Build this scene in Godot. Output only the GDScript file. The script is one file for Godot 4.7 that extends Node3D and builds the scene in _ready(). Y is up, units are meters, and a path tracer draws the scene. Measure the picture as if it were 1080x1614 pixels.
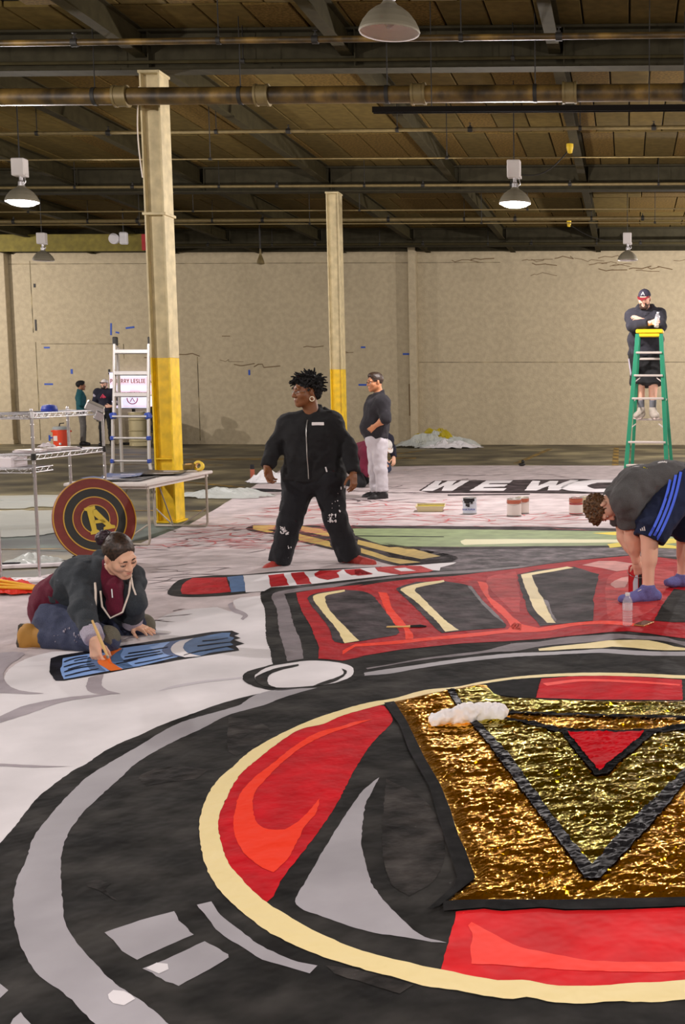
extends Node3D
# A warehouse hall with a huge banner being painted on its floor. y up, metres, the camera stands at x=0, z=0 and looks along -z.

const LIT := Color(1.0, 0.965, 0.955)
var rng := RandomNumberGenerator.new()

func _ready() -> void:
	# camera: level of the eye 1.5 m, tipped down, lens shifted as the picture is the left part of a wider one
	var cam := Camera3D.new()
	cam.name = "camera"
	cam.projection = Camera3D.PROJECTION_FRUSTUM
	cam.near = 0.05
	cam.far = 120.0
	cam.size = 1614.0 / 1820.0 * 0.05
	cam.frustum_offset = Vector2(-393.0 / 1820.0 * 0.05, 0.0)
	cam.position = Vector3(0, 1.5, 0)
	cam.rotation_degrees = Vector3(-6.1, 1.8, 0)
	add_child(cam)
	var we := WorldEnvironment.new()
	we.name = "environment"
	var e := Environment.new()
	e.background_mode = Environment.BG_COLOR
	e.background_color = Color(0.05, 0.05, 0.055)
	e.tonemap_mode = Environment.TONE_MAPPER_LINEAR
	e.tonemap_exposure = 1.75
	e.sdfgi_enabled = true
	e.ssao_enabled = true
	e.ssil_enabled = true
	we.environment = e
	add_child(we)
	textures()
	materials()
	# high-bay lamps: [x, y of the rim, z, energy (0 = not switched on), label]
	for a in [
		[-1.61, 3.87, -8.0, 0.0, "unlit high bay lamp nearest the camera, cut off by the top of the picture"],
		[-7.72, 3.86, -14.8, 5.5, "glowing high bay lamp left of the tall yellow-footed column"],
		[-1.45, 3.84, -15.0, 9.0, "glowing high bay lamp hanging in the middle of the hall, right of both columns"],
		[-11.63, 4.03, -23.0, 0.0, "small unlit high bay lamp hanging far back at the left, before the wall"],
		[-0.02, 4.05, -23.5, 0.0, "small unlit high bay lamp hanging far back above the man on the ladder"],
		# unseen lit lamps added beside and behind the picture to light the hall
		[-7.6, 3.86, -7.3, 9.0, ""], [4.6, 3.86, -7.3, 9.0, ""], [4.6, 3.86, -15.0, 9.0, ""], [-14.0, 3.86, -9.0, 9.0, ""],
		[3.3, 4.0, -25.5, 17.0, ""], [9.6, 4.0, -25.0, 14.0, ""], [-19.0, 4.0, -25.5, 20.0, ""], [-19.0, 3.9, -17.5, 12.0, ""],  # extra lamps added off to the sides, stronger, to brighten the back wall
		[-1.5, 3.86, 0.6, 9.0, ""], [-7.6, 3.86, 0.6, 8.0, ""], [4.6, 3.86, 0.6, 8.0, ""],
	]:
		high_bay(Vector3(a[0], a[1], a[2]), a[3], a[4])
	room()
	ceiling()
	columns()
	services()
	banner()
	floor_things()
	wall_things()
	furniture()
	ladders()
	people()

func textures() -> void:
	T.mottle = noise_tex(3, 0.012, 5, 0.86, 1.0)
	T.strong = noise_tex(9, 0.010, 5, 0.45, 1.0)
	T.streak = noise_tex(5, 0.018, 4, 0.6, 1.0, FastNoiseLite.TYPE_SIMPLEX_SMOOTH, 512, true)
	T.soft = noise_tex(19, 0.02, 5, 0.93, 1.0)
	T.fine = noise_tex(7, 0.08, 3, 0.0, 1.0)
	T.folds = noise_tex(11, 0.012, 4, 0.0, 1.0)
	T.grime = noise_tex(13, 0.006, 6, 0.35, 1.0)
	T.fibre = noise_tex(17, 0.05, 4, 0.7, 1.0)

func materials() -> void:
	# paint and cloth of the banner
	mat("canvas", rgb(204, 190, 190), 0.85, 0, "mottle", 0.45, "folds", 1.2)
	mat("white", rgb(238, 233, 235), 0.7, 0, "mottle", 0.16, "folds", 1.0)
	mat("black", rgb(56, 54, 51), 0.8, 0, "strong", 0.55, "folds", 1.0)
	mat("greywash", rgb(132, 120, 125), 0.8, 0, "strong", 0.9, "folds", 1.0)
	mat("wash", rgb(88, 77, 80), 0.7, 0, "strong", 0.6, "folds", 1.0)
	mat("grey", rgb(124, 114, 118), 0.7, 0, "mottle", 0.6, "folds", 1.0)
	mat("lightgrey", rgb(166, 162, 167), 0.6, 0, "mottle", 0.22, "folds", 1.0)
	mat("mauve", rgb(168, 158, 164), 0.75, 0, "mottle", 0.4, "folds", 1.0)
	mat("shade", rgb(196, 190, 196), 0.75)
	mat("pale", rgb(222, 150, 142), 0.7, 0, "mottle", 0.8)
	mat("red", rgb(182, 28, 36), 0.65, 0, "mottle", 0.7, "folds", 1.0)
	mat("rose", rgb(200, 68, 68), 0.65, 0, "mottle", 0.8, "folds", 1.0)
	mat("brightred", rgb(206, 8, 26), 0.7, 0, "mottle", 0.8, "folds", 0.8)
	mat("coral", rgb(228, 36, 42), 0.6, 0, "mottle", 0.5, "folds", 1.2)
	mat("salmon", rgb(248, 74, 64), 0.6, 0, "", 0.5, "folds", 1.2)
	mat("orange", rgb(240, 56, 26), 0.6, 0, "", 0.6, "folds", 0.8)
	mat("orangepaint", rgb(228, 108, 18), 0.5)
	mat("cream", rgb(236, 216, 156), 0.6, 0, "", 0.6, "folds", 0.8)
	mat("palecream", rgb(226, 222, 180), 0.6)
	mat("ochre", rgb(212, 180, 92), 0.65, 0, "mottle", 1.4)
	mat("yellow", rgb(228, 206, 54), 0.6)
	mat("green", rgb(144, 162, 110), 0.65, 0, "mottle", 0.6)
	mat("slate", rgb(74, 112, 160), 0.6, 0, "mottle", 1.2)
	mat("lightblue", rgb(130, 168, 226), 0.55)
	mat("navyblue", rgb(58, 84, 134), 0.6)
	mat("ink", rgb(34, 33, 44), 0.6, 0, "strong", 1.5)
	mat("tape", rgb(30, 29, 29), 0.8, 0, "strong", 2.0)
	mat("tapegloss", rgb(26, 25, 27), 0.42)
	mat("scuff", rgb(66, 62, 59), 0.8, 0, "strong", 0.9, "folds", 1.0)
	mat("dripred", rgb(196, 104, 104), 0.7)
	mat("dripdark", rgb(96, 82, 84), 0.7)
	# the hall
	mat("concrete", rgb(144, 134, 100), 0.55, 0, "grime", 0.16, "fine", 0.15)
	mat("tealfloor", rgb(92, 110, 96), 0.6, 0, "grime", 0.3)
	mat("wallpaint", rgb(182, 168, 138), 0.8, 0, "soft", 0.5, "fine", 0.35)
	mat("wallpatch", rgb(178, 162, 118), 0.85, 0, "grime", 0.5)
	mat("crack", rgb(120, 100, 72), 0.9)
	mat("columnpaint", rgb(206, 190, 146), 0.6, 0, "mottle", 0.8)
	mat("yellowpaint", rgb(242, 200, 0), 0.5, 0, "mottle", 0.9)
	mat("deck_a", rgb(104, 88, 48), 0.9, 0, "mottle", 0.8)
	mat("deck_b", rgb(94, 80, 44), 0.9, 0, "mottle", 0.9)
	mat("deck_c", rgb(114, 92, 48), 0.9, 0, "fibre", 0.8)
	mat("deckdark", rgb(36, 31, 22), 0.9)
	mat("steelgrey", rgb(60, 56, 42), 0.9, 0, "mottle", 0.7)
	mat("steelbrown", rgb(60, 54, 34), 0.9, 0, "mottle", 0.7)
	mat("pipe", rgb(132, 104, 48), 0.5, 0.12, "grime", 0.9)
	mat("pipepale", rgb(122, 106, 66), 0.5, 0.2, "mottle", 1.2)
	mat("iron", rgb(40, 38, 34), 0.6, 0.3)
	mat("blacksteel", rgb(22, 19, 16), 0.9)
	mat("yellowline", rgb(168, 132, 40), 0.6, 0, "grime", 0.8)
	mat("fascialamplit", rgb(126, 114, 40), 0.8, 0, "mottle", 0.8)  # yellow lamplight on the far girder, put into the colour
	# things
	mat("lampshell", rgb(128, 122, 104), 0.6, 0.2)
	mat("lampwhite", rgb(236, 232, 232), 0.5)
	mat("lampglass", rgb(196, 190, 190), 0.25, 0.0)
	var g := mat("lampglow", rgb(255, 250, 255), 0.4)
	g.emission_enabled = true
	g.emission = Color(1.0, 0.96, 1.0)
	g.emission_energy_multiplier = 14.0
	mat("boxwhite", rgb(206, 200, 196), 0.6)
	mat("chrome", rgb(206, 204, 206), 0.28, 0.85)
	mat("alu", rgb(190, 186, 182), 0.38, 0.7)
	mat("tablewhite", rgb(206, 198, 192), 0.6)
	mat("tableleg", rgb(176, 166, 152), 0.5, 0.3)
	mat("bluepart", rgb(24, 50, 150), 0.5)
	mat("bluetape", rgb(30, 74, 168), 0.6)
	mat("ladderblue", rgb(34, 60, 140), 0.5)
	mat("laddergreen", rgb(14, 122, 88), 0.5)
	mat("ladderyellow", rgb(232, 196, 16), 0.5)
	mat("laddersteel", rgb(196, 186, 178), 0.5, 0.25)
	mat("orangeplastic", rgb(214, 62, 22), 0.45)
	mat("whiteplastic", rgb(226, 224, 226), 0.5)
	mat("greylid", rgb(150, 156, 156), 0.5)
	mat("blackmatt", rgb(24, 23, 26), 0.7)
	mat("discred", rgb(132, 44, 32), 0.6, 0, "mottle", 2.0)
	mat("discblack", rgb(36, 38, 34), 0.6, 0, "mottle", 2.0)
	mat("discgold", rgb(206, 158, 44), 0.5)
	mat("discyellow", rgb(216, 186, 44), 0.5)
	mat("paper", rgb(222, 214, 216), 0.8)
	mat("darkposter", rgb(42, 40, 44), 0.45, 0, "strong", 3.0)
	mat("blueposter", rgb(40, 66, 120), 0.5)
	mat("woodbrush", rgb(230, 190, 122), 0.5)
	mat("canlabelred", rgb(170, 30, 34), 0.4)
	mat("canwhite", rgb(222, 212, 204), 0.45)
	mat("canmetal", rgb(170, 166, 160), 0.35, 0.8)
	mat("rustpaint", rgb(176, 92, 66), 0.5)
	mat("cangrey", rgb(196, 204, 214), 0.5)
	mat("canred", rgb(186, 16, 30), 0.4)
	mat("olive", rgb(170, 152, 20), 0.5)
	mat("traycream", rgb(204, 190, 150), 0.6)
	mat("rag", rgb(244, 240, 240), 0.9)
	mat("phoneglass", rgb(20, 18, 20), 0.12)
	mat("gold", rgb(200, 150, 96), 0.4, 0.5)
	mat("screenframe", rgb(190, 190, 204), 0.5)
	mat("screenink", rgb(110, 56, 40), 0.6)
	mat("screenpink", rgb(226, 120, 140), 0.6)
	var sp2 := mat("screenpale", rgb(240, 206, 222), 0.5)
	sp2.emission_enabled = true
	sp2.emission = rgb(240, 200, 218)
	sp2.emission_energy_multiplier = 0.4
	mat("barrel", rgb(176, 164, 126), 0.45, 0.3)
	mat("redcloth", rgb(206, 40, 20), 0.6)
	mat("yellowcloth", rgb(232, 170, 40), 0.6)
	for k in ["steelgrey", "steelbrown", "blacksteel", "black", "wash", "tape", "tapegloss", "scuff", "red", "rose", "brightred", "coral", "salmon", "orange", "ink", "deck_a", "deck_b", "deck_c"]:
		M[k].metallic_specular = 0.22
	# people
	for a in [["skin_dark", 126, 78, 44], ["skin_light", 232, 182, 152], ["skin_pink", 236, 184, 158], ["skin_tan", 190, 128, 88], ["skin_brown", 150, 100, 70]]:
		var sk := mat(a[0], rgb(a[1], a[2], a[3]), 0.5)
		sk.subsurf_scatter_enabled = true
		sk.subsurf_scatter_strength = 0.08
	mat("eyewhite", rgb(226, 220, 214), 0.25)
	mat("iris", rgb(44, 30, 22), 0.15)
	mat("lip_dark", rgb(104, 56, 44), 0.45)
	mat("lip_pink", rgb(190, 104, 94), 0.45)
	mat("hair_black", rgb(20, 17, 17), 0.85, 0, "strong", 9.0)
	mat("hair_brown", rgb(74, 52, 36), 0.5, 0, "strong", 9.0)
	mat("hair_plum", rgb(58, 30, 46), 0.5, 0, "strong", 9.0)
	mat("hair_ginger", rgb(132, 92, 54), 0.6, 0, "strong", 9.0)
	mat("beard_brown", rgb(88, 58, 38), 0.7, 0, "strong", 9.0)
	for a in [["cloth_black", 22, 22, 25], ["cloth_blacktrouser", 23, 24, 30], ["cloth_charcoal", 62, 69, 76], ["cloth_maroon", 116, 16, 50], ["cloth_jeans", 74, 82, 112], ["cloth_greytee", 100, 98, 98], ["cloth_navyshorts", 26, 40, 78], ["cloth_white", 226, 220, 226], ["cloth_darkjacket", 38, 35, 42], ["cloth_hoodie", 46, 45, 56], ["cloth_teal", 20, 92, 100], ["cloth_greytrouser", 120, 116, 110], ["cloth_khaki", 128, 122, 104], ["cloth_cuff", 214, 204, 222], ["cloth_navy", 36, 36, 56]]:
		var cl := mat(a[0], rgb(a[1], a[2], a[3]), 0.9, 0, "fibre", 6.0, "fine", 0.25)
		cl.rim_enabled = true
		cl.rim = 0.25
		cl.rim_tint = 0.6
	mat("stripeblue", rgb(70, 104, 236), 0.6)
	mat("sockblue", rgb(124, 122, 188), 0.9, 0, "fibre", 6.0)
	mat("sockgrey", rgb(110, 112, 118), 0.9)
	mat("shoered", rgb(186, 66, 58), 0.7, 0, "mottle", 6.0)
	mat("shoeblack", rgb(26, 24, 26), 0.5)
	mat("shoegrey", rgb(160, 150, 138), 0.6)
	mat("solewhite", rgb(220, 200, 192), 0.6)
	mat("soledark", rgb(78, 72, 62), 0.8)
	mat("boottan", rgb(176, 128, 56), 0.7)
	mat("cordwhite", rgb(228, 214, 200), 0.8)
	mat("zip", rgb(190, 188, 184), 0.35, 0.8)
	mat("hoop", rgb(236, 224, 196), 0.4)
	mat("capnavy", rgb(40, 36, 52), 0.8)
	mat("capred", rgb(122, 26, 32), 0.7)
	mat("capwhite", rgb(226, 222, 218), 0.8)
	mat("printwhite", rgb(232, 228, 228), 0.7)
	mat("printyellow", rgb(206, 196, 40), 0.7)
	mat("printred", rgb(206, 60, 90), 0.7)
	var foil_a := mat("foilamber", rgb(255, 188, 0), 0.12, 1.0, "", 1.0)
	foil_a.uv1_triplanar = true
	foil_a.uv1_world_triplanar = true
	foil_a.uv1_scale = Vector3(5, 5, 5)
	foil_a.heightmap_enabled = true
	foil_a.heightmap_texture = T.folds
	foil_a.heightmap_scale = 0.25
	var foil_b: StandardMaterial3D = foil_a.duplicate()
	foil_b.resource_name = "foilolive"
	foil_b.albedo_color = rgb(182, 164, 0)
	M["foilolive"] = foil_b
	var sheet := StandardMaterial3D.new()
	sheet.resource_name = "plastic_sheet"
	sheet.albedo_color = Color(0.80, 0.82, 0.80, 0.72)
	sheet.transparency = BaseMaterial3D.TRANSPARENCY_ALPHA
	sheet.roughness = 0.3
	M["sheet"] = sheet
	var clear := StandardMaterial3D.new()
	clear.resource_name = "clear_plastic"
	clear.albedo_color = Color(0.94, 0.95, 0.97, 0.2)
	clear.transparency = BaseMaterial3D.TRANSPARENCY_ALPHA
	clear.roughness = 0.06
	M["clear"] = clear
	var cl2: StandardMaterial3D = clear.duplicate()
	cl2.resource_name = "clear_label"
	cl2.albedo_color = Color(0.95, 0.95, 0.98, 0.28)
	M["clearlabel"] = cl2
	var scr := mat("screenglow", rgb(222, 220, 246), 0.5)
	scr.emission_enabled = true
	scr.emission = rgb(222, 218, 246)
	scr.emission_energy_multiplier = 0.55

func high_bay(at: Vector3, energy: float, label: String) -> void:
	# at: centre of the rim. Reflector, lens, neck, ballast box, hanging stem
	var shown := label != ""
	var t := thing("high_bay_lamp", label if shown else "unseen glowing high bay lamp added behind the camera or beside the picture", "lamp", at, "" if shown else "added lamps outside the picture")
	var g := Geo.new()
	g.lathe([Vector2(0.2, 0.0), Vector2(0.205, 0.012), Vector2(0.2, 0.03), Vector2(0.178, 0.075), Vector2(0.14, 0.125), Vector2(0.095, 0.16), Vector2(0.06, 0.18), Vector2(0.045, 0.2), Vector2(0.0, 0.2)], 32)
	var rf := obj("reflector", g, M.lampshell, t)
	obj("reflector_lining", Geo.new().lathe([Vector2(0.0, 0.17), Vector2(0.06, 0.165), Vector2(0.13, 0.115), Vector2(0.17, 0.07), Vector2(0.193, 0.025), Vector2(0.199, 0.001)], 32), M.lampwhite, rf)
	var l := Geo.new()
	if energy > 0.0:
		l.lathe([Vector2(0.0, -0.05), Vector2(0.08, -0.045), Vector2(0.14, -0.03), Vector2(0.18, -0.005), Vector2(0.188, 0.014), Vector2(0.0, 0.016)], 32)
	else:
		l.lathe([Vector2(0.0, 0.006), Vector2(0.1, 0.007), Vector2(0.188, 0.01), Vector2(0.19, 0.014), Vector2(0.0, 0.016)], 32)
	if energy > 0.0:
		obj("lens_glow", l, M.lampglow, rf)
	else:
		var bulb := Geo.new().ball(Vector3(0, 0.1, 0), Vector3(0.04, 0.075, 0.04), 12)
		obj("bulb", bulb, M.lampglass, rf)
	var k := Geo.new()
	k.lathe([Vector2(0.0, 0.19), Vector2(0.04, 0.19), Vector2(0.04, 0.25), Vector2(0.025, 0.27), Vector2(0.025, 0.33), Vector2(0, 0.33)], 14)
	k.tube([Vector3(0.03, 0.2, 0.02), Vector3(0.07, 0.24, 0.03), Vector3(0.06, 0.3, 0.02), Vector3(0.02, 0.35, 0)], 0.008, 6)
	obj("neck", k, M.chrome, t)
	var b := Geo.new().box(Vector3(-0.01, 0.43, 0), Vector3(0.17, 0.22, 0.13), Basis(), 0.012)
	b.box(Vector3(0.05, 0.33, 0.0), Vector3(0.07, 0.04, 0.08), Basis(), 0.006)
	obj("ballast_box", b, M.boxwhite, t)
	var h := Geo.new().tube([Vector3(-0.01, 0.54, 0), Vector3(-0.01, 5.375 - at.y, 0)], 0.008, 6)
	obj("hanger", h, M.iron, t)
	if energy > 0.0:
		var s := OmniLight3D.new()
		s.name = "lamp_light"
		t.add_child(s)
		s.position = Vector3(0, -0.13, 0)
		s.omni_range = 60.0
		s.omni_attenuation = 2.0
		s.light_energy = energy
		s.light_color = LIT
		s.light_size = 0.07
		s.shadow_enabled = true

func room() -> void:
	var f := Geo.new().box(Vector3(-5, -0.15, -10), Vector3(40, 0.3, 46))
	var fl := struct("floor", f, M.concrete, "bare grey brown concrete floor with worn yellow lines", "floor")
	# worn yellow lines on the concrete: [x0,z0,x1,z1,width]
	for a in [[-9.6, -24.2, -4.6, -24.9, 0.55], [-7.6, -18.7, -5.9, -17.4, 0.1], [-7.4, -14.0, -5.2, -14.0, 0.08], [-1.95, -28.8, -2.25, -23.2, 0.13], [-0.3, -29.5, -0.25, -22.5, 0.13], [-5.0, -28.0, -6.4, -22.0, 0.14], [-12.5, -26.2, -9.9, -26.0, 0.2], [-10.0, -15.6, -6.8, -15.3, 0.3], [-8.0, -22.5, -10.5, -22.6, 0.12], [-6.0, -10.55, -5.1, -10.6, 0.07]]:
		var m := Geo.new()
		m.bar(Vector3(a[0], 0.002, a[1]), Vector3(a[2], 0.002, a[3]), a[4], 0.003)
		obj("floor_marking", m, M.yellowline, fl)
	# a worn teal paint patch on the concrete
	var pg := Geo.new()
	pg.quad(Vector3(-8.3, 0.0025, -11.3), Vector3(-5.2, 0.0025, -10.4), Vector3(-5.3, 0.0025, -12.6), Vector3(-8.4, 0.0025, -12.4), Vector3.UP)
	pg.quad(Vector3(-5.2, 0.0025, -10.4), Vector3(-4.7, 0.0025, -11.6), Vector3(-4.9, 0.0025, -12.9), Vector3(-5.3, 0.0025, -12.6), Vector3.UP)
	obj("floor_paint_patch", pg, M.tealfloor, fl)
	struct("wall_back", Geo.new().box(Vector3(-5, 2.8, -31.15), Vector3(40, 5.7, 0.3)), M.wallpaint, "long pale beige painted masonry wall at the back of the hall", "wall")
	struct("wall_left", Geo.new().box(Vector3(-25.15, 2.8, -10), Vector3(0.3, 5.7, 46)), M.wallpaint)
	struct("wall_right", Geo.new().box(Vector3(15.15, 2.8, -10), Vector3(0.3, 5.7, 46)), M.wallpaint)
	struct("wall_front", Geo.new().box(Vector3(-5, 2.8, 13.15), Vector3(40, 5.7, 0.3)), M.wallpaint)
	# engaged posts on the back wall
	var k := 1
	for a in [[-5.72, 0.2, "pale beige post standing against the back wall right of the man in white trousers"], [-16.85, 0.42, "pale beige post standing against the back wall at the far left"], [-17.35, 0.3, "second pale post at the far left edge of the back wall"]]:
		var g := Geo.new().box(Vector3(a[0], 2.6, -30.9), Vector3(a[1], 5.2, 0.24), Basis(), 0.01)
		g.box(Vector3(a[0], 0.06, -30.9), Vector3(a[1] + 0.06, 0.12, 0.3), Basis(), 0.01)
		struct("trim_%d" % k, g, M.wallpaint, a[2], "post")
		k += 1
	# thin joints in the wall's render
	for a in [[-16.05, 3.0, 4.9, 0], [-16.0, 0.1, 2.75, 0], [-11.6, 0.1, 2.35, 0], [-13.6, 2.3, 2.7, 0], [-15.85, 2.7, -13.7, 1], [-24.0, 4.82, -3.4, 1], [-5.6, 2.2, 14.0, 1]]:
		var g := Geo.new()
		if a[3] == 0:
			g.box(Vector3(a[0], (a[1] + a[2]) * 0.5, -31.0), Vector3(0.018, a[2] - a[1], 0.008))
		else:
			g.box(Vector3((a[0] + a[2]) * 0.5, a[1], -31.0), Vector3(absf(a[2] - a[0]), 0.014, 0.008))
		struct("trim_%d" % k, g, M.wallpatch)
		k += 1
	# ragged cracks of old render below the roof edge and scuffs
	rng.seed = 5
	for i in 26:
		var x := rng.randf_range(-5.3, 1.6)
		if i > 18:
			x = rng.randf_range(-16.0, -6.5)
		var y := rng.randf_range(4.5, 4.95) if i < 19 else rng.randf_range(2.0, 3.0)
		var pts := []
		for s in 5:
			pts.append(Vector3(x + s * rng.randf_range(0.08, 0.2), y + rng.randf_range(-0.05, 0.05), -30.998))
		struct("trim_%d" % k, Geo.new().tube(pts, rng.randf_range(0.006, 0.014), 5), M.crack)
		k += 1

func ceiling() -> void:
	var c := struct("ceiling", Geo.new().box(Vector3(-5, 5.58, -10), Vector3(40, 0.3, 46)), M.deckdark, "dark roof deck of fibre panels on steel joists", "ceiling")
	# fibre deck panels, seen from below, laid in rows across the joists
	rng.seed = 21
	var row := 0
	var z := -8.0
	while z > -31.0:
		var w := 0.49 if z > -22.0 else 0.98
		var x0 := z * 0.56 - 0.6
		var x1 := -z * 0.06 + 0.6
		var bm := Geo.new().box(Vector3.ZERO, Vector3(w - 0.018, 0.06, 1.965), Basis(), 0.008).mesh()
		var x := floorf(x0 / w) * w + (0.25 if row % 2 else 0.0)
		while x < x1:
			var p := obj("deck_panel", bm, [M.deck_a, M.deck_b, M.deck_c][rng.randi() % 3], c)
			p.position = Vector3(x + w * 0.5, 5.39 + rng.randf_range(-0.004, 0.004), z - 1.0)
			x += w
		z -= 2.0
		row += 1
	for q in [[Vector3(10, 5.39, -19.5), Vector3(9.0, 0.06, 23.0)], [Vector3(-5, 5.39, 2.3), Vector3(40, 0.06, 20.3)]]:
		obj("deck_panel", Geo.new().box(q[0], q[1]), M.deck_b, c)
	# girders across the hall on the columns
	var gz := [-12.86, -20.6, -28.4]
	var glab := ["deep dark steel girder carried by the nearer column", "steel girder carried by the second column", "farthest steel girder before the back wall"]
	for i in 3:
		var g := Geo.new()
		g.box(Vector3(-5, 5.14, gz[i]), Vector3(40, 0.42, 0.02))
		g.box(Vector3(-5, 5.34, gz[i]), Vector3(40, 0.025, 0.22))
		g.box(Vector3(-5, 4.935, gz[i]), Vector3(40, 0.025, 0.22))
		var o := struct("ceiling_girder", g, M.steelgrey, glab[i], "girder")
		o.name = numbered("ceiling_girder") if i else "ceiling_girder"
		var s := Geo.new()
		for k in 8:
			s.box(Vector3(-5.25 + (k - 4) * 2.25 + 0.05, 5.14, gz[i] + 0.05), Vector3(0.012, 0.38, 0.09))
		obj("stiffener", s, M.steelgrey, o)
	# joists along the hall
	for k in range(-7, 3):
		var x := -5.3 + 2.25 * k
		var g := Geo.new()
		g.box(Vector3(x, 5.22, -16), Vector3(0.014, 0.27, 30))
		g.box(Vector3(x, 5.355, -16), Vector3(0.13, 0.016, 30))
		g.box(Vector3(x, 5.085, -16), Vector3(0.13, 0.016, 30))
		struct("ceiling_joist", g, M.steelbrown, "steel roof joist running down the hall towards the back wall", "joist").set_meta("group", "roof joists running down the hall")
	# edge beam on the back wall
	struct("ceiling_edge_beam", Geo.new().box(Vector3(-5, 5.25, -30.9), Vector3(40, 0.28, 0.2), Basis(), 0.01), M.steelgrey, "dark edge beam along the top of the back wall", "beam")
	var fa := struct("ceiling_lamplit_fascia", Geo.new().box(Vector3(-16.2, 4.95, -27.6), Vector3(9.4, 0.4, 0.05), Basis(), 0.005), M.fascialamplit, "fascia with yellow lamplight put into its colour, under the roof at the far left", "fascia")  # girder face coloured yellow to stand for lamplight under the roof
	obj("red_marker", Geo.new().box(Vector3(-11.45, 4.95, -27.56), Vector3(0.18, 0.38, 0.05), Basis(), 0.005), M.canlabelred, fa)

func h_column(g: Geo, y0: float, y1: float) -> Geo:
	var m := (y0 + y1) * 0.5
	var h := y1 - y0
	g.box(Vector3(0.1, m, 0), Vector3(0.02, h, 0.27), Basis(), 0.003)
	g.box(Vector3(-0.1, m, 0), Vector3(0.02, h, 0.27), Basis(), 0.003)
	g.box(Vector3(0, m, 0.055), Vector3(0.2, h, 0.016))
	return g

func columns() -> void:
	for i in 2:
		var t := thing("column", ["tall steel column in front, cream above and yellow below, behind the folding table", "second steel column farther back, cream above and yellow below, behind the woman in black"][i], "column", Vector3(-5.18, 0, [-12.86, -20.6][i]))
		t.set_meta("kind", "structure")
		obj("upper_shaft", h_column(Geo.new(), 1.84, 4.92), M.columnpaint, t)
		obj("yellow_shaft", h_column(Geo.new(), 0.02, 1.84), M.yellowpaint, t)
		obj("base_plate", Geo.new().box(Vector3(0, 0.01, 0), Vector3(0.27, 0.022, 0.32), Basis(), 0.004), M.yellowpaint, t)
		obj("cap_plate", Geo.new().box(Vector3(0, 4.9, 0), Vector3(0.24, 0.03, 0.3), Basis(), 0.004), M.columnpaint, t)
		if i == 0:
			obj("strap", Geo.new().box(Vector3(0, 3.4, 0), Vector3(0.26, 0.03, 0.3), Basis(), 0.004), M.columnpaint, t)
			obj("stiffener", Geo.new().box(Vector3(0, 0.72, 0.095), Vector3(0.18, 0.014, 0.07)), M.yellowpaint, t)
			var pts := []
			for k in 13:
				var y := 4.75 - k * 0.08
				pts.append(Vector3(-0.125 - 0.035 * sin(k * 0.26), y, 0.1))
			obj("cable", Geo.new().tube(pts, 0.008, 6), M.canwhite, t)

func pipe_run(called: String, label: String, y0: float, y1: float, z: float, x0: float, x1: float, r: float, m: Material, step: float, heads: bool) -> Node3D:
	var t := thing(called, label, "pipe", Vector3(0, 0, 0))
	obj("pipe_length", Geo.new().tube([Vector3(x0, y0, z), Vector3(x1, y1, z)], r, 14), m, t)
	var x := x0 + step * 0.4
	while x < x1:
		var y := lerpf(y0, y1, (x - x0) / (x1 - x0))
		var g := Geo.new().tube([Vector3(x, y + r, z), Vector3(x, 5.36, z)], 0.006, 5)
		g.tube([Vector3(x - 0.02, y, z), Vector3(x + 0.02, y, z)], r + 0.008, 12)
		obj("hanger", g, M.iron, t)
		if heads:
			var s := Geo.new().lathe([Vector2(0, 0), Vector2(0.016, 0), Vector2(0.016, 0.03), Vector2(0.006, 0.035), Vector2(0.006, 0.055), Vector2(0.024, 0.06), Vector2(0.0, 0.066)], 10, Transform3D(Basis(), Vector3(x + step * 0.4, y + r - 0.004, z)))
			s.tube([Vector3(x + step * 0.4 - 0.03, y, z), Vector3(x + step * 0.4 + 0.03, y, z)], r + 0.01, 12)
			obj("sprinkler_head", s, M.iron, t)
		x += step
	return t

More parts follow.
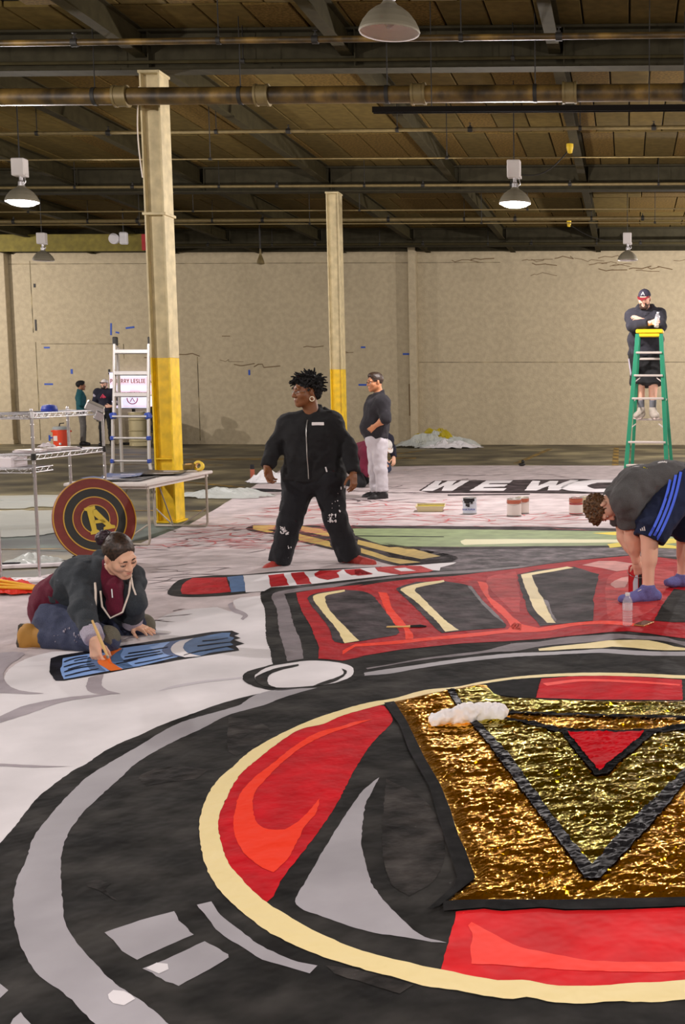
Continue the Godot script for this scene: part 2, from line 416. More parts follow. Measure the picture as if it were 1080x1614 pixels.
func services() -> void:
	var big := pipe_run("roof_drain_pipe", "thick brown drain pipe with couplings crossing in front of the tall column", 4.57, 4.55, -12.4, -14.0, 8.0, 0.088, M.pipe, 1.55, false)
	for x in [-5.35, -3.85, -2.2, -0.62, 1.0, -7.2, -9.0]:
		var g := Geo.new()
		g.tube([Vector3(x - 0.07, 4.562, -12.4), Vector3(x + 0.07, 4.562, -12.4)], 0.106, 16)
		g.tube([Vector3(x - 0.075, 4.562, -12.4), Vector3(x - 0.05, 4.562, -12.4)], 0.114, 16)
		g.tube([Vector3(x + 0.05, 4.562, -12.4), Vector3(x + 0.075, 4.562, -12.4)], 0.114, 16)
		obj("coupling", g, M.pipepale, big)
	pipe_run("sprinkler_pipe", "nearest sprinkler pipe crossing the top of the picture above the thick drain pipe", 4.74, 4.8, -11.2, -14.0, 8.0, 0.03, M.pipe, 2.3, true)
	pipe_run("conduit_pipe", "thin pale conduit on the face of the nearest girder", 4.97, 5.02, -12.7, -14.0, 8.0, 0.018, M.steelbrown, 2.9, false)
	pipe_run("sprinkler_pipe", "sprinkler pipe with upright heads just behind the thick drain pipe", 4.84, 4.9, -15.5, -16.0, 8.0, 0.024, M.pipepale, 2.4, true)
	pipe_run("conduit_pipe", "thin bright conduit at the height of the lit lamps' boxes", 4.49, 4.46, -15.3, -16.0, 8.0, 0.01, M.pipepale, 3.1, false)
	pipe_run("sprinkler_pipe", "sprinkler pipe running along the top of the second column", 4.93, 4.94, -20.0, -18.0, 8.0, 0.024, M.pipepale, 2.5, true)
	pipe_run("conduit_pipe", "thin conduit below the girder of the second column", 4.66, 4.66, -20.9, -18.0, 8.0, 0.012, M.pipepale, 3.0, false)
	pipe_run("sprinkler_pipe", "sprinkler pipe behind the second column over the hall's rear", 4.93, 4.95, -24.0, -20.0, 8.0, 0.04, M.pipepale, 2.6, true)
	pipe_run("conduit_pipe", "thin conduit running over the hall's rear below a sprinkler pipe", 4.55, 4.53, -21.7, -20.0, 8.0, 0.012, M.pipepale, 3.2, false)
	pipe_run("sprinkler_pipe", "farthest sprinkler pipe, close before the back wall", 4.94, 4.94, -28.0, -20.0, 8.0, 0.03, M.steelbrown, 2.6, true)
	# black strut channel
	var g := Geo.new()
	g.box(Vector3(0.4, 4.36, -12.0), Vector3(6.0, 0.012, 0.06))
	g.box(Vector3(0.4, 4.335, -12.03), Vector3(6.0, 0.055, 0.006))
	g.box(Vector3(0.4, 4.335, -11.97), Vector3(6.0, 0.055, 0.006))
	var st := thing("strut_channel", "straight black steel channel hanging under the thick drain pipe", "channel", Vector3(0, -0.03, 0))
	obj("channel", g, M.blacksteel, st)
	for x in [-2.0, 0.2, 2.6]:
		obj("hanger", Geo.new().tube([Vector3(x, 4.36, -12), Vector3(x, 5.39, -12)], 0.005, 5), M.iron, st)
	# lamp flexes with their yellow plugs
	var fx := [[Vector3(-1.36, 4.2, -15), Vector3(-0.75, 4.52, -15.02), "black flex drooping from the glowing lamp in the middle to a yellow plug"], [Vector3(-0.14, 4.45, -23.5), Vector3(-1.2, 4.78, -23.6), "black flex drooping from the small unlit lamp above the ladder to a yellow plug"]]
	for a in fx:
		var t := thing("lamp_flex", a[2], "cable", Vector3.ZERO)
		var pts := []
		for i in 13:
			var u := i / 12.0
			pts.append(a[0].lerp(a[1], u) - Vector3(0, sin(u * PI) * 0.12, 0))
		obj("flex", Geo.new().tube(pts, 0.008, 6), M.iron, t)
		var pl := Geo.new().lathe([Vector2(0, -0.06), Vector2(0.03, -0.05), Vector2(0.045, 0.02), Vector2(0.045, 0.06), Vector2(0, 0.06)], 12, Transform3D(Basis(), a[1]))
		obj("plug", pl, M.ladderyellow, t)
	# small cone reel hanging by the second column, emergency light behind the first
	var cone := thing("hanging_plug", "small brown cone-shaped socket hanging from a pipe, left of the second column", "socket", Vector3(-8.6, 4.4, -27.2))
	obj("cone", Geo.new().lathe([Vector2(0, -0.02), Vector2(0.09, 0.0), Vector2(0.075, 0.08), Vector2(0.03, 0.2), Vector2(0.02, 0.34), Vector2(0, 0.36)], 14), M.pipepale, cone)
	obj("cord", Geo.new().tube([Vector3(0, 0.34, 0), Vector3(0, 0.95, 0)], 0.02, 6), M.iron, cone)
	var em := thing("emergency_light", "white twin-headed emergency light on a bracket left of the tall column", "lamp", Vector3(-11.05, 4.72, -25.2))
	obj("body", Geo.new().box(Vector3(0.1, 0.02, 0), Vector3(0.16, 0.26, 0.12), Basis(), 0.02), M.whiteplastic, em)
	obj("head", Geo.new().lathe([Vector2(0, -0.05), Vector2(0.1, -0.04), Vector2(0.12, 0.03), Vector2(0.05, 0.1), Vector2(0, 0.1)], 16, Transform3D(Basis(Vector3.RIGHT, -1.2), Vector3(-0.1, 0, 0.05))), M.whiteplastic, em)
	obj("bracket", Geo.new().tube([Vector3(0.1, 0.1, 0), Vector3(0.1, 0.66, 0)], 0.012, 6), M.iron, em)

var canvas: Node3D

func smooth_poly(src: Array, soft: int, step: float) -> PackedVector2Array:
	var p := []
	for i in range(0, src.size(), 2):
		var q := Vector2(src[i], src[i + 1])
		if p.is_empty() or q.distance_to(p[-1]) > 0.003:
			p.append(q)
	if p[0].distance_to(p[-1]) < 0.003:
		p.pop_back()
	var m := p.size()
	var corner := []
	for i in m:
		var a: Vector2 = (p[i] - p[(i + m - 1) % m]).normalized()
		var b: Vector2 = (p[(i + 1) % m] - p[i]).normalized()
		corner.append(soft == 0 or a.dot(b) < 0.62)
	var out := PackedVector2Array()
	for i in m:
		var p1: Vector2 = p[i]
		var p2: Vector2 = p[(i + 1) % m]
		var p0: Vector2 = p[(i + m - 1) % m] if not corner[i] else p1 - (p2 - p1)
		var p3: Vector2 = p[(i + 2) % m] if not corner[(i + 1) % m] else p2 + (p2 - p1)
		var len := p1.distance_to(p2)
		var cnt := clampi(int(len / step), 1, 40)
		for k in cnt:
			var u := float(k) / cnt
			# Barry-Goldman free: tangents scaled to this span keep uneven points from overshooting
			var t1 := (p2 - p0) * (len / maxf(len + p1.distance_to(p0), 1e-4))
			var t2 := (p3 - p1) * (len / maxf(len + p2.distance_to(p3), 1e-4))
			var q := p1 * (2 * u * u * u - 3 * u * u + 1) + t1 * (u * u * u - 2 * u * u + u) + p2 * (-2 * u * u * u + 3 * u * u) + t2 * (u * u * u - u * u)
			if k > 0:
				q += Vector2(rng.randf_range(-1, 1), rng.randf_range(-1, 1)) * (0.0022 if step < 0.03 else step * 0.06)
			out.append(q)
	return out

func paint(called: String, m: String, layer: int, soft: int, src: Array) -> void:
	var far: float = src[1]
	var poly := smooth_poly(src, soft, 0.022 if far < 6.2 else (0.05 if far < 9.0 else 0.12))
	var t := Geometry2D.triangulate_polygon(poly)
	if t.is_empty():
		var raw := PackedVector2Array()
		for i in range(0, src.size(), 2):
			raw.append(Vector2(src[i], src[i + 1]))
		poly = raw
		t = Geometry2D.triangulate_polygon(poly)
		if t.is_empty():
			print("no triangles: ", called, " ", src.slice(0, 4))
			return
	var g := Geo.new()
	var y := 0.004 + 0.0009 * layer
	for q in poly:
		g.v.append(Vector3(q.x, y, -q.y))
		g.n.append(Vector3.UP)
	for i in range(0, t.size(), 3):
		var a := g.v[t[i]]
		var b := g.v[t[i + 1]]
		var c := g.v[t[i + 2]]
		if (b - a).cross(c - a).y > 0.0:
			g.idx.append_array([t[i], t[i + 2], t[i + 1]])
		else:
			g.idx.append_array([t[i], t[i + 1], t[i + 2]])
	obj(called, g, M[m], canvas)

var foil_edge := PackedVector2Array()

func foil(called: String, m: String, src: Array, base: float, amp: float = 1.0) -> void:
	# crinkled metallic sheet: a fine grid cut to the outline, raised by sharp-ridged noise that fades out at the edge
	var poly := PackedVector2Array()
	var lo := Vector2(INF, INF)
	var hi := -lo
	for i in range(0, src.size(), 2):
		var q := Vector2(src[i], src[i + 1])
		poly.append(q)
		lo = lo.min(q)
		hi = hi.max(q)
	if foil_edge.is_empty():
		foil_edge = poly
	var rim := foil_edge
	var f := FastNoiseLite.new()
	f.seed = 5
	f.noise_type = FastNoiseLite.TYPE_SIMPLEX
	f.fractal_type = FastNoiseLite.FRACTAL_RIDGED
	f.fractal_octaves = 2
	f.frequency = 1.0
	f.domain_warp_enabled = true
	f.domain_warp_amplitude = 1.3
	f.domain_warp_frequency = 0.5
	var f2 := FastNoiseLite.new()
	f2.seed = 9
	f2.noise_type = FastNoiseLite.TYPE_CELLULAR
	f2.cellular_return_type = FastNoiseLite.RETURN_DISTANCE2_SUB
	f2.frequency = 1.0
	var st := 0.011
	var nx := ceili((hi.x - lo.x) / st)
	var ny := ceili((hi.y - lo.y) / st)
	var inside := PackedByteArray()
	inside.resize((nx + 1) * (ny + 1))
	for j in ny + 1:
		for i in nx + 1:
			inside[j * (nx + 1) + i] = 1 if Geometry2D.is_point_in_polygon(lo + Vector2(i, j) * st, poly) else 0
	var height := func(q: Vector2) -> Vector3:
		var edge := INF
		for k in rim.size():
			edge = minf(edge, q.distance_to(Geometry2D.get_closest_point_to_segment(q, rim[k], rim[(k + 1) % rim.size()])))
		var fade := smoothstep(0.0, 0.06, edge) if Geometry2D.is_point_in_polygon(q, rim) else 0.0
		var w := Vector2(q.x * 2.6 + q.y * 1.2, q.y * 5.2 - q.x * 1.6)
		var h := f.get_noise_2dv(w) * 0.5 + 0.5
		var h2 := f2.get_noise_2dv(Vector2(q.x * 9.0 + h * 2.5, q.y * 17.0 - q.x * 6.0 + h * 2.0)) + 1.0
		return Vector3(q.x, base + amp * fade * (0.016 * h + 0.0045 * h2), -q.y)
	var g := Geo.new()
	var memo := {}
	for j in ny:
		for i in nx:
			var s := inside[j * (nx + 1) + i] + inside[j * (nx + 1) + i + 1] + inside[(j + 1) * (nx + 1) + i] + inside[(j + 1) * (nx + 1) + i + 1]
			if s == 0:
				continue
			var cell := PackedVector2Array([lo + Vector2(i, j) * st, lo + Vector2(i + 1, j) * st, lo + Vector2(i + 1, j + 1) * st, lo + Vector2(i, j + 1) * st])
			var parts: Array = [cell] if s == 4 else Geometry2D.intersect_polygons(cell, poly)
			for c in parts:
				var q := []
				for k in c.size():
					var key: Vector2i = Vector2i((c[k] * 20000.0).round())
					if not memo.has(key):
						memo[key] = height.call(c[k])
					q.append(memo[key])
				for k in range(1, q.size() - 1):
					g.flat(q[0], q[k], q[k + 1], Vector3.UP)
	obj(called, g, M[m], canvas)

func drips(m: String, cx: float, cz: float, rx: float, rz: float, count: int, len: float, dir: Vector2, w: float) -> void:
	var g := Geo.new()
	for i in count:
		var p := Vector2(cx + rng.randf_range(-rx, rx), cz + rng.randf_range(-rz, rz))
		var d := (dir + Vector2(rng.randf_range(-0.7, 0.7), rng.randf_range(-0.7, 0.7))).normalized()
		var n := 5
		var l: float = len * rng.randf_range(0.3, 1.2)
		var prev := p
		var pw := 0.0
		for k in n:
			d = (d + Vector2(rng.randf_range(-0.5, 0.5), rng.randf_range(-0.5, 0.5))).normalized()
			var q := prev + d * l / n
			var nw := w * rng.randf_range(0.3, 1.0) if k < n - 1 else 0.0
			var s := Vector2(-d.y, d.x)
			var y := 0.0063
			g.quad(Vector3(prev.x + s.x * pw, y, -(prev.y + s.y * pw)), Vector3(prev.x - s.x * pw, y, -(prev.y - s.y * pw)), Vector3(q.x - s.x * nw, y, -(q.y - s.y * nw)), Vector3(q.x + s.x * nw, y, -(q.y + s.y * nw)), Vector3.UP)
			prev = q
			pw = nw
	var o := obj("paint_drips", g, M[m], canvas)
	o.set_meta("kind", "stuff")

func banner() -> void:
	canvas = thing("painted_banner", "huge painted canvas banner covering the floor, with a round black, red and gold crest", "banner")
	rng.seed = 77
	paint("canvas_sheet", "canvas", 0, 0, [-6.48,21.47,-3.6,22.47,-1.62,22.53,7.69,22.45,0.855,2.342,-1.495,2.268,-4.975,8.371,-4.794,8.75,-4.68,9.13,-4.56,9.64,-4.77,11.23,-4.86,12.58])
	paint("grey_wash", "greywash", 1, 0, [-2.5,11.2,-2.13,10.94,-1.64,10.91,-0.24,11.04,3.87,11.22,3.28,9.48,-1.907,8.751,-2.17,9.05,-2.04,9.38,-1.86,9.55,-2.07,10.02])
	paint("dark_outline", "wash", 1, 1, [-4.11,12.2,-4.13,12.55,-3.55,12.51,-3,12.52,-2.7,11.54,-2.1,10.8,-1.53,10.19,-1.56,9.67,-1.86,9.55,-2.04,9.72,-2.34,10.13,-2.77,10.61,-3.21,11.13,-3.68,11.72,-3.94,11.92])
	paint("dark_outline", "wash", 1, 0, [-3.14,12.52,-2.01,12.49,-0.97,12.47,0,12.33,4.27,12.4,4.11,11.91,-0.26,11.88,-1.92,11.93,-3.01,12.01])
	paint("dark_outline", "wash", 2, 0, [-2.4,11.07,-2.11,10.85,-1.62,10.82,-0.24,10.95,3.84,11.12,3.79,10.99,-0.24,10.82,-1.6,10.64,-2.08,10.67])
	paint("cloud_field", "white", 1, 1, [-3.262,5.424,-3.099,5.485,-2.999,5.507,-3.116,5.609,-3.244,5.791,-3.323,6.004,-3.343,6.235,-3.289,6.377,-3.089,6.409,-3.027,6.526,-3.023,6.783,-2.953,6.907,-3.012,7.092,-3.065,7.368,-3.05,7.538,-2.967,7.672,-2.824,7.748,-2.676,7.593,-2.688,7.725,-2.79,7.973,-2.786,8.119,-2.654,8.184,-2.555,8.128,-1.66,5.651,-1.65,5.297,-1.753,4.45,-1.772,3.659,-1.762,3.265,-1.78,2.677])
	paint("dark_field", "black", 2, 1, [-2.029,3.228,-2.072,3.617,-2.091,3.721,-2.138,3.924,-2.167,4.057,-2.179,4.351,-2.165,4.426,-2.167,4.585,-2.147,4.703,-2.11,4.828,-2.082,4.959,-1.998,5.181,-1.936,5.331,-1.857,5.455,-1.784,5.531,-1.719,5.526,-1.656,5.672,-1.846,5.907,-1.933,6.116,-2.05,6.447,-2.16,6.725,-2.462,7.65,-2.643,8.126,-2.716,8.432,-2.638,8.555,-2.484,8.579,-2.292,8.778,-2.088,8.966,-1.98,9.07,-1.9,9.2,-1.54,9.37,-1.25,9.48,-0.92,9.71,-0.95,9.51,-0.7,9.78,-0.44,10.02,-0.17,10.22,0.03,10.32,0.29,10.25,3.49,10.1,0.869,2.343,-1.522,2.268])
	paint("pencil_outline", "black", 3, 1, [-3.353,8.215,-3.505,8.74,-3.505,8.911,-3.33,9.08,-3.1,9.13,-2.87,9.3,-2.55,9.43,-2.08,9.58,-1.98,9.09,-2.408,8.658,-2.679,8.48,-2.804,8.277,-2.981,8.158,-3.201,8.125])
	paint("pencil_tip", "red", 4, 1, [-3.336,8.413,-3.421,8.694,-3.45,8.944,-3.193,8.983,-2.931,8.335,-3.021,8.27,-3.157,8.213,-3.259,8.236])
	paint("pencil_band", "slate", 4, 0, [-3.19,9,-3.09,9.08,-2.831,8.365,-2.922,8.308])
	paint("pencil_body", "white", 4, 1, [-3.09,9.08,-2.91,9.17,-2.69,9.29,-2.37,9.41,-2.08,9.55,-2.12,9.52,-1.8,9.66,-1.61,9.78,-1.48,9.84,-1.49,9.73,-1.57,9.54,-1.55,9.37,-1.65,9.41,-1.68,9.29,-1.87,9.14,-2.147,8.931,-2.419,8.696,-2.694,8.526,-2.693,8.369,-2.813,8.312])
	paint("painted_letter", "red", 5, 0, [-2.89,9.09,-2.79,9.18,-2.581,8.624,-2.696,8.544])
	paint("painted_letter", "red", 5, 0, [-2.74,9.21,-2.65,9.27,-2.427,8.696,-2.53,8.654])
	paint("painted_letter", "red", 5, 1, [-2.54,9.18,-2.54,9.33,-2.36,9.39,-2.37,9.23,-2.29,9,-2.351,8.876,-2.439,8.955])
	paint("painted_letter", "red", 5, 1, [-2.35,9.39,-2.23,9.45,-2.06,9.19,-2.22,9.11,-2.29,9.23])
	paint("painted_letter", "red", 5, 0, [-2.26,9.39,-2.17,9.35,-2.06,9.16,-2.16,9.09,-2.19,9.12])
	paint("painted_letter", "rose", 5, 1, [-2.12,9.52,-1.92,9.63,-1.75,9.62,-1.6,9.37,-1.63,9.28,-1.72,9.25,-1.83,9.15,-1.91,9.2,-2.05,9.32])
	paint("letter_counter", "white", 6, 1, [-1.95,9.47,-1.86,9.51,-1.74,9.34,-1.86,9.32])
	paint("frame_band", "grey", 3, 1, [-2.595,8.257,-2.529,8.457,-2.272,8.701,-1.958,8.991,-1.88,9.09,-1.53,9.33,-1.25,9.45,-0.91,9.66,-0.9,9.56,-1.23,9.3,-1.58,9.15,-1.853,8.977,-2.108,8.766,-2.231,8.54,-2.426,8.378,-2.51,8.259,-2.315,7.731,-2.147,7.23,-1.958,6.732,-1.801,6.245,-1.872,6.182,-2.008,6.558,-2.157,6.969,-2.379,7.652])
	paint("stadium_wall", "red", 4, 0, [-2.437,8.306,-2.35,8.444,-2.231,8.54,-2.024,8.689,-2.064,8.579,-1.927,8.757,-1.672,8.983,-1.39,9.1,-1.17,9.31,-0.9,9.52,-0.7,9.74,-0.44,9.98,-0.17,10.16,0.03,10.28,0.28,10.19,0.45,10.05,3.47,10.02,2.374,6.81,0.346,6.834,0.234,6.898,0.129,6.972,0.003,7.029,-0.114,7.002,-0.211,6.952,-0.353,6.879,-0.538,6.784,-0.676,6.736,-0.799,6.702,-0.974,6.655,-1.14,6.569,-1.302,6.484,-1.413,6.384,-1.521,6.287,-1.478,6.306,-1.571,6.202,-1.719,6.248,-1.783,6.51,-1.996,7.102,-2.186,7.583,-2.325,7.969])
	paint("pink_wash", "rose", 5, 1, [-0.15,9.13,-0.1,9.33,0,9.46,0.24,9.55,0.38,9.38,0.29,8.619,0.199,7.848,0.086,7.509,-0.028,7.374,-0.121,7.397,-0.162,8.333])
	paint("pink_wash", "rose", 5, 1, [-1.11,9.04,-0.92,9.35,-0.89,9.16,-0.838,8.652,-0.775,8.199,-0.717,7.572,-0.757,7.571,-0.888,8.014,-0.996,8.381])
	paint("pale_scuff", "pale", 6, 1, [-0.39,9.7,-0.25,9.94,-0.11,9.94,0.06,9.79,0.11,9.54,0,9.46,-0.09,9.37,-0.21,9.53])
	paint("pale_scuff", "pale", 6, 1, [-0.131,8.749,-0.05,9.05,0.03,9.13,-0.021,8.61,-0.093,8.572])
	paint("light_strip", "orange", 5, 1, [-1.599,6.615,-1.432,6.682,-1.267,6.772,-1.01,6.91,-0.745,7.054,-0.73,7.275,-0.554,7.107,-0.323,7.288,-0.12,7.345,0.084,7.25,0.143,7.178,-0.017,7.197,-0.159,7.242,-0.318,7.188,-0.507,7.013,-0.699,6.96,-0.735,6.963,-0.909,6.848,-1.168,6.732,-1.331,6.632,-1.582,6.547,-1.606,6.344,-1.629,6.433])
	paint("light_strip", "orange", 5, 1, [-1.84,8.354,-1.772,8.324,-1.617,7.761,-1.432,7.245,-1.305,6.879,-1.285,6.771,-1.327,6.749,-1.414,7.103,-1.501,7.195,-1.669,7.76])
	paint("light_strip", "orange", 5, 1, [-1.17,8.852,-1.09,8.784,-0.995,8.192,-0.869,7.841,-0.742,7.416,-0.681,7.245,-0.661,7.025,-0.711,7.055,-0.772,7.315,-0.932,7.839,-1.083,8.443])
	paint("arch_window", "wash", 6, 1, [-2.292,8.094,-2.277,8.293,-2.126,8.442,-1.95,8.366,-1.8,8.11,-1.808,8.105,-1.624,7.597,-1.402,6.942,-1.406,6.867,-1.498,6.777,-1.61,6.664,-1.676,6.625,-1.735,6.669,-1.874,7.074,-2.043,7.478])
	paint("window_edge", "cream", 7, 1, [-2.254,8.095,-2.263,8.241,-2.108,8.433,-2.088,8.361,-2.177,8.209,-2.155,8.057,-2.054,7.739,-1.873,7.307,-1.754,7.045,-1.593,6.697,-1.664,6.625,-1.82,7.043,-1.991,7.444,-2.148,7.814])
	paint("arch_window", "wash", 6, 1, [-1.736,8.522,-1.639,8.802,-1.42,8.845,-1.214,8.654,-1.054,8.129,-0.906,7.62,-0.766,7.17,-0.769,7.099,-1.023,6.999,-1.135,6.928,-1.178,7.017,-1.284,7.299,-1.545,7.993,-1.7,8.391])
	paint("window_edge", "cream", 7, 1, [-1.697,8.49,-1.603,8.732,-1.438,8.887,-1.42,8.809,-1.589,8.527,-1.582,8.428,-1.491,8.176,-1.344,7.77,-1.23,7.452,-1.131,7.206,-1.046,7.022,-1.122,6.965,-1.199,7.204,-1.29,7.45,-1.524,8.053,-1.66,8.36])
	paint("pale_scuff", "grey", 7, 1, [-1.216,8.626,-1.187,8.627,-1.054,8.129,-0.946,7.782,-0.817,7.364,-0.789,7.241,-0.894,7.514,-0.978,7.781,-1.095,8.189])
	paint("arch_window", "wash", 6, 0, [-0.89,9.18,-0.75,9.43,-0.45,9.61,-0.42,9.55,-0.23,9.22,-0.239,8.673,-0.245,8.201,-0.223,7.342,-0.422,7.234,-0.552,7.156,-0.65,7.54,-0.805,8.515])
	paint("window_edge", "cream", 7, 0, [-0.86,9.18,-0.51,9.61,-0.45,9.54,-0.77,9.15,-0.721,8.803,-0.569,7.883,-0.459,7.258,-0.514,7.256,-0.632,7.707,-0.751,8.449])
	paint("pale_scuff", "grey", 7, 1, [-0.601,8.095,-0.563,8.034,-0.506,7.599,-0.458,7.335,-0.471,7.293,-0.52,7.571])
	paint("dark_corner", "black", 6, 0, [0.172,7.354,0.232,7.849,0.347,8.552,0.427,8.486,2.947,8.497,2.558,7.353,0.369,7.309,0.288,7.307])
	paint("grey_band", "grey", 3, 1, [-1.405,6.041,-1.313,6.113,-1.156,6.261,-0.986,6.378,-0.817,6.48,-0.67,6.671,-0.533,6.718,-0.352,6.857,-0.19,6.916,-0.065,6.957,0.061,6.915,0.223,6.866,0.342,6.746,2.337,6.702,2.301,6.597,0.336,6.626,0.266,6.722,0.173,6.784,0.079,6.803,-0.026,6.822,-0.148,6.752,-0.296,6.691,-0.479,6.613,-0.599,6.506,-0.65,6.464,-0.768,6.442,-0.929,6.342,-1.088,6.263,-1.237,6.151,-1.39,6.014])
	paint("cream_band", "cream", 4, 1, [-0.514,6.529,-0.43,6.586,-0.249,6.676,-0.11,6.766,-0.016,6.778,0.126,6.774,0.227,6.678,0.333,6.576,2.294,6.577,2.276,6.524,0.33,6.515,0.212,6.511,0.122,6.529,0.04,6.567,-0.089,6.596,-0.144,6.561,-0.29,6.536,-0.424,6.491,-0.505,6.477])
	paint("grey_band", "lightgrey", 3, 1, [-1.39,5.94,-1.328,5.992,-1.147,6.118,-0.997,6.23,-0.841,6.326,-0.645,6.416,-0.467,6.45,-0.288,6.496,-0.143,6.541,-0.015,6.516,0.121,6.488,0.22,6.483,2.267,6.496,2.24,6.417,0.164,6.379,-0.015,6.404,-0.141,6.44,-0.284,6.416,-0.461,6.371,-0.636,6.326,-0.829,6.235,-0.984,6.141,-1.131,6.032,-1.249,5.925,-1.375,5.875])
	paint("oval_outline", "black", 3, 1, [-2.004,5.834,-2.017,5.947,-1.968,6.043,-1.906,6.142,-1.756,6.231,-1.565,6.177,-1.467,6.059,-1.396,5.876,-1.414,5.743,-1.5,5.698,-1.638,5.61,-1.742,5.566,-1.856,5.624,-1.955,5.726])
	paint("oval_lamp", "white", 4, 1, [-1.939,5.827,-1.95,5.949,-1.927,6.059,-1.856,6.129,-1.758,6.196,-1.623,6.175,-1.51,6.096,-1.459,5.988,-1.44,5.852,-1.479,5.741,-1.53,5.688,-1.626,5.643,-1.748,5.619,-1.848,5.666])
	paint("oval_crescent", "black", 5, 1, [-1.93,5.805,-1.924,5.904,-1.873,6.032,-1.792,6.111,-1.78,6.068,-1.845,5.976,-1.873,5.883,-1.855,5.773,-1.811,5.667,-1.756,5.61,-1.843,5.649])
	paint("oval_crescent", "black", 5, 1, [-1.533,6.023,-1.501,5.987,-1.479,5.918,-1.488,5.775,-1.522,5.697,-1.586,5.653,-1.555,5.739,-1.512,5.827,-1.495,5.918])
	paint("grey_arc", "lightgrey", 3, 1, [-1.557,5.625,-1.699,5.6,-1.774,5.565,-1.826,5.463,-1.841,5.291,-1.872,5.237,-2.012,4.99,-2.051,4.664,-2.086,4.302,-2.069,4.106,-2.039,3.917,-1.99,3.685,-1.916,3.488,-1.861,3.325,-1.783,3.163,-1.695,3.015,-1.566,2.835,-1.481,2.748,-1.4,2.686,-1.309,2.598,-1.244,2.538,-1.156,2.445,-0.963,2.451,-1.07,2.544,-1.198,2.661,-1.289,2.732,-1.384,2.829,-1.492,2.945,-1.578,3.059,-1.684,3.254,-1.788,3.458,-1.869,3.651,-1.921,3.867,-1.942,4.064,-1.951,4.231,-1.967,4.465,-1.928,4.728,-1.889,4.871,-1.867,4.971,-1.834,5.128,-1.716,5.314,-1.684,5.409,-1.617,5.537])
	paint("white_touch", "white", 4, 1, [-1.284,2.679,-1.28,2.7,-1.251,2.696,-1.208,2.661,-1.222,2.63,-1.253,2.639])
	paint("grey_patch", "lightgrey", 3, 1, [-1.631,2.754,-1.58,2.723,-1.542,2.692,-1.543,2.656,-1.567,2.64])
	paint("grey_patch", "lightgrey", 3, 1, [-1.451,2.526,-1.461,2.564,-1.458,2.593,-1.398,2.534,-1.366,2.492,-1.427,2.472])
	paint("cream_ring", "cream", 4, 1, [1.988,5.951,0.302,5.932,0.111,5.96,-0.127,5.977,-0.364,5.95,-0.594,5.87,-0.757,5.758,-0.859,5.664,-1.009,5.594,-1.125,5.442,-1.238,5.357,-1.336,5.225,-1.409,5.103,-1.481,4.924,-1.521,4.79,-1.553,4.647,-1.565,4.513,-1.563,4.4,-1.569,4.344,-1.567,4.218,-1.532,4.009,-1.481,3.819,-1.413,3.647,-1.333,3.472,-1.242,3.314,-1.17,3.218,-1.103,3.139,-1.014,3.043,-0.89,2.942,-0.8,2.883,-0.732,2.849,-0.652,2.81,-0.576,2.778,-0.513,2.746,-0.423,2.727,-0.352,2.702,-0.278,2.689,-0.246,2.7,-0.194,2.681,-0.105,2.673,-0.028,2.686,0.06,2.684,0.144,2.7,0.943,2.732,0.975,2.829,0.149,2.795,0.085,2.782,0.005,2.774,-0.063,2.761,-0.143,2.756,-0.2,2.762,-0.264,2.782,-0.327,2.778,-0.387,2.795,-0.443,2.817,-0.48,2.829,-0.55,2.854,-0.634,2.888,-0.729,2.935,-0.818,2.996,-0.907,3.067,-0.987,3.142,-1.07,3.221,-1.15,3.32,-1.218,3.416,-1.259,3.475,-1.328,3.613,-1.401,3.782,-1.439,3.903,-1.475,4.094,-1.491,4.192,-1.505,4.334,-1.496,4.501,-1.482,4.665,-1.462,4.824,-1.432,4.926,-1.36,4.997,-1.311,5.124,-1.233,5.24,-1.165,5.32,-1.11,5.369,-0.994,5.509,-0.854,5.629,-0.751,5.713,-0.589,5.819,-0.36,5.887,-0.125,5.909,0.11,5.892,0.299,5.861,1.967,5.885])
	paint("red_segment", "brightred", 3, 1, [-1.181,5.319,-1.152,5.308,-1.06,5.06,-1.063,4.937,-1.08,4.74,-1.073,4.388,-1.047,3.968,-1.046,3.695,-1.055,3.371,-1.044,3.244,-1.052,3.206,-1.091,3.243,-1.15,3.32,-1.218,3.416,-1.262,3.474,-1.33,3.613,-1.403,3.782,-1.44,3.903,-1.475,4.094,-1.493,4.197,-1.507,4.342,-1.499,4.509,-1.485,4.674,-1.464,4.831,-1.435,4.936,-1.363,5.008,-1.313,5.135,-1.235,5.251])
	paint("orange_swirl", "orange", 4, 1, [-1.155,5.082,-1.215,4.984,-1.3,4.846,-1.359,4.668,-1.383,4.461,-1.388,4.246,-1.379,4.097,-1.332,3.937,-1.273,3.809,-1.219,3.76,-1.165,3.761,-1.139,3.835,-1.13,3.943,-1.125,4.062,-1.1,3.922,-1.104,3.794,-1.086,3.598,-1.082,3.507,-1.096,3.412,-1.141,3.444,-1.223,3.539,-1.29,3.649,-1.343,3.766,-1.395,3.935,-1.433,4.095,-1.439,4.27,-1.419,4.46,-1.397,4.667,-1.348,4.878,-1.271,4.965,-1.227,5.037])
	paint("grey_fin", "lightgrey", 3, 1, [-0.957,4.298,-0.951,4.159,-0.944,4.017,-0.911,3.821,-0.87,3.624,-0.822,3.48,-0.768,3.332,-0.691,3.195,-0.608,3.07,-0.552,3.005,-0.486,2.974,-0.529,2.977,-0.608,3.003,-0.714,3.033,-0.84,3.104,-0.962,3.194,-0.979,3.374,-0.986,3.583,-0.991,3.839,-0.99,4.038,-0.982,4.183])
	paint("grey_block", "lightgrey", 3, 0, [-1.441,3.004,-1.375,3.079,-1.3,3.139,-1.265,3.082,-1.19,2.999,-1.24,2.929,-1.286,2.855,-1.347,2.901,-1.397,2.961])
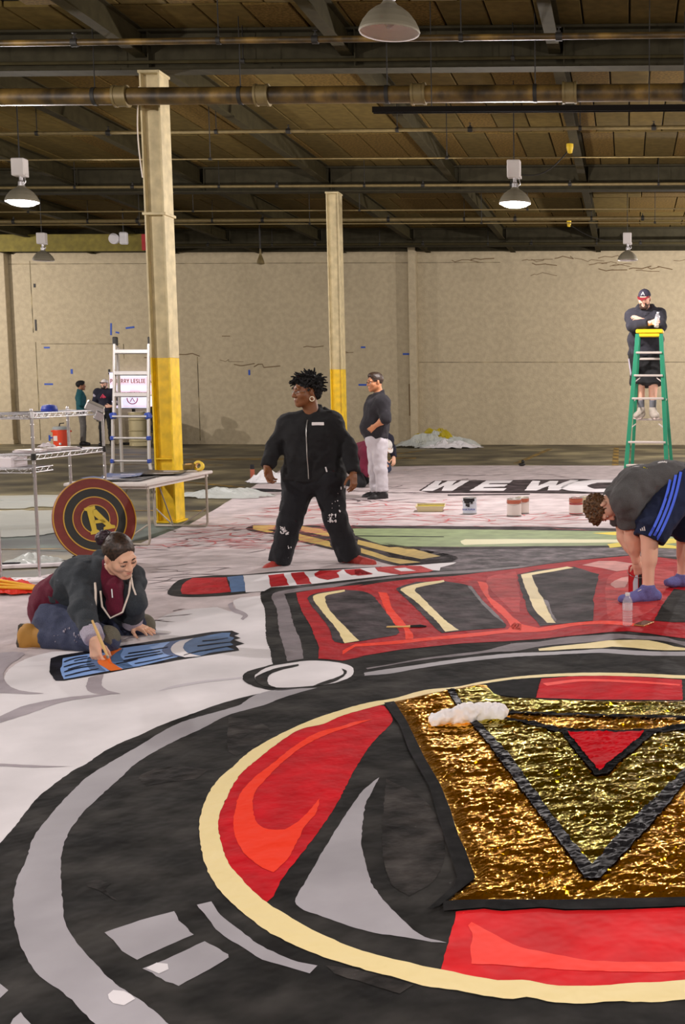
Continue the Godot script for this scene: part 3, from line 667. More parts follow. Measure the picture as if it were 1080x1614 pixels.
	paint("grey_block", "lightgrey", 3, 0, [-1.253,2.81,-1.212,2.858,-1.146,2.962,-1.057,2.892,-1.05,2.875,-1.089,2.793,-1.125,2.726,-1.167,2.747,-1.218,2.789])
	paint("white_touch", "white", 4, 1, [-1.244,2.811,-1.228,2.84,-1.197,2.835,-1.183,2.807,-1.199,2.784])
	paint("grey_bar", "lightgrey", 3, 1, [-1.25,3.182,-1.216,3.205,-1.174,3.14,-1.122,3.08,-1.064,3.022,-0.997,2.952,-0.925,2.897,-0.859,2.857,-0.804,2.84,-0.813,2.799,-0.882,2.832,-0.957,2.866,-1.017,2.919,-1.086,2.977,-1.155,3.052,-1.206,3.125])
	paint("red_bar", "coral", 3, 0, [-0.49,3.161,-0.484,3.087,-0.483,2.955,-0.479,2.826,-0.435,2.806,-0.387,2.793,-0.327,2.776,-0.264,2.78,-0.2,2.76,-0.143,2.754,-0.063,2.758,0.005,2.772,0.085,2.78,0.149,2.793,0.974,2.827,1.111,3.249,0.169,3.211,-0.034,3.187,-0.177,3.178,-0.249,3.19,-0.358,3.169,-0.412,3.182,-0.482,3.165])
	paint("coral_streak", "salmon", 4, 1, [-0.436,3.096,-0.375,3.037,-0.286,2.955,-0.211,2.926,-0.114,2.892,-0.031,2.883,0.154,2.888,1.004,2.918,0.99,2.877,0.151,2.841,0.057,2.832,-0.088,2.834,-0.247,2.846,-0.324,2.856,-0.404,2.859,-0.417,2.932,-0.421,3.009,-0.443,3.075])
	paint("red_bar", "brightred", 4, 0, [-0.445,5.837,-0.301,5.889,-0.125,5.914,0.11,5.883,0.281,5.841,0.268,5.433,0.048,5.43,-0.169,5.427,-0.443,5.451,-0.446,5.7])
	paint("coral_streak", "salmon", 5, 1, [-0.43,5.745,-0.229,5.835,0.051,5.806,0.268,5.745,0.266,5.713,0.05,5.76,-0.227,5.784,-0.405,5.692])
	paint("cloud_shade", "mauve", 2, 1, [-3.496,5.916,-3.574,6.349,-3.5,6.37,-3.418,6.323,-3.36,6.059,-3.315,5.922,-3.234,5.766,-3.116,5.609,-3.009,5.525,-2.873,5.478,-2.938,5.462,-3.094,5.476,-3.214,5.426])
	paint("cloud_shade", "mauve", 2, 1, [-2.775,5.729,-2.798,5.805,-2.758,5.875,-2.68,5.682,-2.602,5.562,-2.494,5.485,-2.55,5.474,-2.632,5.49,-2.712,5.583])
	paint("cloud_shade", "mauve", 2, 1, [-2.897,4.915,-2.876,5.079,-2.856,5.259,-2.745,5.395,-2.629,5.458,-2.52,5.489,-2.582,5.436,-2.708,5.32,-2.763,5.128,-2.818,4.975,-2.845,4.823])
	paint("cloud_shade", "shade", 2, 1, [-2.33,5.537,-2.298,5.644,-2.185,5.747,-2.01,5.835,-1.998,5.799,-2.17,5.708,-2.279,5.596])
	paint("cloud_shade", "mauve", 2, 1, [-2.618,4.427,-2.512,4.418,-2.353,4.402,-2.2,4.394,-2.339,4.375,-2.494,4.385,-2.597,4.391])
	paint("cloud_shade", "mauve", 2, 1, [-3.029,6.869,-2.963,6.929,-2.8,6.869,-2.915,6.815,-3.013,6.693])
	paint("cloud_shade", "mauve", 2, 1, [-2.786,7.86,-2.78,7.935,-2.696,7.725,-2.593,7.595,-2.517,7.469,-2.495,7.305,-2.525,7.344,-2.542,7.443,-2.668,7.593])
	paint("feather_outline", "ink", 3, 0, [-3.211,6.209,-3.198,6.281,-3.075,6.409,-2.947,6.541,-2.737,6.75,-2.564,6.934,-2.454,6.974,-2.379,6.889,-2.39,6.831,-2.329,6.763,-2.35,6.714,-2.257,6.616,-2.286,6.549,-2.226,6.436,-2.303,6.371,-2.458,6.221,-2.638,6.025,-2.758,5.875,-2.896,5.725,-2.94,5.724,-3.063,5.903])
	paint("feather_vane", "lightblue", 4, 0, [-3.142,6.211,-3.012,6.367,-2.918,6.478,-2.712,6.649,-2.515,6.261,-2.643,6.036,-2.775,5.912,-2.91,5.75,-3.017,5.931])
	paint("feather_vane", "slate", 4, 0, [-2.604,6.755,-2.492,6.907,-2.439,6.909,-2.41,6.803,-2.366,6.762,-2.356,6.646,-2.311,6.581,-2.325,6.515,-2.26,6.454,-2.373,6.369,-2.405,6.264,-2.52,6.272,-2.714,6.655])
	paint("feather_shade", "slate", 5, 1, [-3.012,6.245,-2.956,6.307,-2.89,6.102,-2.767,5.923,-2.84,5.937,-2.944,6.072])
	paint("feather_shade", "slate", 5, 1, [-2.936,6.388,-2.913,6.465,-2.832,6.251,-2.667,6.03,-2.704,5.99,-2.835,6.133])
	paint("feather_shade", "navyblue", 5, 1, [-2.709,6.642,-2.678,6.683,-2.632,6.474,-2.531,6.302,-2.458,6.256,-2.547,6.272,-2.664,6.409])
	paint("feather_crescent", "white", 6, 1, [-2.606,6.741,-2.661,6.67,-2.647,6.505,-2.578,6.35,-2.467,6.244,-2.388,6.277,-2.494,6.352,-2.568,6.476,-2.606,6.605])
	paint("feather_band", "orangepaint", 6, 1, [-2.938,6.206,-2.941,6.464,-2.914,6.452,-2.888,6.249,-2.816,6.105,-2.694,5.963,-2.741,5.923,-2.877,6.074])
	paint("feather_line", "ink", 7, 1, [-3.095,6.125,-3.08,6.213,-3.027,6.263,-3.019,6.245,-3.069,6.19,-3.084,6.102])
	paint("feather_line", "ink", 7, 1, [-3.04,6.013,-3.011,6.098,-2.952,6.147,-2.944,6.129,-3,6.076,-3.029,5.991])
	paint("feather_line", "ink", 7, 1, [-2.984,5.905,-2.95,5.999,-2.884,6.046,-2.876,6.029,-2.939,5.977,-2.974,5.884])
	paint("feather_line", "ink", 7, 1, [-2.938,5.816,-2.893,5.908,-2.833,5.981,-2.826,5.964,-2.883,5.887,-2.928,5.796])
	paint("feather_line", "ink", 7, 1, [-3.047,6.144,-3.02,6.203,-2.968,6.24,-2.962,6.229,-3.011,6.186,-3.038,6.126])
	paint("feather_line", "ink", 7, 1, [-2.991,5.959,-2.957,6.043,-2.911,6.09,-2.906,6.079,-2.95,6.027,-2.983,5.943])
	paint("feather_line", "ink", 7, 1, [-2.78,6.164,-2.728,6.236,-2.634,6.348,-2.627,6.33,-2.718,6.212,-2.77,6.141])
	paint("feather_line", "ink", 7, 1, [-2.812,6.251,-2.747,6.314,-2.668,6.397,-2.661,6.378,-2.737,6.29,-2.801,6.228])
	paint("feather_line", "ink", 7, 1, [-2.83,6.342,-2.758,6.406,-2.669,6.505,-2.661,6.486,-2.748,6.382,-2.82,6.318])
	paint("feather_line", "ink", 7, 1, [-2.689,6.097,-2.622,6.18,-2.554,6.289,-2.547,6.272,-2.614,6.163,-2.682,6.08])
	paint("feather_line", "ink", 7, 1, [-2.79,6.094,-2.748,6.153,-2.718,6.212,-2.711,6.195,-2.738,6.13,-2.78,6.072])
	paint("feather_line", "ink", 7, 1, [-2.509,6.542,-2.442,6.597,-2.349,6.647,-2.344,6.633,-2.432,6.571,-2.499,6.516])
	paint("feather_line", "ink", 7, 1, [-2.424,6.429,-2.376,6.495,-2.308,6.549,-2.303,6.536,-2.366,6.469,-2.415,6.405])
	paint("feather_line", "ink", 7, 1, [-2.529,6.675,-2.465,6.704,-2.403,6.761,-2.399,6.747,-2.458,6.684,-2.519,6.648])
	paint("feather_line", "ink", 7, 1, [-2.497,6.303,-2.457,6.403,-2.395,6.468,-2.39,6.456,-2.448,6.379,-2.49,6.285])
	paint("dry_scuff", "scuff", 3, 1, [-1.645,3.324,-1.618,3.346,-1.565,3.319,-1.567,3.28,-1.492,3.201,-1.531,3.229,-1.594,3.279,-1.627,3.294])
	paint("dry_scuff", "scuff", 3, 1, [-1.889,4.283,-1.862,4.382,-1.765,4.404,-1.647,4.368,-1.659,4.26,-1.758,4.212,-1.817,4.174])
	paint("dry_scuff", "scuff", 3, 1, [-1.821,5.09,-1.704,5.05,-1.581,4.921,-1.558,4.662,-1.593,4.541,-1.65,4.599])
	paint("dry_scuff", "scuff", 3, 1, [-0.783,2.841,-0.703,2.826,-0.612,2.783,-0.536,2.751,-0.562,2.707,-0.664,2.758,-0.75,2.801])
	paint("dry_scuff", "scuff", 3, 1, [-0.927,4.286,-0.761,4.093,-0.658,3.871,-0.587,3.577,-0.593,3.353,-0.644,3.257,-0.717,3.349,-0.811,3.664])
	paint("green_field", "green", 2, 0, [-2.96,12.23,-2.38,12.25,-1.97,12.21,-0.94,12.13,0.07,12.05,4.18,12.12,3.84,11.12,-0.24,10.95,-1.62,10.82,-2.1,10.8,-2.38,10.97,-2.79,11.64])
	paint("green_line", "ink", 3, 0, [-2.79,11.64,-1.87,11.59,-1.86,11.54,-2.77,11.57])
	paint("pale_line", "palecream", 3, 1, [-1.65,11.25,-1.62,11.37,-0.92,11.41,0,11.4,0,11.17,-0.9,11.1,-1.57,10.95])
	paint("yellow_bar", "ochre", 2, 0, [-4.11,12.46,-3.88,12.51,-3.78,12.15,-3.83,12.06,-3.73,11.96,-3.71,11.82,-4,12.12])
	paint("yellow_bar", "ochre", 2, 0, [-3.57,12.43,-3.29,12.18,-3.07,11.77,-3.04,11.55,-3.46,12.03])
	paint("yellow_bar", "ochre", 2, 0, [-3.4,11.76,-2.94,11.19,-2.8,10.75,-3.26,11.26])
	paint("yellow_bar", "ochre", 2, 0, [-2.68,11.31,-2.26,10.78,-2.1,10.81,-1.68,10.21,-1.82,10.02,-2.19,10.44,-2.61,10.98])
	paint("yellow_bar", "ochre", 2, 0, [-2.52,10.73,-2.13,10.13,-1.79,9.84,-1.95,9.74,-2.08,9.89,-2.44,10.4])
	paint("yellow_star", "yellow", 3, 0, [-0.37,11.91,0,12.08,0.01,11.71,-0.15,11.75])
	paint("yellow_star", "yellow", 3, 0, [-0.2,11.05,0,11.25,0.01,10.93,-0.17,10.79])
	paint("yellow_star", "yellow", 3, 0, [0.25,11.45,0.5,11.52,0.48,11.17,0.35,11.07,0.47,10.94,0.46,10.76,0.24,10.83])
	paint("slogan_shadow", "wash", 2, 0, [-3.08,16.87,-3.16,18.7,-1.87,18.9,-0.73,19.1,0,18.8,0.4,17.8,0.15,16.46,-0.59,16.44,-1.41,16.5,-2.83,16.49])
	paint("painted_letter", "white", 3, 0, [-3.04,16.83,-3.13,18.65,-3.03,18.65,-2.94,17.74,-2.93,18.66,-2.79,18.66,-2.73,17.66,-2.72,18.72,-2.59,18.72,-2.58,16.84,-2.74,16.84,-2.84,17.7,-2.87,16.83])
	paint("painted_letter", "white", 3, 0, [-2.33,16.85,-2.31,18.73,-1.88,18.8,-1.89,18.27,-2.19,18.21,-2.19,18.01,-1.89,18.02,-1.89,17.59,-2.19,17.48,-2.19,17.3,-1.83,17.31,-1.83,16.87])
	paint("painted_letter", "white", 3, 0, [-1.52,16.92,-1.56,18.75,-1.43,18.7,-1.39,17.75,-1.27,18.71,-1.13,18.71,-1.12,17.85,-0.95,18.88,-0.81,18.88,-1.02,16.98,-1.19,16.97,-1.22,17.75,-1.35,16.92])
	paint("painted_letter", "white", 3, 1, [-1.02,17.43,-0.87,18.51,-0.59,18.94,-0.25,18.95,0.09,18.64,0.2,17.8,0.04,16.97,-0.3,16.7,-0.64,16.77,-0.87,16.94])
	paint("letter_counter", "wash", 4, 1, [-0.63,17.77,-0.49,18.37,-0.24,18.43,-0.04,18.03,-0.23,17.32,-0.5,17.22])
	paint("slogan_line", "wash", 2, 0, [-2.56,16.26,-1.4,16.41,-1.39,16.25,-2.53,16.06])
	foil("gold_foil", "foilamber", [-1.126,5.369,-0.994,5.509,-0.854,5.629,-0.751,5.713,-0.713,5.7,-0.648,5.52,-0.553,5.456,-0.387,5.432,-0.169,5.411,0.277,5.417,1.831,5.466,1.122,3.282,0.171,3.252,-0.074,3.236,-0.199,3.226,-0.364,3.223,-0.495,3.213,-0.533,3.193,-0.506,3.285,-0.466,3.382,-0.566,3.71,-0.633,3.959,-0.712,4.216,-0.828,4.536,-0.999,5.044], 0.0075)
	foil("gold_foil", "foilolive", [-0.874,5.577,-0.656,5.638,-0.604,5.418,-0.102,5.423,0.346,5.438,0.327,5.135,-0.303,5.152,-0.615,5.165,-0.572,5.062,-0.419,4.988,-0.287,4.878,-0.134,4.299,-0.069,4.301,0.116,4.858,0.319,4.998,0.286,4.462,0.087,4.005,-0.106,3.45,-0.222,3.757,-0.486,4.544,-0.68,5.059], 0.0105)
	foil("dark_edge", "tape", [-1.158,5.34,-1.116,5.369,-0.993,5.044,-0.824,4.536,-0.707,4.216,-0.629,3.959,-0.563,3.71,-0.524,3.597,-0.463,3.382,-0.505,3.277,-0.542,3.185,-0.574,3.162,-0.52,3.323,-0.519,3.388,-0.563,3.542,-0.658,3.871,-0.744,4.19,-0.903,4.622,-1.01,4.973], 0.0125, 0.2)
	foil("dark_edge", "tape", [-0.535,3.215,-0.497,3.225,-0.365,3.234,-0.2,3.235,-0.075,3.248,0.031,3.254,0.172,3.266,1.128,3.301,1.109,3.243,0.169,3.208,-0.034,3.184,-0.177,3.175,-0.249,3.187,-0.358,3.166,-0.412,3.179,-0.525,3.154], 0.0125, 0.2)
	foil("dark_edge", "tape", [-0.715,5.7,-0.588,5.805,-0.448,5.828,-0.444,5.459,-0.498,5.449,-0.612,5.487,-0.655,5.528], 0.0125, 0.2)
	foil("dark_edge", "tape", [-0.454,5.451,-0.169,5.427,0.278,5.433,0.373,5.436,0.372,5.416,-0.169,5.407,-0.452,5.43], 0.0125, 0.2)
	foil("dark_tape", "tapegloss", [-0.902,5.592,-0.865,5.593,-0.753,5.217,-0.64,4.951,-0.489,4.58,-0.323,4.078,-0.224,3.782,-0.108,3.465,-0.013,3.763,0.088,4.033,0.24,4.426,0.292,4.55,0.281,4.377,0.232,4.278,0.125,3.937,0.025,3.655,-0.063,3.41,-0.08,3.372,-0.127,3.373,-0.214,3.624,-0.31,3.91,-0.434,4.257,-0.549,4.597,-0.715,5.036,-0.799,5.263], 0.0145, 1.0)
	foil("dark_tape", "tape", [-0.585,5.18,-0.303,5.157,0.326,5.108,0.324,5.077,-0.032,5.097,-0.301,5.125,-0.58,5.139], 0.0145, 1.0)
	foil("dark_tape", "tape", [-0.569,5.094,-0.422,5.023,-0.289,4.911,-0.091,4.893,0.092,4.898,0.321,5.033,0.317,4.973,0.104,4.841,-0.285,4.845,-0.416,4.958,-0.565,5.058], 0.0145, 1.0)
	foil("dark_tape", "tape", [-0.295,4.899,0.123,4.883,-0.08,4.317,-0.124,4.306,-0.27,4.797], 0.0157, 1.0)
	foil("red_triangle", "brightred", [-0.254,4.83,0.073,4.849,-0.108,4.342], 0.0210, 1.0)
	# spilled and dragged paint on the bare canvas
	drips("dripred", -4.0, 11.6, 0.8, 1.0, 130, 0.5, Vector2(1, 0.25), 0.012)
	drips("dripred", -3.5, 14.2, 1.2, 1.2, 90, 0.6, Vector2(1, 0.2), 0.014)
	drips("dripred", -2.2, 13.0, 1.5, 0.7, 60, 0.6, Vector2(1, 0.1), 0.014)
	drips("dripdark", -4.2, 11.2, 0.7, 0.9, 30, 0.3, Vector2(1, 0.3), 0.014)
	drips("dripdark", -3.6, 16.2, 0.8, 1.4, 26, 0.7, Vector2(1, 0.1), 0.03)
	drips("dripdark", -4.0, 9.0, 0.6, 0.7, 40, 0.4, Vector2(1, 0.5), 0.01)
	drips("dripdark", -3.3, 7.3, 0.25, 0.5, 14, 0.25, Vector2(1, 0.3), 0.012)
	drips("dripdark", -2.2, 19.0, 1.2, 1.5, 22, 0.8, Vector2(1, 0.0), 0.03)

func paint_can(called: String, label: String, at: Vector3, r: float, h: float, body: String, band: String, open: String, extra: int) -> void:
	var t := thing(called, label, "paint can", at)
	var g := Geo.new()
	g.lathe([Vector2(0, 0), Vector2(r * 0.98, 0), Vector2(r, 0.006), Vector2(r, h - 0.012), Vector2(r * 0.985, h - 0.004), Vector2(r * 0.9, h - 0.004), Vector2(r * 0.9, h - 0.03), Vector2(0, h - 0.03)], 28)
	obj("can_body", g, M[body], t)
	var rim := Geo.new()
	rim.tube(ring(r * 0.95, h, 24), 0.006, 6, false)
	obj("base_rim", Geo.new().tube(ring(r * 0.99, 0.006, 24), 0.005, 6, false), M.canmetal if extra != 3 else M.canred, t)
	obj("rim", rim, M.canmetal if extra != 3 else M.canred, t)
	obj("paint_inside", Geo.new().lathe([Vector2(0, h - 0.027), Vector2(r * 0.9, h - 0.027), Vector2(r * 0.9, h - 0.03)], 24), M[open], t)
	var pts := []
	for k in 15:
		var a := PI * k / 14.0
		pts.append(Vector3(cos(a) * (r + 0.008), h * 0.86 - sin(a) * h * 0.55 * 0.35, sin(a) * (r + 0.012)))
	var b := Geo.new().tube(pts, 0.0022, 5)
	obj("bail_handle", b, M.canmetal, t)
	if extra == 1 or extra == 2:
		obj("label_band", Geo.new().lathe([Vector2(r + 0.001, h * 0.72), Vector2(r + 0.0012, h * 0.95)], 28), M[band], t)
	if extra == 0:
		# dark drips running down from the lip and a row of letters
		var d := Geo.new()
		for k in 7:
			var a := 0.9 + k * 0.24
			var l: float = h * [0.2, 0.36, 0.25, 0.55, 0.5, 0.3, 0.18][k]
			var dir := Vector3(cos(a), 0, sin(a))
			d.bar(dir * (r + 0.001) + Vector3(0, h - l, 0), dir * (r + 0.001) + Vector3(0, h, 0), 0.03, 0.003, dir)
		obj("paint_drip", d, M[band], t)
		word(t, "lettering", "MULTI-PUR", 0.028, Vector3(0.0, h * 0.3, r + 0.002), M.bluepart, 0.15)
	if extra == 2:
		obj("label_band", Geo.new().lathe([Vector2(r + 0.0016, h * 0.1), Vector2(r + 0.0016, h * 0.6)], 28), M.canwhite, t)
	if extra == 3:
		# a pale shield shape and a dark panel printed on the red can
		for a in [[PackedFloat32Array([1.75, 1.83, 1.91, 2.0, 2.1, 2.2]), M.cangrey], [PackedFloat32Array([1.42, 1.5, 1.58, 1.68]), M.iron]]:
			var p := Geo.new()
			var ang: PackedFloat32Array = a[0]
			for k in ang.size() - 1:
				var lo0 := 0.03
				var hi0 := h * (0.86 if a[1] == M.iron else 0.84 - 0.5 * pow(float(k) / ang.size(), 2.0))
				var hi1 := h * (0.86 if a[1] == M.iron else 0.84 - 0.5 * pow(float(k + 1) / ang.size(), 2.0))
				var c0 := Vector3(cos(ang[k]), 0, sin(ang[k])) * (r + 0.0012)
				var c1 := Vector3(cos(ang[k + 1]), 0, sin(ang[k + 1])) * (r + 0.0012)
				p.quad(c0 + Vector3(0, lo0, 0), c1 + Vector3(0, lo0, 0), c1 + Vector3(0, hi1, 0), c0 + Vector3(0, hi0, 0), c0)
			obj("label_print", p, a[1], t)

func ring(r: float, y: float, n: int, c: Vector3 = Vector3.ZERO) -> Array:
	var p := []
	for k in n + 1:
		var a := TAU * k / n
		p.append(c + Vector3(cos(a) * r, y, sin(a) * r))
	return p

func word(parent: Node3D, called: String, text: String, size: float, at: Vector3, m: Material, width: float = 0.0, bs: Basis = Basis(), depth: float = 0.002, bold: bool = true) -> void:
	var f := SystemFont.new()
	f.font_names = PackedStringArray(["Droid Sans"])
	f.font_weight = 700 if bold else 400
	var tm := TextMesh.new()
	tm.text = text
	tm.font = f
	tm.font_size = 48
	tm.pixel_size = size / 48.0
	tm.depth = depth
	var o := obj(called, tm, m, parent)
	var s := 1.0
	if width > 0.0:
		s = width / maxf(tm.get_aabb().size.x, 0.001)
	o.transform = Transform3D(bs.scaled_local(Vector3(s, 1, 1)), at)

func bottle(at: Vector3, label: String, bs: Basis = Basis(), s: float = 1.0) -> void:
	var t := thing("water_bottle", label, "bottle", at)
	t.basis = bs.scaled(Vector3.ONE * s)
	var p := [Vector2(0, 0.004), Vector2(0.022, 0.0), Vector2(0.031, 0.006)]
	for k in 5:
		var y := 0.018 + k * 0.016
		p.append(Vector2(0.0325, y))
		p.append(Vector2(0.0305, y + 0.008))
	p.append_array([Vector2(0.0325, 0.1), Vector2(0.0325, 0.145), Vector2(0.031, 0.155), Vector2(0.022, 0.178), Vector2(0.0135, 0.192), Vector2(0.013, 0.2), Vector2(0.0, 0.2)])
	obj("bottle_body", Geo.new().lathe(p, 24), M.clear, t)
	obj("bottle_label", Geo.new().lathe([Vector2(0.0329, 0.102), Vector2(0.0329, 0.142)], 24), M.clearlabel, t)
	obj("bottle_cap", Geo.new().lathe([Vector2(0.0145, 0.192), Vector2(0.0155, 0.194), Vector2(0.0155, 0.208), Vector2(0.014, 0.211), Vector2(0, 0.211)], 20), M.whiteplastic, t)

func crumple(called: String, c: Vector3, size: Vector3, m: Material, seed_: int, parent: Node3D, cells: int = 26) -> void:
	# a crumpled sheet: a disc-like grid, thrown up in ridges, touching the ground at its rim
	var f := FastNoiseLite.new()
	f.seed = seed_
	f.noise_type = FastNoiseLite.TYPE_SIMPLEX_SMOOTH
	f.fractal_type = FastNoiseLite.FRACTAL_FBM
	f.frequency = 1.0
	f.fractal_octaves = 3
	f.domain_warp_enabled = true
	f.domain_warp_amplitude = 1.0
	f.domain_warp_frequency = 0.6
	var p := []
	for j in cells + 1:
		var row := []
		for i in cells + 1:
			var u := Vector2(i * 2.0 / cells - 1.0, j * 2.0 / cells - 1.0)
			var r := u.length() * (1.0 + 0.25 * f.get_noise_2d(atan2(u.y, u.x) * 1.2, 3.0))
			var k := 1.0 if u.length() < 0.01 else maxf(absf(u.x), absf(u.y)) / u.length()
			var q := u * k
			q *= 1.0 + 0.22 * f.get_noise_2d(atan2(u.y, u.x) * 1.5, 7.0)
			var h := (1.0 - pow(q.length(), 2.0)) * (0.5 + 0.45 * f.get_noise_2d(q.x * 1.3 + 5.0, q.y * 1.3))
			h += 0.14 * f.get_noise_2d(q.x * 2.6 + q.y, q.y * 3.4) * (1.0 - q.length() * 0.6)
			row.append(c + Vector3(q.x * size.x, maxf(h, 0.0) * size.y + 0.012, q.y * size.z))
		p.append(row)
	var g := Geo.new()
	for j in cells:
		for i in cells:
			g.quad(p[j][i], p[j][i + 1], p[j + 1][i + 1], p[j + 1][i], Vector3.UP)
	obj(called, g, m, parent)

func floor_things() -> void:
	paint_can("paint_can", "white paint can with black paint run down its side", Vector3(-1.9, 0.0065, -13.75), 0.083, 0.19, "cangrey", "blackmatt", "blackmatt", 0)
	paint_can("paint_can", "pale paint can with a rusty red band round its top, in front of its twin", Vector3(-1.345, 0.0065, -13.55), 0.085, 0.2, "canwhite", "rustpaint", "white", 1)
	paint_can("paint_can", "pale paint can half hidden behind the rusty-topped can", Vector3(-1.275, 0.0065, -13.82), 0.083, 0.19, "canwhite", "rustpaint", "cream", 2)
	paint_can("paint_can", "red paint can with a pale label, nearest the bending man's head", Vector3(-0.62, 0.0065, -13.7), 0.08, 0.2, "canlabelred", "rustpaint", "brightred", 2)
	paint_can("paint_can", "cream paint can touching the red can behind the bending man's head", Vector3(-0.5, 0.0065, -13.95), 0.08, 0.19, "traycream", "traycream", "cream", 1)
	paint_can("paint_can", "open red paint can standing at the bending man's foot", Vector3(0.09, 0.008, -8.34), 0.085, 0.2, "canred", "iron", "brightred", 3)
	# roller tray
	var t := thing("paint_tray", "shallow cream roller tray full of olive paint, standing left of the cans", "tray", Vector3(-2.42, 0.006, -14.05), "", 0.08)
	var g := Geo.new()
	var o := [Vector3(-0.155, 0, -0.11), Vector3(0.135, 0, -0.11), Vector3(0.145, 0, 0.11), Vector3(-0.145, 0, 0.11)]
	var u := [Vector3(-0.18, 0.075, -0.135), Vector3(0.165, 0.075, -0.135), Vector3(0.175, 0.065, 0.13), Vector3(-0.175, 0.065, 0.13)]
	for k in 4:
		var k2 := (k + 1) % 4
		var mid: Vector3 = (o[k] + o[k2]) * 0.5
		g.quad(o[k], o[k2], u[k2], u[k], mid)
		g.tube([u[k], u[k2]], 0.006, 6)
	g.quad(o[0], o[1], o[2], o[3], Vector3.DOWN)
	obj("tray_body", g, M.traycream, t)
	var pg := Geo.new()
	pg.quad(Vector3(-0.17, 0.06, -0.128), Vector3(0.155, 0.06, -0.128), Vector3(0.16, 0.042, 0.122), Vector3(-0.16, 0.042, 0.122), Vector3.UP)
	obj("paint_inside", pg, M.olive, t)
	# bottle, phone, brush
	bottle(Vector3(0.0, 0.0075, -7.2), "clear plastic water bottle with a white cap standing on the red paint")
	var ph := thing("phone", "dark phone lying on the red paint beside the water bottle", "phone", Vector3(0.105, 0.008, -7.24), "", -0.5)
	obj("case", Geo.new().box(Vector3(0, 0.005, 0), Vector3(0.075, 0.01, 0.145), Basis(), 0.003), M.gold, ph)
	obj("glass", Geo.new().box(Vector3(0, 0.0106, 0), Vector3(0.068, 0.0015, 0.136)), M.phoneglass, ph)
	var br := thing("paint_brush", "black-bristled brush with a pale wooden handle lying on the red window frame", "brush", Vector3(-1.385, 0.012, -7.1), "", 0.12)
	brush(br, 1.0)
	# cotton rag on the foil
	var rg := thing("white_rag", "crumpled white cotton rag lying on the gold foil", "rag", Vector3(-0.71, 0.024, -5.06), "", 0.35)
	var fd := Field.new()
	fd.noise = FastNoiseLite.new()
	fd.noise.seed = 4
	fd.noise.frequency = 1.0
	fd.amp = 0.016
	fd.fq = Vector3(30, 24, 30)
	fd.cap(Vector3(-0.16, 0.01, 0.0), Vector3(-0.02, 0.022, 0.01), 0.028, 0.04, 0.03)
	fd.cap(Vector3(-0.02, 0.022, 0.01), Vector3(0.14, 0.012, -0.01), 0.045, 0.04, 0.03)
	fd.cap(Vector3(0.03, 0.02, -0.05), Vector3(0.13, 0.01, 0.04), 0.03, 0.03, 0.03)
	fd.cap(Vector3(-0.17, 0.006, 0.04), Vector3(-0.08, 0.012, -0.03), 0.02, 0.025, 0.02)
	obj("cloth", fd.geo(0.007), M.rag, rg)
	# odds and ends at the far edge of the banner
	var bl := thing("glove", "small dark crumpled glove lying on the far edge of the banner", "glove", Vector3(-2.06, 0.006, -22.35))
	obj("cloth", Geo.new().ball(Vector3(0, 0.03, 0), Vector3(0.07, 0.035, 0.05), 10).ball(Vector3(0.02, 0.085, 0), Vector3(0.035, 0.04, 0.03), 8), M.iron, bl)
	var sp := thing("spray_can", "red spray can with a black cap, standing on concrete left of the woman in black", "can", Vector3(-6.17, 0, -18.75))
	obj("can_body", Geo.new().lathe([Vector2(0, 0), Vector2(0.036, 0), Vector2(0.036, 0.18), Vector2(0.026, 0.2), Vector2(0, 0.2)], 16), M.rustpaint, sp)
	obj("cap", Geo.new().lathe([Vector2(0.034, 0.185), Vector2(0.036, 0.25), Vector2(0.032, 0.258), Vector2(0, 0.258)], 16), M.blackmatt, sp)
	var bg := thing("plastic_bag", "crumpled white plastic bag lying beside the spray can", "bag", Vector3(-5.75, 0, -18.4))
	crumple("film", Vector3.ZERO, Vector3(0.42, 0.3, 0.34), M.whiteplastic, 3, bg, 18)
	var pile := thing("plastic_sheeting", "heap of white plastic sheeting lying against the back wall", "sheeting", Vector3(-4.9, 0, -29.6))
	crumple("film", Vector3.ZERO, Vector3(1.15, 0.62, 0.6), M.sheet, 11, pile, 34)
	crumple("film", Vector3(0.35, 0, 0.3), Vector3(0.8, 0.32, 0.5), M.whiteplastic, 12, pile, 24)
	crumple("olive_sheet", Vector3(-0.1, 0.05, -0.15), Vector3(0.8, 0.66, 0.4), M.olive, 16, pile, 22)
	var tarp := thing("dust_sheet", "thin translucent dust sheet spread on the concrete behind the shelf", "sheet", Vector3(-7.1, 0, -12.5))
	crumple("film", Vector3.ZERO, Vector3(1.5, 0.03, 1.35), M.sheet, 21, tarp, 34)
	var tarp2 := thing("dust_sheet", "second translucent dust sheet on the concrete, farther back at the left edge", "sheet", Vector3(-8.1, 0, -15.0))
	crumple("film", Vector3.ZERO, Vector3(1.5, 0.05, 0.9), M.sheet, 22, tarp2, 26)
	var tarp3 := thing("plastic_bag", "crumpled clear plastic bag on the floor below the leaning round sign", "bag", Vector3(-5.05, 0.0, -9.6))
	crumple("film", Vector3.ZERO, Vector3(0.3, 0.15, 0.16), M.sheet, 25, tarp3, 18)
	var tarp4 := thing("plastic_bag", "crumpled clear plastic film on the concrete behind the table's far end", "bag", Vector3(-5.6, 0.0, -15.9))
	crumple("film", Vector3.ZERO, Vector3(0.7, 0.2, 0.4), M.sheet, 27, tarp4, 20)
	var dk := thing("black_sheet", "flat black plastic sheet lying on the concrete left of the woman in black", "sheet", Vector3(-5.6, 0, -16.7))
	crumple("film", Vector3.ZERO, Vector3(0.75, 0.05, 0.14), M.blackmatt, 31, dk, 16)
	# painted rags and boards at the left edge
	var rc := thing("painted_cloth", "crumpled red and yellow painted cloth at the left edge of the picture", "cloth", Vector3(-4.6, 0.005, -8.3))
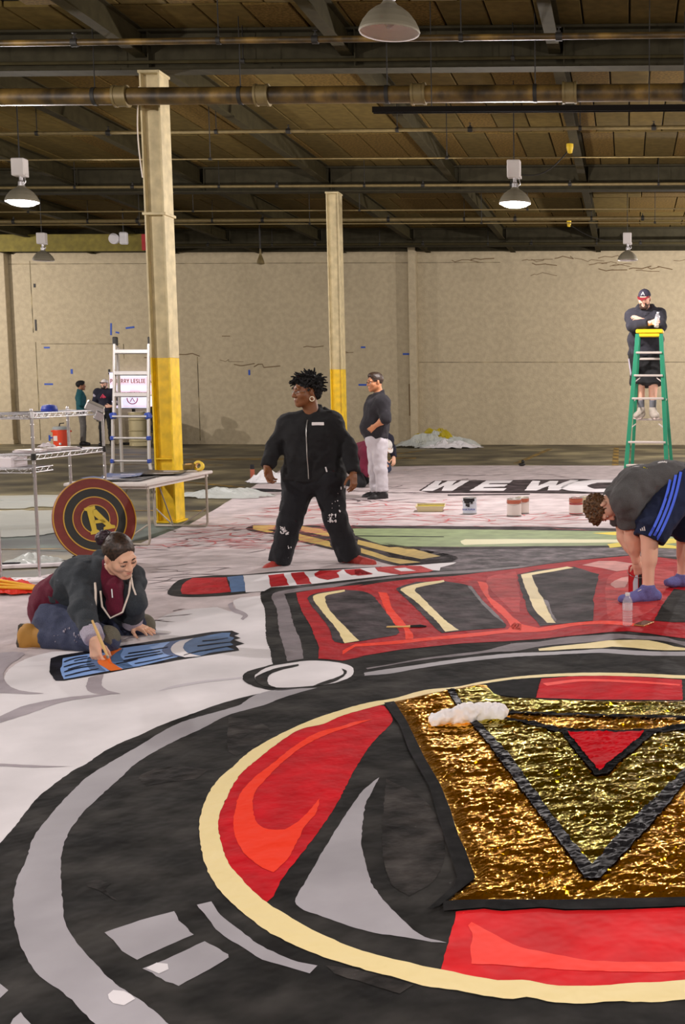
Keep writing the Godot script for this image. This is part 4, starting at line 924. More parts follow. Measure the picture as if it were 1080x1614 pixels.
	crumple("cloth", Vector3.ZERO, Vector3(0.3, 0.13, 0.2), M.redcloth, 41, rc, 24)
	for k in 3:
		obj("fringe", Geo.new().tube([Vector3(-0.25, 0.09 - k * 0.02, 0.05 + k * 0.05), Vector3(0.0, 0.1 - k * 0.02, 0.09 + k * 0.03), Vector3(0.26, 0.04, 0.03 + k * 0.03)], 0.012, 6), M.yellowcloth, rc)
	var bd := thing("foam_board", "white foam board with dark paint spots lying behind the kneeling woman", "board", Vector3(-4.45, 0.005, -8.78), "", 0.15)
	obj("board", Geo.new().box(Vector3(0, 0.012, 0), Vector3(0.75, 0.02, 0.16), Basis(), 0.004), M.paper, bd)
	rng.seed = 3
	var ds := Geo.new()
	for k in 14:
		ds.lathe([Vector2(0.014, 0.0225), Vector2(0, 0.0235)], 7, Transform3D(Basis(), Vector3(rng.randf_range(-0.35, 0.35), 0, rng.randf_range(-0.07, 0.07))))
	obj("paint_spot", ds, M.dripdark, bd)
	var st := thing("wood_strip", "dark flat strip lying on the canvas left of the wire shelf's foot", "strip", Vector3(-5.0, 0.005, -9.55), "", 0.35)
	obj("strip", Geo.new().box(Vector3(0, 0.02, 0), Vector3(0.7, 0.035, 0.05), Basis(), 0.005), M.blackmatt, st)
	obj("strip", Geo.new().box(Vector3(-0.1, 0.016, 0.09), Vector3(0.6, 0.03, 0.06), Basis(), 0.005), M.paper, st)

func brush(t: Node3D, s: float) -> void:
	# lies along x; handle at -x, bristles at +x
	var xf := Transform3D(Basis(Vector3(0, 0, -1), Vector3(1, 0, 0), Vector3(0, -1, 0)) * Basis.from_scale(Vector3(s, s, s)), Vector3.ZERO)
	obj("handle", Geo.new().lathe([Vector2(0, -0.13), Vector2(0.006, -0.125), Vector2(0.008, -0.08), Vector2(0.006, -0.02), Vector2(0.01, 0.02), Vector2(0, 0.02)], 12, xf), M.woodbrush, t)
	obj("ferrule", Geo.new().lathe([Vector2(0.01, 0.02), Vector2(0.011, 0.055), Vector2(0, 0.055)], 12, xf), M.iron, t)
	obj("bristles", Geo.new().lathe([Vector2(0.011, 0.055), Vector2(0.013, 0.085), Vector2(0.004, 0.12), Vector2(0, 0.122)], 12, xf), M.blackmatt, t)

func wall_things() -> void:
	# strips of blue painter's tape: [x, y, w, h, tilt, label]
	var zz := -30.996
	for a in [
		[-13.92, 3.09, 0.045, 0.32, -0.05, "upright strip of blue tape on the wall above the blue-jointed ladder"],
		[-13.40, 3.13, 0.24, 0.05, 0.12, "level strip of blue tape right of the upright strip above the blue-jointed ladder"],
		[-13.75, 3.0, 0.1, 0.045, -0.2, "very short strip of blue tape between the two strips above the blue-jointed ladder"],
		[-15.7, 2.6, 0.16, 0.045, 0.0, "level strip of blue tape high at the left, right of the far left post"],
		[-15.05, 1.96, 0.06, 0.13, 0.0, "short upright strip of blue tape above the woman in teal"],
		[-15.7, 1.62, 0.24, 0.045, 0.0, "level strip of blue tape above the orange cooler"],
		[-15.75, 0.16, 0.05, 0.16, 0.0, "T shaped mark of blue tape beside the orange cooler"],
		[-10.2, 1.93, 0.05, 0.14, 0.0, "short upright strip of blue tape left of the head of the woman in black"],
		[-7.1, 2.6, 0.12, 0.045, 0.0, "short level strip of blue tape right of the second column"],
		[-7.12, 1.6, 0.25, 0.05, 0.0, "level strip of blue tape at the face of the man in white trousers"],
		[-5.92, 2.42, 0.23, 0.05, 0.0, "level strip of blue tape just left of the pale wall post"],
	]:
		var g := Geo.new().box(Vector3.ZERO, Vector3(a[2], a[3], 0.004))
		if a[5].begins_with("T shaped"):
			g.box(Vector3(0.06, 0.01, 0), Vector3(0.1, 0.04, 0.004))
		var o := obj("tape_strip", g, M.bluetape)
		o.position = Vector3(a[0], a[1], zz)
		o.rotation.z = a[4]
		tag(o, a[5], "tape", "blue tape on the back wall")
	# dark marks and small fittings on the wall
	for a in [[-14.02, 1.95, 0.055, 0.14, "small dark wall plate above the man in the white cap"], [-15.95, 4.25, 0.06, 0.1, "small dark wall plate high at the far left"], [-15.97, 3.2, 0.05, 0.3, "narrow dark slot in the wall at the far left"], [-5.86, 1.2, 0.06, 0.85, "tall dark rub mark beside the pale wall post"], [-10.8, 2.9, 0.22, 0.02, "thin dark rub mark on the wall right of the tall column"]]:
		var o := obj("wall_mark", Geo.new().box(Vector3.ZERO, Vector3(a[2], a[3], 0.01), Basis(), 0.002), M.iron if a[3] < 0.4 and a[2] < 0.1 else M.crack)
		o.position = Vector3(a[0], a[1], -30.995)
		tag(o, a[4], "wall mark")
	# lit screen with two lines of letters and a red round emblem
	var s := thing("display_screen", "bright white screen with red lettering seen through the rungs of the blue-jointed ladder", "screen", Vector3(-13.3, 1.45, -30.75))
	obj("screen_panel", Geo.new().box(Vector3(0, 0, 0), Vector3(1.2, 0.98, 0.05), Basis(), 0.008), M.screenglow, s)
	obj("frame", Geo.new().box(Vector3(0, -0.475, 0.02), Vector3(1.22, 0.03, 0.05), Basis(), 0.005).box(Vector3(0, 0.48, 0.02), Vector3(1.22, 0.02, 0.05), Basis(), 0.004), M.screenframe, s)
	word(s, "lettering", "P HARRY LESLIE SM", 0.15, Vector3(0.0, 0.25, 0.027), M.screenink, 1.16)
	var ln := Geo.new()
	rng.seed = 14
	for k in 22:
		ln.box(Vector3(-0.5 + k * 0.047, -0.06, 0.0262), Vector3(rng.randf_range(0.015, 0.042), 0.03, 0.003))
	obj("printed_line", ln, M.screenink, s)
	obj("printed_stripe", Geo.new().box(Vector3(0, 0.25, 0.0256), Vector3(1.18, 0.22, 0.002)).box(Vector3(0, -0.05, 0.0256), Vector3(1.18, 0.1, 0.002)).box(Vector3(0, -0.42, 0.0256), Vector3(1.18, 0.02, 0.002)), M.screenpale, s)
	var em := Geo.new()
	em.tube(arc3(Vector3(0, -0.22, 0.028), 0.14, PI * 0.95, PI * 2.05, 16), 0.014, 6)
	em.tube([Vector3(-0.06, -0.3, 0.028), Vector3(0, -0.2, 0.028), Vector3(0.06, -0.3, 0.028)], 0.012, 6)
	obj("printed_emblem", em, M.screenpink, s)
	obj("stand", Geo.new().box(Vector3(0, -0.94, -0.02), Vector3(0.08, 0.9, 0.06), Basis(), 0.01).box(Vector3(0, -1.42, 0.05), Vector3(0.7, 0.05, 0.3), Basis(), 0.01), M.iron, s)
	var al := AreaLight3D.new()
	al.name = "screen_light"
	al.area_size = Vector2(1.15, 0.92)
	al.light_energy = 0.25
	al.light_color = Color(0.93, 0.92, 1.0)
	al.area_range = 60.0
	al.area_attenuation = 2.0
	al.shadow_enabled = true
	al.position = Vector3(0, 0, 0.06)
	al.rotation_degrees = Vector3(0, 180, 0)
	s.add_child(al)
	var b := thing("steel_drum", "pale steel drum standing below the lit screen", "drum", Vector3(-12.9, 0, -30.2))
	var pf := [Vector2(0, 0), Vector2(0.28, 0)]
	for k in 3:
		var y := 0.1 + k * 0.28
		pf.append_array([Vector2(0.28, y), Vector2(0.295, y + 0.015), Vector2(0.28, y + 0.03)])
	pf.append_array([Vector2(0.28, 0.86), Vector2(0.295, 0.87), Vector2(0.29, 0.885), Vector2(0.27, 0.875), Vector2(0, 0.87)])
	obj("drum_body", Geo.new().lathe(pf, 24), M.barrel, b)
	obj("bung", Geo.new().lathe([Vector2(0.03, 0.87), Vector2(0.03, 0.89), Vector2(0, 0.89)], 10, Transform3D(Basis(), Vector3(0.16, 0, 0.1))), M.iron, b)
	var c := thing("drink_cooler", "orange drink cooler with a grey lid standing by the wall at the left", "cooler", Vector3(-14.72, 0, -29.6))
	obj("tank", Geo.new().lathe([Vector2(0, 0), Vector2(0.19, 0), Vector2(0.2, 0.03), Vector2(0.215, 0.42), Vector2(0.205, 0.44), Vector2(0, 0.44)], 24), M.orangeplastic, c)
	obj("lid", Geo.new().lathe([Vector2(0.215, 0.44), Vector2(0.215, 0.49), Vector2(0.18, 0.52), Vector2(0, 0.53)], 24), M.greylid, c)
	obj("lid_handle", Geo.new().tube([Vector3(-0.05, 0.52, 0), Vector3(-0.03, 0.6, 0), Vector3(0.08, 0.61, 0)], 0.016, 6), M.iron, c)
	for sx in [-1.0, 1.0]:
		obj("side_handle", Geo.new().box(Vector3(sx * 0.23, 0.4, 0), Vector3(0.06, 0.04, 0.1), Basis(), 0.01), M.orangeplastic, c)
	obj("label_print", Geo.new().box(Vector3(-0.06, 0.22, 0.2), Vector3(0.1, 0.13, 0.02)), M.canwhite, c)
	obj("tap", Geo.new().box(Vector3(0.06, 0.08, 0.21), Vector3(0.05, 0.06, 0.05), Basis(), 0.01), M.whiteplastic, c)

func arc3(c: Vector3, r: float, a0: float, a1: float, n: int) -> Array:
	var p := []
	for k in n + 1:
		var a := lerpf(a0, a1, float(k) / n)
		p.append(c + Vector3(cos(a) * r, sin(a) * r, 0))
	return p

func wire_shelf_level(p: Array, y: float, t: Node3D) -> void:
	# p: four corners (x, z); a truss edge round and wires across
	var g := Geo.new()
	for k in 4:
		var a := Vector3(p[k].x, y, p[k].y)
		var b := Vector3(p[(k + 1) % 4].x, y, p[(k + 1) % 4].y)
		g.tube([a, b], 0.0045, 6)
		g.tube([a - Vector3(0, 0.035, 0), b - Vector3(0, 0.035, 0)], 0.0045, 6)
		var n := int(a.distance_to(b) / 0.05)
		var z := []
		for i in n + 1:
			z.append(a.lerp(b, float(i) / n) - Vector3(0, 0.035 if i % 2 else 0.0, 0))
		g.tube(z, 0.0025, 4)
	obj("shelf_edge", g, M.chrome, t)
	var w := Geo.new()
	var n := 30
	for i in range(1, n):
		var u := float(i) / n
		w.tube([Vector3(lerpf(p[0].x, p[1].x, u), y + 0.004, lerpf(p[0].y, p[1].y, u)), Vector3(lerpf(p[3].x, p[2].x, u), y + 0.004, lerpf(p[3].y, p[2].y, u))], 0.002, 4)
	obj("shelf_wires", w, M.chrome, t)

func furniture() -> void:
	# folding table, long side running away from the camera
	var t := thing("folding_table", "low white folding table with steel tube legs, covered with dark posters", "table", Vector3(-4.95, 0, -11.62))
	obj("tabletop", Geo.new().box(Vector3(0, 0.592, 0), Vector3(0.8, 0.035, 1.76), Basis(), 0.01), M.tablewhite, t)
	obj("apron", Geo.new().box(Vector3(0, 0.565, 0.8), Vector3(0.72, 0.03, 0.03)).box(Vector3(0, 0.565, -0.8), Vector3(0.72, 0.03, 0.03)).box(Vector3(0.36, 0.562, 0), Vector3(0.03, 0.03, 1.6)).box(Vector3(-0.36, 0.562, 0), Vector3(0.03, 0.03, 1.6)), M.tablewhite, t)
	for e in [[0.78, 0.37, -0.34], [-0.72, 0.38, -0.2]]:
		var z: float = e[0]
		for x in [e[1], e[2]]:
			obj("leg", Geo.new().tube([Vector3(x, 0.575, z), Vector3(x, 0.06, z), Vector3(x * 0.96, 0.015, z)], 0.0125, 10), M.tableleg, t)
		obj("foot_bar", Geo.new().tube([Vector3(e[1] * 0.96, 0.015, z), Vector3(e[2] * 0.96, 0.015, z)], 0.0125, 10), M.tableleg, t)
		obj("brace", Geo.new().tube([Vector3(e[1] * 0.95, 0.2, z), Vector3(0.1, 0.03, z + 0.02)], 0.008, 6).tube([Vector3(e[2] * 0.9, 0.2, z), Vector3(0.0, 0.03, z + 0.02)], 0.008, 6).tube([Vector3(0.0, 0.56, z * 0.45), Vector3(0.0, 0.02, z)], 0.008, 6), M.tableleg, t)
	# posters and prints on the table
	rng.seed = 8
	var sheets := [[-0.05, 0.35, 0.55, 0.75, 0.1, "darkposter", "large black poster sheet on the table's near half"], [-0.1, -0.4, 0.5, 0.7, -0.15, "darkposter", "black poster sheet on the table's far half"], [-0.18, 0.05, 0.36, 0.5, 0.3, "blueposter", "blue printed sheet across the middle of the table"], [0.12, -0.3, 0.4, 0.6, 0.22, "darkposter", "black poster curling over the table's right side"], [-0.1, 0.62, 0.4, 0.24, -0.1, "blueposter", "narrow blue sheet at the table's near end"]]
	var y := 0.6105
	for a in sheets:
		var g := Geo.new()
		var n := 6
		for i in n:
			var x0: float = (float(i) / n - 0.5) * a[2]
			var x1: float = (float(i + 1) / n - 0.5) * a[2]
			var f := func(x: float) -> float: return 0.012 * pow(absf(x) / a[2] * 2.0, 3.0)
			g.quad(Vector3(x0, f.call(x0), -a[3] / 2), Vector3(x1, f.call(x1), -a[3] / 2), Vector3(x1, f.call(x1), a[3] / 2), Vector3(x0, f.call(x0), a[3] / 2), Vector3.UP)
		var s := thing("poster_sheet", a[6], "poster", Vector3(-4.95 + a[0], y, -11.62 + a[1]), "posters on the folding table", a[4])
		obj("sheet", g, M[a[5]], s)
		obj("printed_stripe", Geo.new().box(Vector3(0, 0.002, a[3] * 0.3), Vector3(a[2] * 0.5, 0.001, 0.03)).box(Vector3(0.03, 0.002, -a[3] * 0.2), Vector3(a[2] * 0.4, 0.001, 0.05)), M.paper, s)
		y += 0.006
	var tp := thing("tape_roll", "roll of yellow tape on the far end of the folding table", "tape roll", Vector3(-4.72, 0.645, -12.25))
	obj("roll", Geo.new().lathe([Vector2(0.035, 0.0), Vector2(0.06, 0.0), Vector2(0.06, 0.05), Vector2(0.035, 0.05), Vector2(0.035, 0.0)], 20, Transform3D(Basis(Vector3.RIGHT, 0.15), Vector3.ZERO)), M.yellowline, tp)
	obj("core", Geo.new().lathe([Vector2(0.034, 0.05), Vector2(0.034, 0.0)], 20, Transform3D(Basis(Vector3.RIGHT, 0.15), Vector3.ZERO)), M.woodbrush, tp)
	var tp2 := thing("tape_roll", "second roll of yellow tape leaning on the first at the table's far end", "tape roll", Vector3(-4.63, 0.67, -12.3))
	obj("roll", Geo.new().lathe([Vector2(0.03, -0.025), Vector2(0.055, -0.025), Vector2(0.055, 0.025), Vector2(0.03, 0.025), Vector2(0.03, -0.025)], 20, Transform3D(Basis(Vector3.RIGHT, 1.3), Vector3.ZERO)), M.ladderyellow, tp2)
	obj("core", Geo.new().lathe([Vector2(0.029, 0.025), Vector2(0.029, -0.025)], 20, Transform3D(Basis(Vector3.RIGHT, 1.3), Vector3.ZERO)), M.woodbrush, tp2)
	# wire shelf
	var w := thing("wire_shelf", "chrome wire shelf on four posts at the left edge of the picture", "shelf", Vector3(-4.77, 0, -9.44))
	var c := [Vector2(0.15, 0.61), Vector2(0.15, -0.6), Vector2(-0.16, -0.6), Vector2(-0.16, 0.61)]
	for q in c:
		var g := Geo.new()
		g.lathe([Vector2(0, 0), Vector2(0.009, 0), Vector2(0.009, 0.07), Vector2(0.0125, 0.075), Vector2(0.0125, 1.33), Vector2(0.009, 1.345), Vector2(0, 1.345)], 14)
		for k in 12:
			g.lathe([Vector2(0.0125, 0.12 + k * 0.1), Vector2(0.0138, 0.123 + k * 0.1), Vector2(0.0125, 0.126 + k * 0.1)], 14)
		var p := obj("post", g, M.chrome, w)
		p.position = Vector3(q.x, 0, q.y)
		var f := Geo.new().lathe([Vector2(0, 0), Vector2(0.02, 0.0), Vector2(0.02, 0.012), Vector2(0.01, 0.02), Vector2(0, 0.02)], 12)
		var fo := obj("levelling_foot", f, M.iron, w)
		fo.position = Vector3(q.x, 0, q.y)
		for yy in [0.985, 1.31]:
			var cl := Geo.new().lathe([Vector2(0.016, -0.04), Vector2(0.02, -0.035), Vector2(0.018, 0.01), Vector2(0.0135, 0.012)], 12)
			var co := obj("collar", cl, M.iron if yy < 1.0 else M.chrome, w)
			co.position = Vector3(q.x, yy, q.y)
	for yy in [0.985, 1.31]:
		wire_shelf_level(c, yy, w)
	wire_shelf_level([Vector2(0.14, 0.66), Vector2(0.14, 0.3), Vector2(-0.6, 0.3), Vector2(-0.6, 0.66)], 0.885, w)
	wire_shelf_level([Vector2(0.13, 0.62), Vector2(0.13, 0.3), Vector2(-0.6, 0.3), Vector2(-0.6, 0.62)], 1.3, w)
	# on the shelf
	var bx := thing("cardboard_box", "flat white cardboard box lying on the low left shelf", "box", Vector3(-4.93, 0.89, -8.92))
	obj("box_body", Geo.new().box(Vector3(0, 0.038, 0), Vector3(0.3, 0.075, 0.24), Basis(), 0.004), M.paper, bx)
	obj("print_mark", Geo.new().box(Vector3(0.04, 0.06, 0.1205), Vector3(0.03, 0.006, 0.001)).box(Vector3(-0.06, 0.058, 0.1205), Vector3(0.05, 0.006, 0.001)), M.iron, bx)
	var bw := thing("plastic_bowl", "blue plastic bowl turned over on the top of the wire shelf", "bowl", Vector3(-4.69, 1.316, -9.25))
	obj("bowl", Geo.new().lathe([Vector2(0.062, 0.0), Vector2(0.064, 0.02), Vector2(0.055, 0.045), Vector2(0.03, 0.054), Vector2(0, 0.056)], 24), M.bluepart, bw)
	obj("rim", Geo.new().tube(ring(0.062, 0.003, 24), 0.004, 6, false), M.bluepart, bw)
	var cl := thing("clamp_lamp", "silver box-shaped work light clamped to the shelf's back post", "lamp", Vector3(-4.64, 1.315, -9.96))
	var bs := Basis(Vector3(0, 0, 1), -0.5) * Basis(Vector3.UP, 0.4)
	obj("housing", Geo.new().box(Vector3(0.01, 0.02, 0.04), Vector3(0.15, 0.075, 0.1), bs, 0.008), M.alu, cl)
	obj("reflector", Geo.new().box(Vector3(0.055, -0.045, 0.06), Vector3(0.07, 0.085, 0.08), bs, 0.01), M.chrome, cl)
	obj("clamp", Geo.new().box(Vector3(0.02, -0.05, 0), Vector3(0.025, 0.1, 0.03), Basis(), 0.004), M.iron, cl)
	# paper and tools on the middle shelf
	rng.seed = 12
	var items := ["sheaf of white paper on the shelf's middle level, nearest the front post", "crumpled white paper on the shelf's middle level beside the sheaf", "white paper strip on the shelf's middle level towards the back post"]
	for i in 3:
		var p := thing("paper_sheaf", items[i], "paper", Vector3(-4.79 + i * 0.02, 0.995, -9.1 - i * 0.24), "papers on the wire shelf", 0.3 * i)
		obj("sheet", Geo.new().box(Vector3(0, 0.008, 0), Vector3(0.2, 0.014, 0.2), Basis(Vector3.UP, 0.2), 0.002), M.paper, p)
		obj("sheet", Geo.new().box(Vector3(0.02, 0.018, 0.02), Vector3(0.16, 0.006, 0.18), Basis(Vector3(0.05, 1, 0.03).normalized(), -0.3), 0.002), M.canwhite, p)
		if i == 1:
			crumple("crumpled_sheet", Vector3(0, 0.02, 0), Vector3(0.07, 0.06, 0.08), M.paper, 5, p, 12)
	var kn := thing("utility_knife", "dark utility knife lying on the shelf's middle level below the cooler", "knife", Vector3(-4.68, 1.0, -9.62), "", 0.2)
	obj("knife_handle", Geo.new().box(Vector3(0, 0.008, 0), Vector3(0.13, 0.016, 0.03), Basis(), 0.005), M.blackmatt, kn)
	obj("blade", Geo.new().box(Vector3(0.08, 0.008, 0), Vector3(0.04, 0.003, 0.018)), M.alu, kn)
	round_sign()

func round_sign() -> void:
	var t := thing("round_sign", "round red and black wooden sign with a gold letter A, leaning by the table", "sign", Vector3(-4.555, 0.02, -9.74))
	var yaw := Basis(Vector3.UP, 0.86)
	var tilt := Basis(Vector3.RIGHT, -0.2)
	t.basis = (yaw * tilt).scaled(Vector3.ONE * 1.02)
	var r := 0.355
	var toface := Transform3D(Basis(Vector3.RIGHT, PI / 2), Vector3(0, r, 0))   # lathe axis to +z
	obj("board", Geo.new().lathe([Vector2(0, -0.012), Vector2(r - 0.004, -0.012), Vector2(r, -0.008), Vector2(r, 0.008), Vector2(r - 0.004, 0.012), Vector2(0, 0.012)], 64, toface), M.discred, t)
	# raised painted rings: outer radius, inner radius, height, material
	for a in [[0.355, 0.347, 0.016, "discgold"], [0.272, 0.262, 0.0155, "discgold"], [0.262, 0.195, 0.0135, "discblack"], [0.195, 0.187, 0.0155, "discgold"], [0.125, 0.117, 0.0155, "discgold"], [0.117, 0.0, 0.0135, "discblack"]]:
		obj("painted_ring", Geo.new().lathe([Vector2(a[0], 0.012), Vector2(a[0], a[2]), Vector2(a[1], a[2]), Vector2(a[1], 0.012)], 64, toface), M[a[3]], t)
	# the letter A: thick left stroke, slab feet, as it stands on the sign
	var A := [
		[Vector2(-0.075, 0.095), Vector2(0.005, 0.1), Vector2(0.005, 0.075), Vector2(-0.015, 0.07), Vector2(-0.02, -0.075), Vector2(-0.005, -0.085), Vector2(-0.005, -0.105), Vector2(-0.07, -0.105), Vector2(-0.068, -0.085), Vector2(-0.055, -0.075), Vector2(-0.058, 0.07), Vector2(-0.075, 0.078)],
		[Vector2(-0.02, 0.07), Vector2(0.01, 0.07), Vector2(0.095, -0.06), Vector2(0.12, -0.07), Vector2(0.12, -0.09), Vector2(0.03, -0.09), Vector2(0.035, -0.07), Vector2(0.055, -0.062), Vector2(-0.02, 0.035)],
		[Vector2(-0.03, -0.005), Vector2(0.045, -0.01), Vector2(0.06, -0.035), Vector2(-0.03, -0.03)],
	]
	for s in A:
		var pl := PackedVector2Array()
		for q in s:
			pl.append(q)
		obj("letter_stroke", Geo.new().prism(pl, 0.006, Transform3D(Basis(Vector3(0, 0, 1), 0.1).scaled(Vector3(1.15, 1.15, 1.0)), Vector3(0.01, r, 0.0135))), M.discyellow, t)

func ladders() -> void:
	# multi-position aluminium ladder with blue joints
	var t := thing("folding_ladder", "tall aluminium folding ladder with blue hinge joints left of the tall column", "ladder", Vector3(-7.17, 0, -16.5))
	for sx in [-1.0, 1.0]:
		obj("rail", Geo.new().bar(Vector3(sx * 0.25, 1.11, 0), Vector3(sx * 0.25, 2.14, -0.13), 0.03, 0.07, Vector3.BACK, 0.004), M.alu, t)
		obj("rail", Geo.new().bar(Vector3(sx * 0.26, 1.11, 0.02), Vector3(sx * 0.265, 0.46, 0.07), 0.03, 0.06, Vector3.BACK, 0.004).bar(Vector3(sx * 0.265, 0.46, 0.07), Vector3(sx * 0.34, 0.02, 0.1), 0.03, 0.06, Vector3.BACK, 0.004), M.alu, t)
		obj("foot", Geo.new().box(Vector3(sx * 0.34, 0.02, 0.1), Vector3(0.06, 0.04, 0.09), Basis(), 0.008), M.iron, t)
		obj("top_cap", Geo.new().box(Vector3(sx * 0.258, 2.18, -0.16), Vector3(0.055, 0.13, 0.09), Basis(), 0.012), M.iron, t)
		obj("hinge_joint", Geo.new().box(Vector3(sx * 0.255, 1.11, 0.02), Vector3(0.08, 0.09, 0.1), Basis(Vector3(0, 0, 1), 0.3), 0.015), M.ladderblue, t)
		obj("hinge_joint", Geo.new().box(Vector3(sx * 0.265, 0.79, 0.05), Vector3(0.05, 0.06, 0.09), Basis(), 0.012), M.ladderblue, t)
		obj("hinge_joint", Geo.new().box(Vector3(sx * 0.27, 0.46, 0.075), Vector3(0.045, 0.06, 0.08), Basis(), 0.01), M.ladderblue, t)
		obj("rear_rail", Geo.new().bar(Vector3(sx * 0.252, 2.1, -0.21), Vector3(sx * 0.33, 0.02, -0.36), 0.028, 0.06, Vector3.BACK, 0.004), M.alu, t)
	for y in [2.03, 1.72, 1.41, 1.1, 0.79, 0.46]:
		var u: float = clampf((y - 1.11) / 1.03, 0.0, 1.0)
		var hw := 0.25 if y > 1.0 else 0.262
		obj("rung", Geo.new().box(Vector3(0, y, -0.13 * u + (0.0 if y > 1.2 else 0.05)), Vector3(hw * 2.0, 0.028 if y < 1.2 else 0.06, 0.06), Basis(Vector3.RIGHT, -0.15), 0.006), M.alu, t)
	for y in [1.72, 1.41, 1.1]:
		var u: float = (2.1 - y) / 2.08
		obj("rung", Geo.new().tube([Vector3(-0.25, y, -0.21 - 0.15 * u), Vector3(0.25, y, -0.21 - 0.15 * u)], 0.015, 8), M.alu, t)
	# green fibreglass step ladder
	var s := thing("step_ladder", "tall green step ladder with a yellow top at the right", "ladder", Vector3(0.29, 0, -15.95))
	s.rotation.y = -0.1
	var top := 2.31
	obj("top_cap", Geo.new().box(Vector3(0, top - 0.035, -0.02), Vector3(0.37, 0.055, 0.2), Basis(), 0.012).box(Vector3(0, top - 0.085, 0.0), Vector3(0.29, 0.05, 0.14), Basis(), 0.01), M.ladderyellow, s)
	for sx in [-1.0, 1.0]:
		var a := Vector3(sx * 0.16, top - 0.07, 0.05)
		var b := Vector3(sx * 0.3, 0.03, 0.52)
		var g := Geo.new().bar(a, b, 0.058, 0.03, Vector3.BACK, 0.004)
		obj("front_rail", g, M.laddergreen, s)
		var c := Vector3(sx * 0.15, top - 0.07, -0.06)
		var d := Vector3(sx * 0.31, 0.03, -0.62)
		obj("rear_rail", Geo.new().bar(c, d, 0.045, 0.028, Vector3.BACK, 0.004), M.laddergreen, s)
		obj("foot", Geo.new().box(b - Vector3(0, 0.005, 0), Vector3(0.06, 0.05, 0.1), Basis(), 0.008), M.iron, s)
		obj("foot", Geo.new().box(d - Vector3(0, 0.005, 0), Vector3(0.05, 0.05, 0.08), Basis(), 0.008), M.iron, s)
		var sp := Geo.new().bar(a.lerp(b, 0.42), c.lerp(d, 0.4), 0.02, 0.012)
		obj("spreader", sp, M.laddersteel, s)
		for u in [0.3, 0.58, 0.86]:
			var br := Geo.new()
			var q := a.lerp(b, u)
			br.bar(q, q + Vector3(-sx * 0.09, 0.07, -0.01), 0.014, 0.014)
			obj("step_brace", br, M.laddersteel, s)
	for u in [0.115, 0.255, 0.395, 0.66, 0.8, 0.93]:
		var q := Vector3(0, lerpf(top - 0.07, 0.03, u), lerpf(0.05, 0.52, u))
		obj("step", Geo.new().box(q + Vector3(0, 0, -0.01), Vector3(2.0 * lerpf(0.16, 0.3, u), 0.028, 0.085), Basis(), 0.005), M.laddersteel, s)
	for u in [0.15, 0.53, 0.84]:
		var q := Vector3(0, lerpf(top - 0.07, 0.03, u), lerpf(-0.06, -0.62, u))
		obj("rear_brace", Geo.new().box(q, Vector3(2.0 * lerpf(0.15, 0.33, u), 0.03, 0.02), Basis(), 0.004), M.laddersteel, s)

# ---------------------------------------------------------------- people
var head_cache := {}

func head_geo(style: String, cell: float) -> Geo:
	# a head in its own axes: z towards the face, y up, centred between the ears at eye level
	var key := style + str(cell)
	if head_cache.has(key):
		return head_cache[key]
	var f := Field.new()
	var w := 1.0
	var nose := 1.0
	if style == "broad":
		w = 1.08
		nose = 1.25
	elif style == "slim":
		w = 0.95
		nose = 0.9
	f.ell(Vector3(0, 0.032, -0.018), Vector3(0.074 * w, 0.085, 0.094), Basis(), 0.03)
	f.ell(Vector3(0, -0.03, 0.024), Vector3(0.062 * w, 0.078, 0.068), Basis(), 0.03)
	f.cap(Vector3(0.05 * w, -0.055, 0.0), Vector3(0.012, -0.098, 0.066), 0.024, 0.02, 0.03)
	f.cap(Vector3(-0.05 * w, -0.055, 0.0), Vector3(-0.012, -0.098, 0.066), 0.024, 0.02, 0.03)
	for s in [-1.0, 1.0]:
		f.ell(Vector3(s * 0.04 * w, -0.026, 0.056), Vector3(0.026, 0.024, 0.026), Basis(), 0.025)
	f.cap(Vector3(-0.036, 0.024, 0.078), Vector3(0.036, 0.024, 0.078), 0.0125, 0.0125, 0.02)
	f.cap(Vector3(0, 0.014, 0.085), Vector3(0, -0.03, 0.106), 0.0085, 0.0125 * nose, 0.012)
	for s in [-1.0, 1.0]:
		f.ell(Vector3(s * 0.013 * nose, -0.034, 0.096), Vector3(0.0095, 0.008, 0.011), Basis(), 0.008)
	f.cap(Vector3(-0.018, -0.06, 0.085), Vector3(0.018, -0.06, 0.085), 0.0085, 0.0085, 0.012)
	f.cap(Vector3(-0.016, -0.073, 0.083), Vector3(0.016, -0.073, 0.083), 0.009, 0.009, 0.012)
	for s in [-1.0, 1.0]:
		f.ell(Vector3(s * 0.077 * w, -0.006, -0.012), Vector3(0.010, 0.031, 0.019), Basis(Vector3.UP, s * 0.35), 0.008)
	f.cap(Vector3(0, -0.06, -0.024), Vector3(0, -0.17, -0.036), 0.054 * w, 0.057 * w, 0.03)
	for s in [-1.0, 1.0]:
		f.ell(Vector3(s * 0.032, 0.002, 0.094), Vector3(0.017, 0.011, 0.016), Basis(), 0.012, true)
	var g := f.geo(cell)
	head_cache[key] = g
	return g

